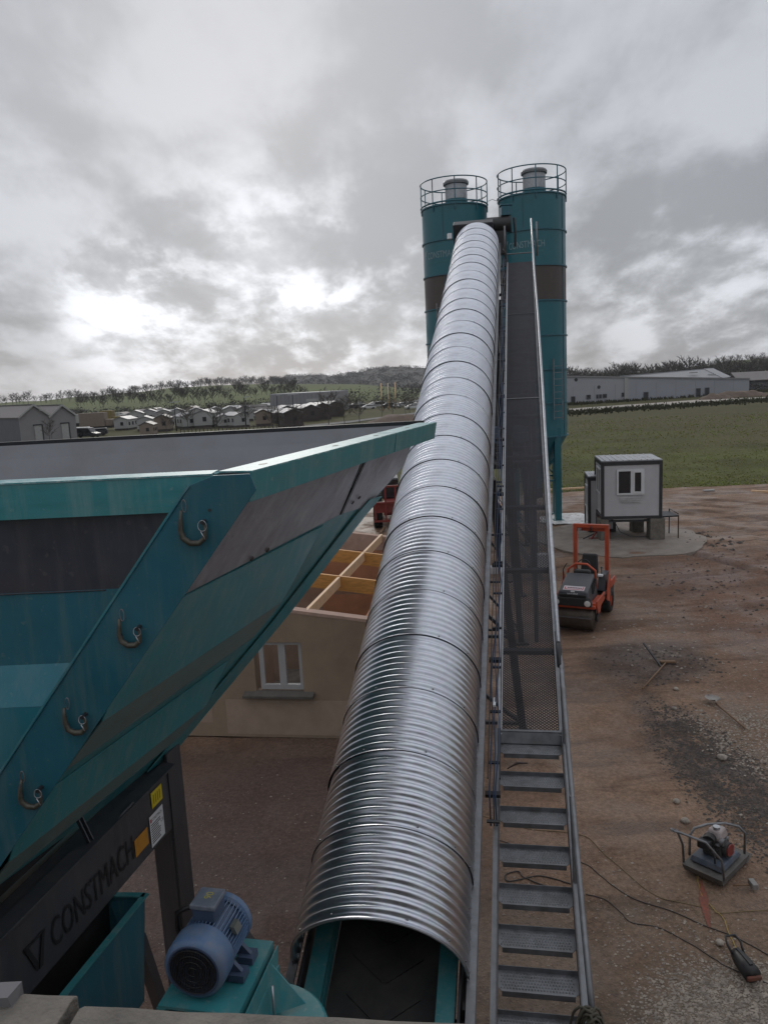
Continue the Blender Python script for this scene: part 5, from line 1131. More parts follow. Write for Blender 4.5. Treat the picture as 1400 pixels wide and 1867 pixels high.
# ------------------------------------------------------------------ site cabins
def cabin(name, label, x, y, z0, w, dpt, h, rz, front_win, side_win):
    root = thing(name, label, 'site cabin', (x, y, z0), 0)
    R_ = Matrix.Rotation(rz, 3, 'Z'); B_ = V(x, y, z0)
    P = lambda a, b_, c: B_ + R_ @ V(a, b_, c)
    def bx(b, x0, y0, z0_, x1, y1, z1): b.hexa([P(x0, y0, z0_), P(x1, y0, z0_), P(x1, y1, z0_), P(x0, y1, z0_), P(x0, y0, z1), P(x1, y0, z1), P(x1, y1, z1), P(x0, y1, z1)])
    b = MB(); bx(b, .05, .03, .06, w - .05, dpt - .03, h - .08); b.build('wall_panels', WHITEP, root)
    b = MB(); f = .13
    for (a0, a1) in ((0, f), (w - f, w)):
        for (c0, c1) in ((0, f), (dpt - f, dpt)): bx(b, a0, c0, 0, a1, c1, h)
    for z_, z1_ in ((0, .12), (h - .16, h)):
        bx(b, f, 0, z_, w - f, .1, z1_); bx(b, f, dpt - .1, z_, w - f, dpt, z1_); bx(b, 0, f, z_, .1, dpt - f, z1_); bx(b, w - .1, f, z_, w, dpt - f, z1_)
    b.build('corner_frame', FRAMED, root, .01)
    b = MB(); bx(b, .02, .02, h, w - .02, dpt - .02, h + .04)
    for k in range(9): bx(b, .15 + k * (w - .3) / 9, .03, h + .04, .19 + k * (w - .3) / 9, dpt - .03, h + .06)
    b.build('roof', mat('cabin_roof', (.34, .35, .37), .35, metal=.5, var=.25, scale=1.5, dirt=.6, dcol=(.15, .15, .16)), root)
    def window(face, a0, a1, z0_, z1_, split):
        o = MB(); g_ = MB()
        if face == 'front': Q = lambda a, d, c: P(a, -d + .03, c)
        else: Q = lambda a, d, c: P(-d + .05, a, c)
        def fb(b, x0, x1, zz0, zz1, d0, d1): b.hexa([Q(x0, d1, zz0), Q(x1, d1, zz0), Q(x1, d0, zz0), Q(x0, d0, zz0), Q(x0, d1, zz1), Q(x1, d1, zz1), Q(x1, d0, zz1), Q(x0, d0, zz1)])
        t = .07; md = a0 + (a1 - a0) * split
        for (x0, x1, zz0, zz1) in ((a0, a1, z0_, z0_ + t), (a0, a1, z1_ - t, z1_), (a0, a0 + t, z0_ + t, z1_ - t), (a1 - t, a1, z0_ + t, z1_ - t), (md - .05, md + .05, z0_ + t, z1_ - t)): fb(o, x0, x1, zz0, zz1, 0, .06)
        if face == 'front':
            for (x0, x1, zz0, zz1) in ((md + .05, md + .11, z0_ + t, z1_ - t), (a1 - t - .06, a1 - t, z0_ + t, z1_ - t), (md + .11, a1 - t - .06, z0_ + t, z0_ + t + .06), (md + .11, a1 - t - .06, z1_ - t - .06, z1_ - t)): fb(o, x0, x1, zz0, zz1, 0, .075)
        wn_ = o.build('window', WHITE, root); fb(g_, a0 + t, a1 - t, z0_ + t, z1_ - t, 0, .02); g_.build('pane', GLASS, wn_)
    if front_win: window('front', *front_win)
    if side_win: window('side', *side_win)
    return root, P, bx
c0 = at(1096, 947, 31.75)
CW = 2.46
root, P, bx = cabin('site_cabin', 'white site cabin with dark corner frame and front window, raised on concrete stubs', c0.x, c0.y, c0.z, CW, 2.45, 2.42, radians(-9), (.63, 1.73, 1.02, 2.08, .55), (.3, 1.7, 1.0, 2.1, .5))
b = MB(); bx(b, .78, .012, .70, 1.62, .03, .92)
for k in range(4): b.beam(P(.76, -.005, .72 + .05 * k), P(1.62, -.01, .70 + .06 * k + .03 * (k % 2)), .02, .018)
b.build('wrinkled_film', mat('torn_film', (.5, .5, .5), .35, var=.1), root)
cz = c0.z
def stub(x, y, w, d):
    b = MB(); p = P(x, y, 0); b.box((p.x, p.y, cz / 2 - .03), (w, d, cz - .06)); tag(b.build('concrete_stub', CONC, None, .02), None, None); return bpy.data.objects[-1] if False else COL.objects[-1]
for (x, y, w, d, l) in ((.1, .3, .35, .6, 'concrete stub under the near left corner of the raised site cabin'), (2.25, .25, .62, .5, 'wide concrete stub under the near right corner of the raised site cabin'), (1.75, 1.9, .5, .5, 'concrete stub set back beneath the raised site cabin'), (.2, 2.1, .5, .5, 'concrete stub under the far left corner of the raised site cabin')):
    p = P(x, y, 0); b = MB(); b.bbox((p.x - w / 2, p.y - d / 2, .03), (p.x + w / 2, p.y + d / 2, cz - .01)); tag(b.build('concrete_stub', CONC, None, .02), l, 'concrete stub', 'stubs under the cabin')
b = MB(); b.beam(P(.3, .15, -.10), P(2.0, .15, -.10), .1, .10); b.build('floor_beam', FRAMED, root)
b = MB(); b.beam(P(.5, .12, -.035), P(1.75, .12, -.035), .03, .06); b.build('floor_trim', WHITE, root)
b = MB(); p = P(.45, .1, -.05); b.tube([p, p + V(.15, 0, -.15), p + V(.3, -.1, -.5), p + V(.75, -.2, -.72), p + V(1.5, -.2, -.76), p + V(1.9, 0, -.78)], .016, 6); tag(b.build('power_cable', BLACK), 'black cable drooping from under the raised site cabin', 'cable')
lp = P(CW, .25, .06)
ld = thing('cabin_landing', 'small dark steel landing on thin legs at the side of the site cabin', 'landing', (lp.x + .4, lp.y + .4, 0))
b = MB(); b.bbox((lp.x + .02, lp.y - .1, lp.z - .06), (lp.x + .72, lp.y + 1.0, lp.z)); b.build('deck', STEELD, ld)
for (dx, dy) in ((.70, -.08), (.70, .95), (.05, .95)): b = MB(); b.beam((lp.x + dx, lp.y + dy, 0.03), (lp.x + dx, lp.y + dy, lp.z + (.12 if dy > 0 else -.02)), .04, .04); b.build('leg', STEELD, ld)
b = MB(); b.tube([(lp.x + .7, lp.y - .08, lp.z + .05), (lp.x + .7, lp.y + .95, lp.z + .12)], .02, 6); b.build('edge_bar', STEELD, ld)
c2 = at(1072, 960, 33.6)
cabin('site_cabin', 'smaller white cabin standing on the ground behind the left side of the raised cabin', c2.x, c2.y, .06, 1.2, 1.9, 2.45, radians(-10), None, (.3, 1.4, 1.0, 2.0, .5))
# red hand truck and jack beside the cabin
p = gz(1094, 985)
jk = thing('red_jack', 'red jack frame standing under the left end of the raised cabin', 'jack', (p.x, p.y, 0))
b = MB(); b.beam(p + V(.1, .4, .03), p + V(.1, .4, .95), .07, .07); b.beam(p + V(.1, .4, .5), p + V(-.35, .1, .05), .05, .05); b.beam(p + V(-.4, .3, .05), p + V(.3, .2, .05), .06, .05); b.build('frame', REDM, jk)
b = MB(); b.beam(p + V(-.7, .1, .08), p + V(.0, .3, .3), .04, .04); b.build('lever', BLACK, jk)

# ------------------------------------------------------------------ tandem road roller
rr = thing('road_roller', 'small orange road roller with dark bonnet and roll bar parked on the dirt', 'road roller', (0, 0, 0))
def B2(b, x0, y0, z0, x1, y1, z1): return b.bbox((x0, y0, z0), (x1, y1, z1))
# local axes: -Y is the front, X to the right of the picture
b = MB(); b.lathe([(.001, -.5), (.24, -.5), (.26, -.46), (.355, -.46), (.36, -.45), (.36, .45), (.355, .46), (.26, .46), (.24, .5), (.001, .5)], (0, 0, .36), (1, 0, 0), 48); b.build('drum', mat('drum_steel', (.11, .095, .08), .5, metal=.6, var=.3, scale=4, dirt=.8, dcol=(.075, .058, .045)), rr)
b = MB()
for sd in (-1, 1): b.lathe([(.001, .0), (.13, .0), (.13, .03), (.001, .03)], (sd * .53, 0, .36), (sd, 0, 0), 20, False)
b.build('drum_hub', STEELD, rr)
b = MB(); b.beam((-.46, -.41, .42), (.46, -.41, .42), .04, .03); b.beam((-.46, .41, .42), (.46, .41, .42), .04, .03); b.build('scraper', GALVD, rr)
b = MB()
for sd in (-1, 1):
    b.slab([(sd * .555, -.10, .48), (sd * .555, .10, .48), (sd * .555, .22, .62), (sd * .555, .75, .66), (sd * .555, .75, .86), (sd * .555, -.28, .86), (sd * .555, -.28, .72)], (sd * .04, 0, 0))
B2(b, -.56, -.42, .68, .56, -.30, .76); B2(b, -.56, -.30, .74, .56, .78, .80); b.build('front_frame', ORANGE, rr, .012)
b = MB() # bonnet, tapering to the front
b.hexa([V(-.42, -.46, .82), V(.42, -.46, .82), V(.45, .55, .80), V(-.45, .55, .80), V(-.37, -.40, 1.12), V(.37, -.40, 1.12), V(.36, .50, 1.40), V(-.36, .50, 1.40)]); bn = b.build('bonnet', mat('bonnet_grey', (.05, .053, .06), .4, var=.12, dirt=.3, dcol=(.09, .08, .075)), rr, .035)
b = MB(); B2(b, -.34, -.475, .86, .34, -.44, 1.06)
for k in range(6): b.beam((-.33, -.482, .88 + k * .032), (.33, -.482, .88 + k * .032), .012, .012)
b.build('grille', BLACK, rr, .008)
b = MB(); b.hexa([V(-.50, -.53, .76), V(.50, -.53, .76), V(.50, -.40, .76), V(-.50, -.40, .76), V(-.47, -.50, .98), V(.47, -.50, .98), V(.44, -.42, .98), V(-.44, -.42, .98)]); b.build('front_fascia', BLACK, rr, .02)
b = MB()
for k in range(4): b.beam((.435 - .012 * k, .0 + .12 * k, .98 + .04 * k), (.405, .06 + .12 * k, 1.20 + .03 * k), .05, .05, (1, 0, 0))
b.build('side_vents', BLACK, rr)
nY = V(0, -1, .12).normalized()
text('lettering', 'HAMM', WHITE, rr, V(-.13, -.445, 1.035), (1, 0, 0), (0, .2, 1), .055, .012, width=.26)
b = MB(); b.slab([V(-.05, -.432, 1.11), V(.05, -.432, 1.11), V(.05, -.425, 1.15), V(-.05, -.425, 1.15)], (0, -.004, .001)); b.build('emblem', WHITE, rr)
su = V(0, .90, .28).normalized(); sn = V(0, -.28, .9).normalized(); s0 = V(-.27, -.36, 1.136)
b = MB(); b.slab([s0, s0 + V(.54, 0, 0), s0 + V(.54, 0, 0) + su * .20, s0 + su * .20], sn * .008); stk = b.build('bonnet_sticker', mat('sticker_white', (.5, .46, .47), .5, var=.05), rr)
b = MB(); so_ = s0 + sn * .0095
def sl_(x0, y0, x1, y1): b.slab([so_ + V(x0, 0, 0) + su * y0, so_ + V(x1, 0, 0) + su * y0, so_ + V(x1, 0, 0) + su * y1, so_ + V(x0, 0, 0) + su * y1], sn * .002)
sl_(.03, .03, .51, .05); sl_(.03, .05, .055, .15); sl_(.49, .05, .51, .17)
b.build('sticker_print', REDL, stk)
b = MB(); 
for k in range(9): sl_(.10 + k * .042, .09, .132 + k * .042, .135)
b.build('sticker_letters', mat('plum_print', (.12, .02, .05), .5), stk)
for sd in (-1, 1):
    b = MB(); b.lathe([(.001, 0), (.09, 0), (.10, .05), (.10, .09)], (sd * .40, -.555, .86), (0, 1, 0), 20); hl = b.build('headlight', BLACK, rr)
    b = MB(); b.lathe([(.001, -.008), (.072, -.004), (.08, .0)], (sd * .40, -.558, .86), (0, 1, 0), 20); b.build('lens', mat('lamp_lens', (.6, .59, .57), .15, var=.1), hl)
b = MB(); B2(b, -.5, .78, .50, .5, 1.05, .80); b.build('articulation', BLACK, rr)
b = MB(); B2(b, -.58, 1.05, .45, .58, 2.1, .80); B2(b, -.60, .55, .74, .60, 1.1, .80); b.build('rear_body', BLACK, rr, .02)
b = MB()
for sd in (-1, 1): b.slab([(sd * .60, .85, .60), (sd * .60, 1.2, .45), (sd * .60, 1.35, 1.0), (sd * .60, 1.15, 1.25)], (sd * .04, 0, 0)); b.slab([(sd * .60, 1.2, .8), (sd * .60, 2.0, .8), (sd * .60, 2.0, 1.0), (sd * .60, 1.2, 1.0)], (sd * .04, 0, 0))
b.g = [b.g[0][:2] + b.g[0][2:], b.g[1], b.g[2], b.g[3]]; builds(b, 'rear_frame', ORANGE, rr, .01)
b = MB(); b.tube([(-.36, .62, 1.1), (-.36, .62, 1.45), (-.15, .60, 1.62), (.15, .60, 1.62), (.36, .62, 1.45), (.38, .66, .95)], .032, 10); b.build('console_hoop', ORANGE, rr)
b = MB(); B2(b, -.22, .58, 1.18, .22, .80, 1.44); b.build('console', BLACK, rr, .05)
st = MB(); st.tube([V(.18 * cos(2 * pi * i / 24), .86 + .06 * sin(2 * pi * i / 24), 1.50 + .17 * sin(2 * pi * i / 24)) for i in range(24)], .014, 8, closed=True); st.build('steering_wheel', BLACK, rr)
b = MB(); B2(b, -.24, 1.2, 1.0, .24, 1.6, 1.14); B2(b, -.18, 1.25, .8, .18, 1.55, 1.0); b.build('seat', BLACK, rr, .04)
b = MB(); b.hexa([V(-.25, 1.56, 1.12), V(.25, 1.56, 1.12), V(.24, 1.70, 1.12), V(-.24, 1.70, 1.12), V(-.21, 1.66, 1.66), V(.21, 1.66, 1.66), V(.2, 1.76, 1.66), V(-.2, 1.76, 1.66)]); b.build('backrest', BLACK, rr, .04)
b = MB(); b.hexa([V(.33, 1.0, .8), V(.55, 1.0, .8), V(.55, 1.7, .8), V(.33, 1.7, .8), V(.35, 1.15, 1.22), V(.52, 1.15, 1.22), V(.52, 1.65, 1.22), V(.35, 1.65, 1.22)]); b.tube([(.42, 1.2, 1.2), (.42, 1.15, 1.4)], .014, 6); b.lathe([(.001, .04), (.03, .03), (.03, 0)], (.42, 1.15, 1.4), (0, 0, 1), 10); b.build('lever_console', CHASS, rr, .02)
b = MB(); b.box((.40, 1.1, 1.2), (.14, .12, .07)); b.build('levers_cap', WHITE, rr, .02)
b = MB(); b.tube([(-.5, .72, .8), (-.52, .72, 1.4), (-.44, .70, 1.55), (-.40, .70, 1.6)], .014, 6); b.build('mirror_arm', BLACK, rr)
b = MB()
for sd in (-1, 1): b.beam((sd * .44, 1.86, .8), (sd * .44, 1.86, 2.38), .10, .12)
b.beam((-.49, 1.86, 2.43), (.49, 1.86, 2.43), .12, .10); b.slab([(-.39, 1.90, 2.38), (.39, 1.90, 2.38), (.36, 1.90, 2.27), (-.36, 1.90, 2.27)], (0, .01, 0)); b.build('roll_bar', ORANGE, rr, .015)
b = MB(); B2(b, -.36, 1.79, 2.27, -.26, 1.81, 2.37); b.build('plate', GALV, rr)
b = MB(); b.tube([(0, 1.8, 2.43), (0, 1.84, 2.25)], .025, 8); b.build('beacon_socket', BLACK, rr)
for sd in (-1, 1):
    b = MB(); b.lathe([(.20, -.17), (.33, -.17), (.36, -.12), (.36, .12), (.33, .17), (.20, .17)], (sd * .42, 1.75, .36), (1, 0, 0), 36); ty = b.build('wheel', RUBBER, rr)
    b = MB(); b.lathe([(.001, sd * .1), (.12, sd * .11), (.2, sd * .15), (.2, -sd * .15), (.001, -sd * .15)], (sd * .42, 1.75, .36), (1, 0, 0), 24); b.build('rim', ORANGE, ty)
pr_ = gz(1056, 1153); rr.scale = (1.06, 1.06, 1.05); rr.location = (pr_.x + .02, pr_.y + .36, 0.0); rr.rotation_euler = (0, 0, radians(-27))

# ------------------------------------------------------------------ plate compactor
pc = thing('plate_compactor', 'dusty plate compactor with tubular frame and long folding handle on the dirt', 'plate compactor', (0, 0, 0))
b = MB(); b.hexa([V(-.36, -.26, .0), V(.32, -.26, 0), V(.32, .26, 0), V(-.36, .26, 0), V(-.42, -.27, .12), V(.42, -.27, .10), V(.42, .27, .10), V(-.42, .27, .12)]); b.slab([V(.30, -.28, .0), V(.48, -.28, .06), V(.48, .28, .06), V(.30, .28, .0)], (0, 0, .015)); b.build('base_plate', mat('muddy_plate', (.085, .08, .075), .7, var=.3, scale=9, dirt=.7, dcol=(.12, .10, .08), dscale=6), pc, .006)
b = MB(); b.hexa([V(-.30, -.22, .14), V(.28, -.22, .14), V(.28, .22, .14), V(-.30, .22, .14), V(-.28, -.20, .22), V(.22, -.20, .20), V(.22, .20, .20), V(-.28, .20, .22)]); b.build('deck', mat('compactor_blue', (.06, .075, .105), .6, var=.25, scale=9, dirt=.7, dcol=(.13, .12, .11), dscale=6), pc, .01)
for sd in (-1, 1):
    pass
b = MB(); b.tube([(.32, -.24, .14), (.32, -.24, .46), (.28, -.17, .55), (.18, -.03, .585), (.0, .13, .585), (-.14, .24, .54), (-.20, .27, .45), (-.20, .27, .14)], .017, 8)
b.build('guard_frame', GALVD, pc)
b = MB()
for sd in (-1, 1): b.tube([(-.36, sd * .27, .10), (-.42, sd * .26, .42), (-.60, .06 + sd * .19, .72), (-.84, .16 + sd * .05, .88), (-.89, .16, .90)], .016, 8)
b.build('handle', GALVD, pc)
b = MB(); b.box((-.02, 0, .32), (.26, .24, .2)); b.cyl((-.02, -.12, .34), (-.02, -.18, .34), .10, 18); b.build('engine', mat('engine_dark', (.03, .028, .028), .6, var=.3, scale=12), pc, .015)
b = MB(); b.cyl((-.02, -.185, .34), (-.02, -.20, .34), .085, 18); b.box((.07, -.16, .30), (.06, .06, .14)); b.build('recoil_starter', REDM, pc)
b = MB(); b.hexa([V(-.10, -.10, .44), V(.16, -.10, .44), V(.16, .12, .44), V(-.10, .12, .44), V(-.06, -.07, .58), V(.12, -.07, .58), V(.12, .09, .58), V(-.06, .09, .58)]); tk = b.build('fuel_tank', mat('tank_grey', (.33, .28, .27), .5, var=.2, scale=8, dirt=.4, dcol=(.2, .17, .15)), pc, .03)
b = MB(); b.cyl((-.01, 0, .58), (-.01, 0, .615), .045, 16); b.build('fuel_cap', GALV, tk)
b = MB(); b.cyl((-.2, .02, .46), (-.10, .04, .46), .085, 16); b.box((-.24, .05, .44), (.12, .16, .12)); b.build('air_filter', BLACK, pc, .02)
b = MB(); b.cyl((-.10, -.15, .47), (-.10, -.10, .47), .05, 14); b.build('exhaust', GALVD, pc)
b = MB(); b.tube([(-.1, .05, .44), (-.22, -.08, .36), (-.30, -.12, .24)], .012, 6); b.tube([(.1, .1, .44), (.24, .12, .38), (.26, .16, .2)], .010, 6); b.build('hose', BLACK, pc)
b = MB()
for k in range(5): b.box((.0, .03, .33 + k * .022), (.30, .27, .008))
b.build('cylinder_fins', GALVD, pc)
pc.scale = (1.06, 1.06, 1.0)
pq = gz(1305, 1572, .08); pc.location = (pq.x, pq.y, .02); pc.rotation_euler = (0, 0, radians(42))

# ------------------------------------------------------------------ tools and leads on the dirt
def stick(b, p, q, r, n=8): b.tube([p, p.lerp(q, .5) + V(0, 0, .004), q], r, n)
g0, g1 = gz(1171, 1256, .06), gz(1213, 1209, .10)
bm_ = thing('site_broom', 'wide yard broom lying on the dark wet patch with its wooden handle', 'broom', (g1.x, g1.y, 0))
b = MB(); stick(b, g0, g1, .018); b.build('handle', WOODH, bm_)
h0_, h1_ = gz(1203, 1207, .10), gz(1231, 1207, .10); b = MB(); b.beam(h0_, h1_, .09, .06); b.build('head', WOODH, bm_, .01)
b = MB()
for k in range(40): p = h0_.lerp(h1_, (k + .5) / 40); b.beam(p + V(0, -.03, -.02), p + V(rg.uniform(-.01, .01), -.05, -.11), .008, .03)
b.build('bristles', BLACK, bm_)
b = MB(); b.beam(gz(1173, 1173, .30), gz(1206, 1217, .06), .035, .035); tag(b.build('iron_bar', STEELD), 'straight dark iron bar lying crossed over the broom handle', 'bar')
s0_, s1_ = gz(1305, 1283, .05), gz(1357, 1327, .04)
sv = thing('shovel', 'shovel with pale steel blade and brown handle lying on the dirt', 'shovel', (s0_.x, s0_.y, 0))
b = MB(); stick(b, s0_, s1_, .017); b.tube([s1_ + V(-.02, -.06, .0), s1_ + V(.03, .05, .02)], .015, 6); b.build('handle', WOODH, sv)
sd_ = (s0_ - s1_).normalized(); ss = V(-sd_.y, sd_.x, 0).normalized(); vs = []; fs = []
prof = [(-.02, .03), (.02, .13), (.14, .15), (.26, .12), (.33, .05), (.35, .005)]
for (l, w) in prof:
    for k in range(7): f = (k - 3) / 3; vs.append(s0_ + sd_ * l + ss * w * f + V(0, 0, .02 + .035 * f * f + .03 * (1 - l / .35)))
for i in range(5):
    for k in range(6): a = i * 7 + k; fs.append((a, a + 1, a + 8, a + 7))
b = MB(); b.add(vs, fs, True); b.build('blade', mat('bright_blade', (.26, .24, .22), .45, metal=.4, var=.2, scale=12), sv)
m0, m1 = gz(1336, 1615, .04), gz(1366, 1614, .05)
ml = thing('club_hammer', 'club hammer with grey head lying on the dirt near the plate compactor', 'hammer', (m0.x, m0.y, 0))
b = MB(); stick(b, m0, m1, .013); b.build('handle', WOODH, ml); b = MB(); b.box(m1 + V(.05, 0, .01), (.075, .15, .075)); b.build('head', mat('hammer_grey', (.22, .21, .20), .6, metal=.3, var=.2), ml, .008)
# submersible pump
pa, pb_ = gz(1342, 1742, .10), gz(1372, 1782, .10)
pm = thing('submersible_pump', 'black submersible pump with a loop handle and red end lying on the gravel', 'pump', (pa.x, pa.y, 0))
pd = (pb_ - pa).normalized(); L_ = (pb_ - pa).length
b = MB(); b.lathe([(.001, -.03), (.05, -.03), (.075, .02), (.09, .10), (.10, L_ * .6), (.10, L_), (.001, L_ + .01)], pa + V(0, 0, .02), pd, 20); b.build('body', BLACK, pm)
b = MB(); ps_ = V(-pd.y, pd.x, 0).normalized(); b.tube([pa + ps_ * .07 + V(0, 0, .05) + pd * .04, pa + ps_ * .085 - pd * .06 + V(0, 0, .12), pa + ps_ * .06 - pd * .14 + V(0, 0, .15), pa - ps_ * .06 - pd * .14 + V(0, 0, .15), pa - ps_ * .085 - pd * .06 + V(0, 0, .12), pa - ps_ * .07 + pd * .04 + V(0, 0, .05)], .014, 8); b.build('handle', BLACK, pm)
b = MB(); b.beam(pa + pd * .02 + V(0, 0, .10), pb_ - pd * .03 + V(0, 0, .125), .035, .03); b.build('rib', BLACK, pm)
b = MB(); b.box(pb_ + pd * .035 + V(0, 0, .01), (.17, .035, .05), Matrix.Rotation(atan2(ps_.y, ps_.x), 3, 'Z')); b.build('intake_base', mat('dull_orange', (.13, .04, .025), .7, var=.3, scale=12, dirt=.5, dcol=(.1, .06, .045)), pm, .01)
def lead(name, pix, r, mt, label, cat='cable', zz=.0):
    P_ = []
    g_ = [gz(u, v, .0) for u, v in pix]
    for i in range(len(g_) - 1):
        p0, p1, p2, p3 = g_[max(i - 1, 0)], g_[i], g_[i + 1], g_[min(i + 2, len(g_) - 1)]
        for k in range(8):
            t = k / 8; q = .5 * ((2 * p1) + (-p0 + p2) * t + (2 * p0 - 5 * p1 + 4 * p2 - p3) * t * t + (-p0 + 3 * p1 - 3 * p2 + p3) * t ** 3)
            P_.append(V(q.x + .012 * nz(i * 8 + k, 1, .6), q.y, yard_h(q.x, q.y) + r + zz))
    P_.append(V(g_[-1].x, g_[-1].y, yard_h(g_[-1].x, g_[-1].y) + r)); b = MB(); b.tube(P_, r, 6); return tag(b.build(name, mt), label, cat)
TANL = mat('tan_cable', (.17, .12, .06), .7, var=.2); DKL = mat('dark_cable', (.028, .024, .022), .6, var=.2)
lead('extension_lead', [(878, 1488), (960, 1510), (1058, 1522), (1095, 1550), (1140, 1590), (1186, 1625), (1220, 1641), (1300, 1656), (1310, 1663), (1400, 1658), (1450, 1655)], .006, TANL, 'tan cable running from the stairs across the dirt to the right edge')
lead('pump_hose', [(1273, 1588), (1273, 1610), (1280, 1632), (1300, 1655), (1318, 1672), (1330, 1705), (1343, 1730)], .007, mat('yellow_lead', (.30, .21, .05), .6, var=.2), 'yellowish lead running from the plate compactor down to the pump')
lead('extension_lead', [(900, 1530), (980, 1555), (1062, 1572), (1100, 1600), (1150, 1635), (1220, 1660), (1290, 1690), (1340, 1710), (1420, 1755)], .0065, DKL, 'dark cable passing just behind the black pump')
lead('extension_lead', [(1068, 1630), (1100, 1638), (1130, 1660), (1150, 1680), (1200, 1690), (1250, 1715), (1300, 1745), (1335, 1765), (1420, 1800)], .0065, DKL, 'dark cable lying over the pale gravel, nearest the foot of the stairs')
lead('extension_lead', [(1040, 1612), (985, 1598), (945, 1605), (925, 1608), (922, 1596), (945, 1590), (955, 1600), (1000, 1618)], .009, DKL, 'looped dark cable lying on the ground below the stair treads')
b = MB(); p0, p1, p2 = gz(1277, 1604), gz(1283, 1640), gz(1293, 1692)
vs = []
for i, p in enumerate([p0, p0.lerp(p1, .5), p1, p1.lerp(p2, .4), p2]):
    w = [.012, .035, .06, .045, .01][i]; vs += [(p.x - w, p.y, yard_h(p.x, p.y) + .014), (p.x + w, p.y, yard_h(p.x, p.y) + .014)]
b.add(vs, [(2 * i, 2 * i + 1, 2 * i + 3, 2 * i + 2) for i in range(4)]); tag(b.build('marker_line', mat('marker_orange', (.17, .05, .03), .8, var=.4, scale=30, dirt=.9, dcol=(.1, .065, .045), dscale=14)), kind='structure')
# a tool and a box seen under the topmost stair treads
q0_, q1_ = gz(925, 1402, .05), gz(962, 1392, .25)
pk = thing('pickaxe', 'pickaxe lying on the ground below the topmost stair treads', 'pickaxe', (q0_.x, q0_.y, 0))
b = MB(); b.tube([q0_, q0_.lerp(q1_, .5) + V(0, 0, .06), q1_], [.01, .025, .01], 6); b.build('head', IRON, pk)
b = MB(); stick(b, q0_.lerp(q1_, .5) + V(0, 0, .03), gz(938, 1372, .05), .016); b.build('handle', WOODH, pk)

# ------------------------------------------------------------------ far left: grey sheds, holiday homes, hall, cars, lamps
sa = gz(40, 809); SR_ = V(sin(radians(48)), cos(radians(48)), 0); SL_ = V(-cos(radians(48)), sin(radians(48)), 0)
def shed(label, base, w, ln, he, hr, mtw, mtr, door):
    r = thing('gabled_shed', label, 'shed', base, 0, 'grey gabled sheds')
    P = lambda a, b_, z: base + SR_ * a + SL_ * b_ + V(0, 0, z)
    b = MB(); b.slab([P(0, 0, 0), P(w, 0, 0), P(w, 0, he), P(w / 2, 0, hr), P(0, 0, he)], SL_ * .15); b.build('gable_wall', mtw, r)
    b = MB(); b.slab([P(0, .15, 0), P(0, ln, 0), P(0, ln, he), P(0, .15, he)], SR_ * .15); b.slab([P(w, .15, 0), P(w, ln, 0), P(w, ln, he), P(w, .15, he)], SR_ * -.15); b.build('side_wall', CLADD, r)
    b = MB(); b.slab([P(-.2, -.3, he), P(w / 2, -.3, hr + .12), P(w / 2, ln, hr + .12), P(-.2, ln, he)], (0, 0, .12)); b.slab([P(w + .2, -.3, he), P(w / 2, -.3, hr + .12), P(w / 2, ln, hr + .12), P(w + .2, ln, he)], (0, 0, .12)); b.build('roof', mtr, r)
    b = MB(); b.beam(P(-.2, -.36, he + .05), P(w / 2, -.36, hr + .22), .12, .3); b.beam(P(w / 2, -.36, hr + .22), P(w + .2, -.36, he + .05), .10, .3); b.build('verge_trim', HOMEW, r)
    b = MB(); b.beam(P(w / 2, -.3, hr + .3), P(w / 2, ln, hr + .3), .4, .1); b.build('ridge_cap', CLADD, r)
    b = MB(); b.slab([P(door, -.06, 0), P(door + 1.2, -.06, 0), P(door + 1.2, -.06, 2.9), P(door, -.06, 2.9)], SL_ * -.06); d = b.build('door', HOMEW, r)
    b = MB(); b.slab([P(door - .1, -.02, 2.9), P(door + 1.4, -.02, 2.9), P(door + 1.4, -.02, 3.1), P(door - .1, -.02, 3.1)], SL_ * -.18); b.slab([P(door + 1.22, -.02, 0), P(door + 1.42, -.02, 0), P(door + 1.42, -.02, 2.9), P(door + 1.22, -.02, 2.9)], SL_ * -.12); b.build('door_frame', STEELD, d)
shed('grey gabled shed at the left edge, the nearer of the two with the long roof', sa, 5.0, 40, 4.3, 6.2, CLAD, ROOFG, 2.3)
shed('grey gabled shed behind the nearer one, its white door towards the parked van', sa + SR_ * 5.05, 4.4, 40, 4.1, 5.9, CLAD, ROOFG, 1.8)
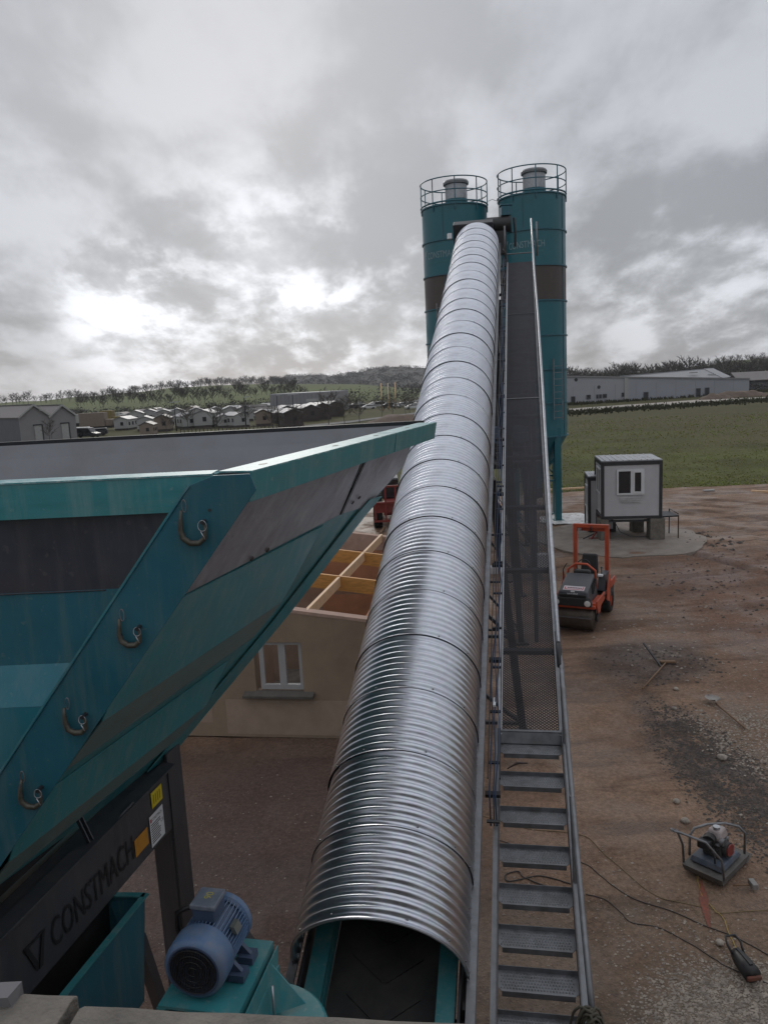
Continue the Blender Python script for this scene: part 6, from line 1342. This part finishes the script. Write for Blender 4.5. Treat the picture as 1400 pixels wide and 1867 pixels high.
# holiday homes
def home_mesh(name, label, group, mtw, mtr, w=3.7, ln=8.0, h=2.3, win=1):
    r = thing(name, label, 'mobile home', (0, 0, 0), 0, group)
    b = MB(); b.slab([V(-w / 2, -ln / 2, .5), V(w / 2, -ln / 2, .5), V(w / 2, -ln / 2, .5 + h), V(0, -ln / 2, .5 + h + .7), V(-w / 2, -ln / 2, .5 + h)], (0, ln, 0)); b.build('wall', mtw, r)
    b = MB(); b.slab([V(-w / 2 - .2, -ln / 2 - .2, .5 + h), V(0, -ln / 2 - .2, .5 + h + .78), V(0, ln / 2 + .2, .5 + h + .78), V(-w / 2 - .2, ln / 2 + .2, .5 + h)], (0, 0, .12)); b.slab([V(w / 2 + .2, -ln / 2 - .2, .5 + h), V(0, -ln / 2 - .2, .5 + h + .78), V(0, ln / 2 + .2, .5 + h + .78), V(w / 2 + .2, ln / 2 + .2, .5 + h)], (0, 0, .12)); b.build('roof', mtr, r)
    b = MB()
    for x in ((-.55, .55) if win > 1 else (.3,)): b.box((x, -ln / 2 - .03, 1.75), (.75, .08, .9))
    for y in (-2.6, 0, 2.6): b.box((w / 2 + .03, y, 1.75), (.08, 1.0, .9)); b.box((-w / 2 - .03, y, 1.75), (.08, 1.0, .9))
    builds(b, 'window', GLASS, r)
    b = MB(); b.bbox((-w / 2 + .1, -ln / 2 + .1, -.1), (w / 2 - .1, ln / 2 - .1, .5)); b.build('skirt', HOMEB, r)
    return r
white_lab = ['white holiday home with a window in its gable, nearest the parked van', 'white holiday home in the near row, second from the van', 'white holiday home right of the tall lamp post', 'white holiday home in the near row between two bare trees', 'white holiday home next to the tan one', 'white holiday home at the right end of the white near row']
hw = home_mesh('mobile_home', '', 'white holiday homes', HOMEW, ROOFL); hb_ = home_mesh('mobile_home', '', 'brown holiday homes', HOMEB, ROOFL, win=1); ht = home_mesh('mobile_home', '', 'tan holiday homes', HOMET, ROOFD, 3.4, 7.5)
used = set()
def put(proto, u, v, rz, label, s_=1.0):
    o = proto if id(proto) not in used else dup(proto); used.add(id(proto)); p = gz(u, v); o.location = (p.x, p.y, -.12); o.rotation_euler = (0, 0, radians(rz)); o.scale = (s_, s_, s_); o['label'] = label; return o
for (u, v, rz, l, s_) in ((231, 782, 18, 0, 1.15), (267, 783, 15, 1, 1.1), (340, 779, 14, 2, 1.1), (378, 777, 14, 3, 1.2), (408, 777, 10, 4, 1.05), (431, 777, 10, 5, 1.1)): put(hw, u, v, rz + (17 * l) % 43 - 20, white_lab[l], s_ * (.70 + .05 * (l % 4)))
for i, (u, v, s_) in enumerate(((300, 772, 1.2), (325, 770, 1.2), (360, 769, 1.2), (395, 768, 1.2), (420, 767, 1.2), (446, 766, 1.2), (250, 774, 1.2), (275, 771, 1.2))): put(hw, u, v, 14, 'white holiday home roof showing in the crowded back row', s_ * .85)
for (u, v, l) in ((480, 774, 'tan holiday home with a pale ridge standing between white and dark homes'), (300, 784, 'low tan holiday home partly behind a bush, left of the tall lamp post')): put(ht, u, v, 10, l, .9)
put(ht, 272, 793, 8, 'low brownish chalet in front of the white holiday homes near the van', .7)
for (u, v, l, s_) in ((512, 770, 'dark brown holiday home, leftmost of the dark group before the grey hall', .95), (530, 776, 'dark brown holiday home at the front of the dark group, left of the lamp post', 1.15), (562, 766, 'dark brown holiday home in front of the grey hall, with a small white window', 1.2), (583, 763, 'dark brown holiday home below the white logo of the grey hall', 1.25), (607, 758, 'dark brown holiday home, rightmost of the dark group by the young trees', 1.25)): put(hb_, u, v, 16, l, s_ * .82)
for (u, v, s_) in ((545, 764, 1.2), (572, 759, 1.2), (592, 755, 1.2), (520, 766, 1.2)): put(hb_, u, v, 16, 'dark holiday home with a shiny roof at the back of the dark group', s_ * .8)
HCREAM = mat('home_cream', (0.30, 0.26, 0.20), 0.6, var=0.1); HGREY = mat('home_grey', (0.17, 0.17, 0.18), 0.6, var=0.1)
hcr = home_mesh('mobile_home', '', 'cream holiday homes', HCREAM, ROOFD, 3.0, 6.5, 2.2, 1); hgr = home_mesh('mobile_home', '', 'grey holiday homes', HGREY, ROOFG, 3.2, 9.0, 2.1, 2)
rq = random.Random(77)
for i in range(40):
    u = 212 + 385 * (i + rq.random()) / 40; v = 768 - (u - 215) * .038 + rq.uniform(-9, 5); k = rq.random()
    pr_o, lb = ((hw, 'white holiday home roof showing in the crowded back row') if k < .25 else (hcr, 'small cream holiday home among the crowded rows in the park') if k < .55 else (hgr, 'long grey holiday home among the crowded rows in the park') if k < .8 else (hb_, 'dark holiday home with a shiny roof at the back of the dark group'))
    if k >= .8: u = max(u, 500)
    put(pr_o, u, v, rq.uniform(-20, 110), lb, rq.uniform(.55, .9))
# big grey hall with a white sign
p0, p1 = gz(494, 757), gz(592, 753); hh = 13.0
hl_ = thing('industrial_hall', 'plain grey industrial hall with a white sign at its top right corner', 'hall', p0)
dv = (p1 - p0).normalized(); dn_ = V(-dv.y, dv.x, 0); ln_ = (p1 - p0).length; sc = ln_ / 97
zt0 = at(494, 720, p0.y).z; zt1 = zt0
b = MB(); b.hexa([p0, p1, p1 + dn_ * 25, p0 + dn_ * 25] + [Vector((q.x, q.y, zt0)) for q in (p0, p1, p1 + dn_ * 25, p0 + dn_ * 25)]); b.build('wall', CLAD, hl_)
b = MB(); b.slab([p0 + V(0, 0, zt0), p1 + V(0, 0, zt0), p1 + V(0, 0, zt0) + dn_ * 25, p0 + V(0, 0, zt0) + dn_ * 25], (0, 0, .25)); b.build('roof_edge', CLADL, hl_)
b = MB(); q = p0 + dv * ln_ * .68 + V(0, 0, zt0 - 2.3) - dn_ * .1
b.slab([q, q + dv * 3.6, q + dv * 3.6 + V(0, 0, .8), q + V(0, 0, .8)], dn_ * -.08); q2 = q + dv * 3.4
b.slab([q2, q2 + dv * .6 + V(0, 0, -.4), q2 + dv * 1.9 + V(0, 0, 1.2), q2 + dv * 1.3 + V(0, 0, 1.2), q2 + dv * .6 + V(0, 0, .3), q2 + dv * .2 + V(0, 0, .8), q2 + V(0, 0, .8)], dn_ * -.12); b.build('sign', HOMEW, hl_)
b = MB()
for k in range(1, 14): b.beam(p0 + dv * ln_ * k / 14 - dn_ * .04, p0 + dv * ln_ * k / 14 - dn_ * .04 + V(0, 0, zt0), .06, .06)
tag(b.build('cladding_joints', CLADD, hl_), kind='stuff')
# vehicles
def car_mesh(name, label, mt, van=False):
    r = thing(name, label, 'van' if van else 'car', (0, 0, 0))
    b = MB(); L_, W_ = (5.0, 1.95) if van else (4.2, 1.75)
    prof = [(-L_ / 2, .3), (-L_ / 2, .8), (-L_ / 2 + .9, 1.0), (-L_ / 2 + 1.5, 1.85 if van else 1.4), (L_ / 2 - .15, 1.95 if van else 1.42), (L_ / 2, 1.0), (L_ / 2, .3)]
    b.slab([V(x, -W_ / 2, z) for x, z in prof], (0, W_, 0)); b.build('body', mt, r, .06)
    b = MB(); zt = 1.75 if van else 1.32
    for y in (-W_ / 2 - .01, W_ / 2 + .01): b.slab([V(-L_ / 2 + 1.15, y, 1.02), V(-L_ / 2 + 1.6, y, zt), V(L_ / 2 - .3, y, zt), V(L_ / 2 - .15, y, 1.02)], (0, .01 if y > 0 else -.01, 0))
    b.slab([V(-L_ / 2 + .98, -W_ / 2 + .15, 1.08), V(-L_ / 2 + .98, W_ / 2 - .15, 1.08), V(-L_ / 2 + 1.48, W_ / 2 - .2, zt + .03), V(-L_ / 2 + 1.48, -W_ / 2 + .2, zt + .03)], (-.03, 0, .02)); b.build('windows', GLASS, r)
    for x in (-L_ / 2 + .8, L_ / 2 - .8):
        for y in (-W_ / 2 + .1, W_ / 2 - .1): b = MB(); b.lathe([(.001, -.11), (.32, -.11), (.33, -.08), (.33, .08), (.32, .11), (.001, .11)], (x, y, .33), (0, 1, 0), 18, False); b.build('wheel', RUBBER, r)
    return r
CARW = mat('car_white', (.5, .5, .5), .3, var=.05); CARD = mat('car_dark', (.03, .032, .036), .3, var=.1); CARS = mat('car_silver', (.22, .23, .24), .3, metal=.4, var=.05); CARR = mat('car_grey', (.10, .10, .105), .3, var=.05)
cw, cdk, cs = car_mesh('parked_car', '', CARW), car_mesh('parked_car', '', CARD), car_mesh('parked_car', '', CARS); vw = car_mesh('parked_van', '', CARW, True); vd = car_mesh('parked_van', '', CARD, True)
def car(proto, u, v, rz, label, group='cars parked by the road', s_=1.0): o = put(proto, u, v, rz, label, s_); o['group'] = group; return o
car(vd, 158, 797, 170, 'dark van with a pale roof parked beside the grey sheds')
car(vw, 688, 742, 20, 'white van parked below the wooded hill, largest of that row')
car(cw, 627, 744, 10, 'white car parked at the left end of the row below the wooded hill'); car(cdk, 641, 745, 15, 'dark car parked second from the left below the wooded hill')
car(cs, 655, 744, 10, 'silver car parked in the middle of the row below the wooded hill'); car(cw, 672, 745, 12, 'white car parked just left of the white van')
car(cdk, 708, 742, 12, 'dark car parked right of the white van'); car(cs, 724, 743, 80, 'silver car parked on the road beside the young trees'); car(cdk, 761, 737, 60, 'dark car on the road close to the zinc cover')
CL = [('white car parked beside the near shed wall, left of the van', cw, 146, 790), ('dark car between the van and the tan lorry', cdk, 176, 793), ('silver car at the foot of the hill, left of the row of cars', cs, 612, 747), ('white car at the far end of the car park, right of the poles', cw, 734, 741), ('dark car at the back of the car park behind the white van', cdk, 683, 739), ('white car at the back of the car park between two dark trees', cw, 650, 740), ('white estate car parked on the verge near the brown earth bank', cw, 752, 745)]
for l_, pr__, u_, v_ in CL: car(pr__, u_, v_, 14, l_)
car(cs, 745, 740, 60, 'silver car on the road left of the dark one')
# lorries and boxes in the yard behind the van
def crate(name, label, cat, u, v, w, d, h, mt, group=None):
    p = gz(u, v); r = thing(name, label, cat, p, 0, group); b = MB(); b.bbox((p.x - w / 2, p.y - d / 2, .9), (p.x + w / 2, p.y + d / 2, .9 + h)); b.build('box_body', mt, r, .05)
    b = MB(); b.bbox((p.x - w / 2, p.y - d / 2 + .1, .5), (p.x + w / 2 + 1.4, p.y + d / 2 - .1, .9)); b.build('chassis', STEELD, r)
    b = MB(); b.bbox((p.x + w / 2 + .05, p.y - d / 2 + .1, .9), (p.x + w / 2 + 1.5, p.y + d / 2 - .1, 2.4)); b.build('cab', mt, r, .15)
    for k in (-.35, .3): b = MB(); b.lathe([(.001, -1), (.45, -1), (.45, 1), (.001, 1)], (p.x + k * w, p.y, .45), (0, 1, 0), 16, False); b.build('wheel', RUBBER, r)
crate('box_lorry', 'tan box lorry parked in the yard behind the dark van', 'lorry', 173, 785, 5.5, 2.4, 3.0, HOMET); crate('box_lorry', 'white box lorry left of the tan one, close to the sheds', 'lorry', 152, 777, 5.0, 2.4, 2.3, HOMEW)
crate('box_lorry', 'dark yellow tipper lorry right of the tan box lorry', 'lorry', 198, 777, 3.0, 2.4, 3.0, mat('ochre', (.16, .12, .03), .6)); crate('box_lorry', 'small white lorry right of the yellow tipper', 'lorry', 209, 772, 3.0, 2.2, 2.0, HOMEW)
# lamp posts and poles
def lamp(label, u, vb, vt, arm=1.0, mt=STEELD, group='street lamps by the road', name='street_lamp', double=False):
    p = gz(u, vb); z = at(u, vt, p.y).z; r = thing(name, label, 'street lamp' if name == 'street_lamp' else 'pole', p, 0, group)
    k = p.y / 150; b = MB(); b.tube([p, p + V(0, 0, z)], [.13 * k, .08 * k], 8); b.build('pole', mt, r)
    if name == 'street_lamp':
        b = MB(); b.beam(p + V(-.9 * k if double else 0, 0, z), p + V(1.1 * k, 0, z + .1), .18 * k, .14 * k); b.build('lamp_head', GALV, r)
lamp('grey street lamp rising among the white holiday homes', 322, 786, 733, double=True); lamp('slim dark lamp post between white and tan homes', 449, 783, 724)
lamp('street lamp in front of the left end of the grey hall', 508, 778, 720); lamp('tall street lamp standing before the grey hall', 537, 778, 719, double=True)
lamp('grey lamp post beside the near shed door', 74, 806, 749)
for (u, vb, vt, l) in ((697, 748, 698, 'left pole of the three tall pale poles below the wooded hill'), (709, 746, 698, 'middle pole of the three tall pale poles below the wooded hill'), (722, 745, 697, 'right pole of the three tall pale poles below the wooded hill')): lamp(l, u, vb, vt, mt=TIMBERP, group='three tall poles', name='tall_pole')
# young street trees and shrubs
rng = random.Random(21)
YT = []
for k in range(3):
    tr, cr_ = tree_mesh(rng, 6, .36, 18, .08, .016, .32); r = thing('street_tree', '', 'tree', (0, 0, 0), 0, 'young bare street trees'); tr.build('trunk', BARK, r); cr_.build('crown', BARK, r); YT.append(r)
for i, (u, v, s_, l) in enumerate(((628, 774, 1.35, 'young bare street tree by the road, nearest the rim of the bin'), (655, 772, 1.3, 'young bare street tree with a rounded crown on the roadside grass'), (697, 763, 1.25, 'young bare street tree standing below the left tall pole'), (716, 760, 1.2, 'young bare street tree standing below the right tall pole'), (639, 756, 1.4, 'young bare street tree across the road from the others'), (739, 756, 1.1, 'young bare street tree, second from the zinc cover'), (747, 752, 1.1, 'young bare street tree, nearest the zinc cover'), (600, 777, 1.7, 'taller bare tree between the dark homes and the road'), (450, 782, 1.5, 'bare tree beside the slim lamp post'), (343, 783, 1.3, 'bare tree in front of a white home, right of the tall lamp'), (398, 789, 1.3, 'bare tree at the near edge of the white homes'), (545, 784, 1.2, 'bushy bare tree in front of the dark homes'), (304, 789, 1.1, 'bare bush before the tan home, left of the tall lamp'), (92, 808, 1.1, 'bare bush growing between the two shed doors'), (497, 786, 1.2, 'bare tree in front of the tan holiday home'))):
    base = YT[i % 3]; o = base if i < 3 else dup(base); p = gz(u, v); o.location = (p.x, p.y, -.12); s_ *= .62; o.scale = (s_ * 1.15, s_ * 1.15, s_); o.rotation_euler = (0, 0, i * 1.3); o['label'] = l
# fence along the near side of the homes
fc = thing('picket_fence', 'low dark post fence along the near edge of the holiday homes', 'fence', gz(400, 789))
b = MB(); ps = [gz(u, 795 - (u - 300) * .042) for u in range(330, 560, 7)]
for p in ps: b.beam(p, p + V(0, 0, 1.3), .12, .12)
builds(b, 'post', HOMEB, fc); b = MB()
for p, q in zip(ps, ps[1:]): b.beam(p + V(0, 0, 1.0), q + V(0, 0, 1.0), .06, .12)
b.build('rails', HOMEB, fc)

# ------------------------------------------------------------------ right: the long white warehouse
wr = thing('long_warehouse', 'long white flat-roofed warehouse across the meadow with a few dark doors', 'warehouse', gz(1150, 735))
WP = []
def onW(u, v, y): return at(u, v, y)
ya, yb = 186.0, 205.0; ua, ub = 985, 1366
A = at(ua, 742, ya); Bq = at(ub, 717, yb); A0 = V(A.x, A.y, -.1); B0w = V(Bq.x, Bq.y, -.1)
wdv = (B0w - A0).normalized(); wnn = V(-wdv.y, wdv.x, 0); wl_ = (B0w - A0).length
def wz(u, v): # point on the front wall plane
    r = ray(u, v); k = (A0 - CAM).dot(wnn) / r.dot(wnn); return CAM + r * k
ta, tm, tb_ = wz(ua, 685.5), wz(1148, 687.5), wz(ub, 690)
b = MB(); b.hexa([A0, wz(1141, 735) * 1, wz(1141, 735) + wnn * 40, A0 + wnn * 40] if False else [V(A0.x, A0.y, -.1), V(tm.x, tm.y, -.1), V(tm.x, tm.y, -.1) + wnn * 40, V(A0.x, A0.y, -.1) + wnn * 40, ta, tm, tm + wnn * 40, ta + wnn * 40]); b.build('wall', CLADL, wr)
b = MB(); b.hexa([V(tm.x, tm.y, -.1), V(tb_.x, tb_.y, -.1), V(tb_.x, tb_.y, -.1) + wnn * 40, V(tm.x, tm.y, -.1) + wnn * 40, tm, tb_, tb_ + wnn * 40, tm + wnn * 40]); b.build('wall', mat('bluish_cladding', (.265, .275, .305), .6, var=.05, scale=.25), wr)
b = MB(); b.beam(ta - wnn * .1, tm - wnn * .1, .25, .35); b.beam(tm - wnn * .1, tb_ - wnn * .1, .25, .35); b.build('parapet_trim', CLAD, wr)
b = MB(); q = wz(1141, 735); b.beam(V(q.x, q.y, -.1) - wnn * .1, Vector(wz(1141, 688)) - wnn * .1, 1.1, .2, wnn); b.build('downpipe_strip', HOMEW, wr)
b = MB(); x = 3
while x < wl_: p = A0 + wdv * x - wnn * .012; b.beam(p, p + V(0, 0, 4.2), .05, .03, wnn); x += 6
b.build('cladding_joints', CLAD, wr)
def opening(name, u0, v0, u1, v1, mt):
    a, c = wz(u0, v0), wz(u1, v1); b = MB(); b.slab([V(a.x, a.y, c.z), V(c.x, c.y, c.z), V(c.x, c.y, a.z), V(a.x, a.y, a.z)], wnn * -.08); o = b.build(name, mt, wr)
    w_ = (V(c.x, c.y, 0) - V(a.x, a.y, 0)).length; b = MB()
    for p, q in ((V(a.x, a.y, a.z), V(c.x, c.y, a.z)), (V(a.x, a.y, c.z), V(c.x, c.y, c.z)), (V(a.x, a.y, a.z), V(a.x, a.y, c.z)), (V(c.x, c.y, a.z), V(c.x, c.y, c.z))): b.beam(p - wnn * .1, q - wnn * .1, .12, .12)
    b.build('frame', CLADD, o)
for (u0, v0, u1, v1) in ((1041, 723, 1048, 737), (1173, 715, 1181, 730), (1269, 708, 1276, 723), (1285, 707, 1292, 722)): opening('door', u0, v0, u1, v1, STEELD)
for (u0, v0, u1, v1) in ((1069, 720, 1076, 727), (1087, 719.5, 1090, 726), (1092, 719, 1096, 725.5), (1098.5, 718.5, 1105.5, 725), (1133, 716, 1139, 723)): opening('window', u0, v0, u1, v1, GLASS)
for (u, v) in ((1050, 692), (1091.5, 705.5)): p = wz(u, v); b = MB(); b.cyl(p, p - wnn * .1, .42, 16); b.build('vent', BLACK, wr)
# second building with a pale pitched roof behind
yb2 = 252; r2 = thing('pitched_hall', 'hall with a wide pale pitched roof showing above the white warehouse', 'hall', V(at(1230, 690, yb2).x, yb2, 0))
e0, e1, e2 = at(1130, 686, yb2 - 5), at(1283, 673, yb2), at(1318, 690, yb2 - 12)
b = MB(); b.slab([V(e0.x, e0.y, e0.z), e1, e2, V(e2.x, e2.y, e2.z - .4), V(e0.x, e0.y, e0.z - .4)] if False else [e0, e1, e1 + V(16, 30, 0), e0 + V(16, 30, 0)], (0, 0, .2)); b.slab([e1, e2, e2 + V(16, 30, 0), e1 + V(16, 30, 0)], (0, 0, .2)); b.slab([e0 + V(0, 0, -.1), e2, e1], (0, .3, 0)); b.build('roof', ROOFL, r2)
b = MB(); b.slab([V(e0.x, e0.y, 0), V(e2.x, e2.y, 0), e2 - V(0, 0, .1), e0 - V(0, 0, .3)], (0, .3, 0)); b.build('wall', CLAD, r2)
b = MB()
for (u, v) in ((1264, 679), (1297, 683)): p = at(u, v, yb2 - 7); b.box(p, (2.2, 1.2, .4))
builds(b, 'skylight', HOMEW, r2)
# low buildings at far right
p = at(1385, 700, 235); r3 = thing('farm_building', 'dark low farm building among trees at the far right edge', 'building', V(p.x, 235, 0))
b = MB(); b.bbox((p.x - 6, 235, 0), (p.x + 12, 243, at(1385, 692, 235).z)); b.build('wall', CLADD, r3)
b = MB(); z = at(1385, 690, 235).z; b.slab([(p.x - 7, 234, z - .5), (p.x + 13, 234, z - .5), (p.x + 13, 239, z + 2), (p.x - 7, 239, z + 2)], (0, 0, .2)); b.build('roof', ROOFG, r3)
# spoil heaps
def heap(label, u, v, w, h, dpt):
    p = gz(u, v); b = MB(); nx, ny = 28, 10; vs = []; fs = []
    for i in range(nx + 1):
        for j in range(ny + 1):
            fx, fy = i / nx * 2 - 1, j / ny * 2 - 1; hh_ = max(0, 1 - fx * fx) ** .7 * max(0, 1 - fy * fy) * h * (1 + .45 * nz(fx * 2, fy, 1.6, u))
            vs.append((p.x + fx * w / 2, p.y + fy * dpt / 2, -.08 + hh_))
    for i in range(nx):
        for j in range(ny): a = i * (ny + 1) + j; fs.append((a, a + ny + 1, a + ny + 2, a + 1))
    b.add(vs, fs, True); tag(b.build('spoil_heap', SPOIL), label, 'earth heap', 'earth heaps by the gravel road')
heap('long brown earth heap in front of the right end of the white warehouse', 1345, 723, 15, 1.5, 4); heap('brown earth heap beside the long one, nearest the double doors', 1305, 727, 8, 1.2, 3)
heap('low earth bank left of the zinc cover beside the road', 745, 768, 16, 1.6, 8)
b = MB(); p = gz(1291, 895); b.bbox((p.x - .25, p.y - .1, 0), (p.x + .35, p.y + .15, .06)); tag(b.build('litter_scrap', HOMEW), 'white scrap lying at the edge of the grass, right of the cabin', 'litter')
for (u0, v0, u1, v1, l) in ((1000, 893, 1066, 889, 'pale plank lying along the edge of the grass beside the silo leg'), (1370, 895, 1410, 897, 'pale plank lying at the edge of the grass at the right')):
    a, c = gz(u0, v0, .08), gz(u1, v1, .08); b = MB(); b.beam(a, c, .14, .10); tag(b.build('plank', TIMBERP), l, 'plank', 'planks at the grass edge')

# ------------------------------------------------------------------ damp air
hm = bpy.data.materials.new('damp_air'); hm.use_nodes = True; ht_ = hm.node_tree; ht_.nodes.clear()
pv = ht_.nodes.new('ShaderNodeVolumePrincipled'); pv.inputs['Color'].default_value = (0.86, 0.88, 0.92, 1); pv.inputs['Density'].default_value = 0.00016; pv.inputs['Anisotropy'].default_value = 0.2
ho__ = ht_.nodes.new('ShaderNodeOutputMaterial'); ht_.links.new(pv.outputs[0], ho__.inputs['Volume'])
b = MB(); b.bbox((-1950, -320, -1.5), (1950, 2050, 110)); tag(b.build('haze', hm), 'thin damp haze over the whole valley', 'haze', kind='stuff')
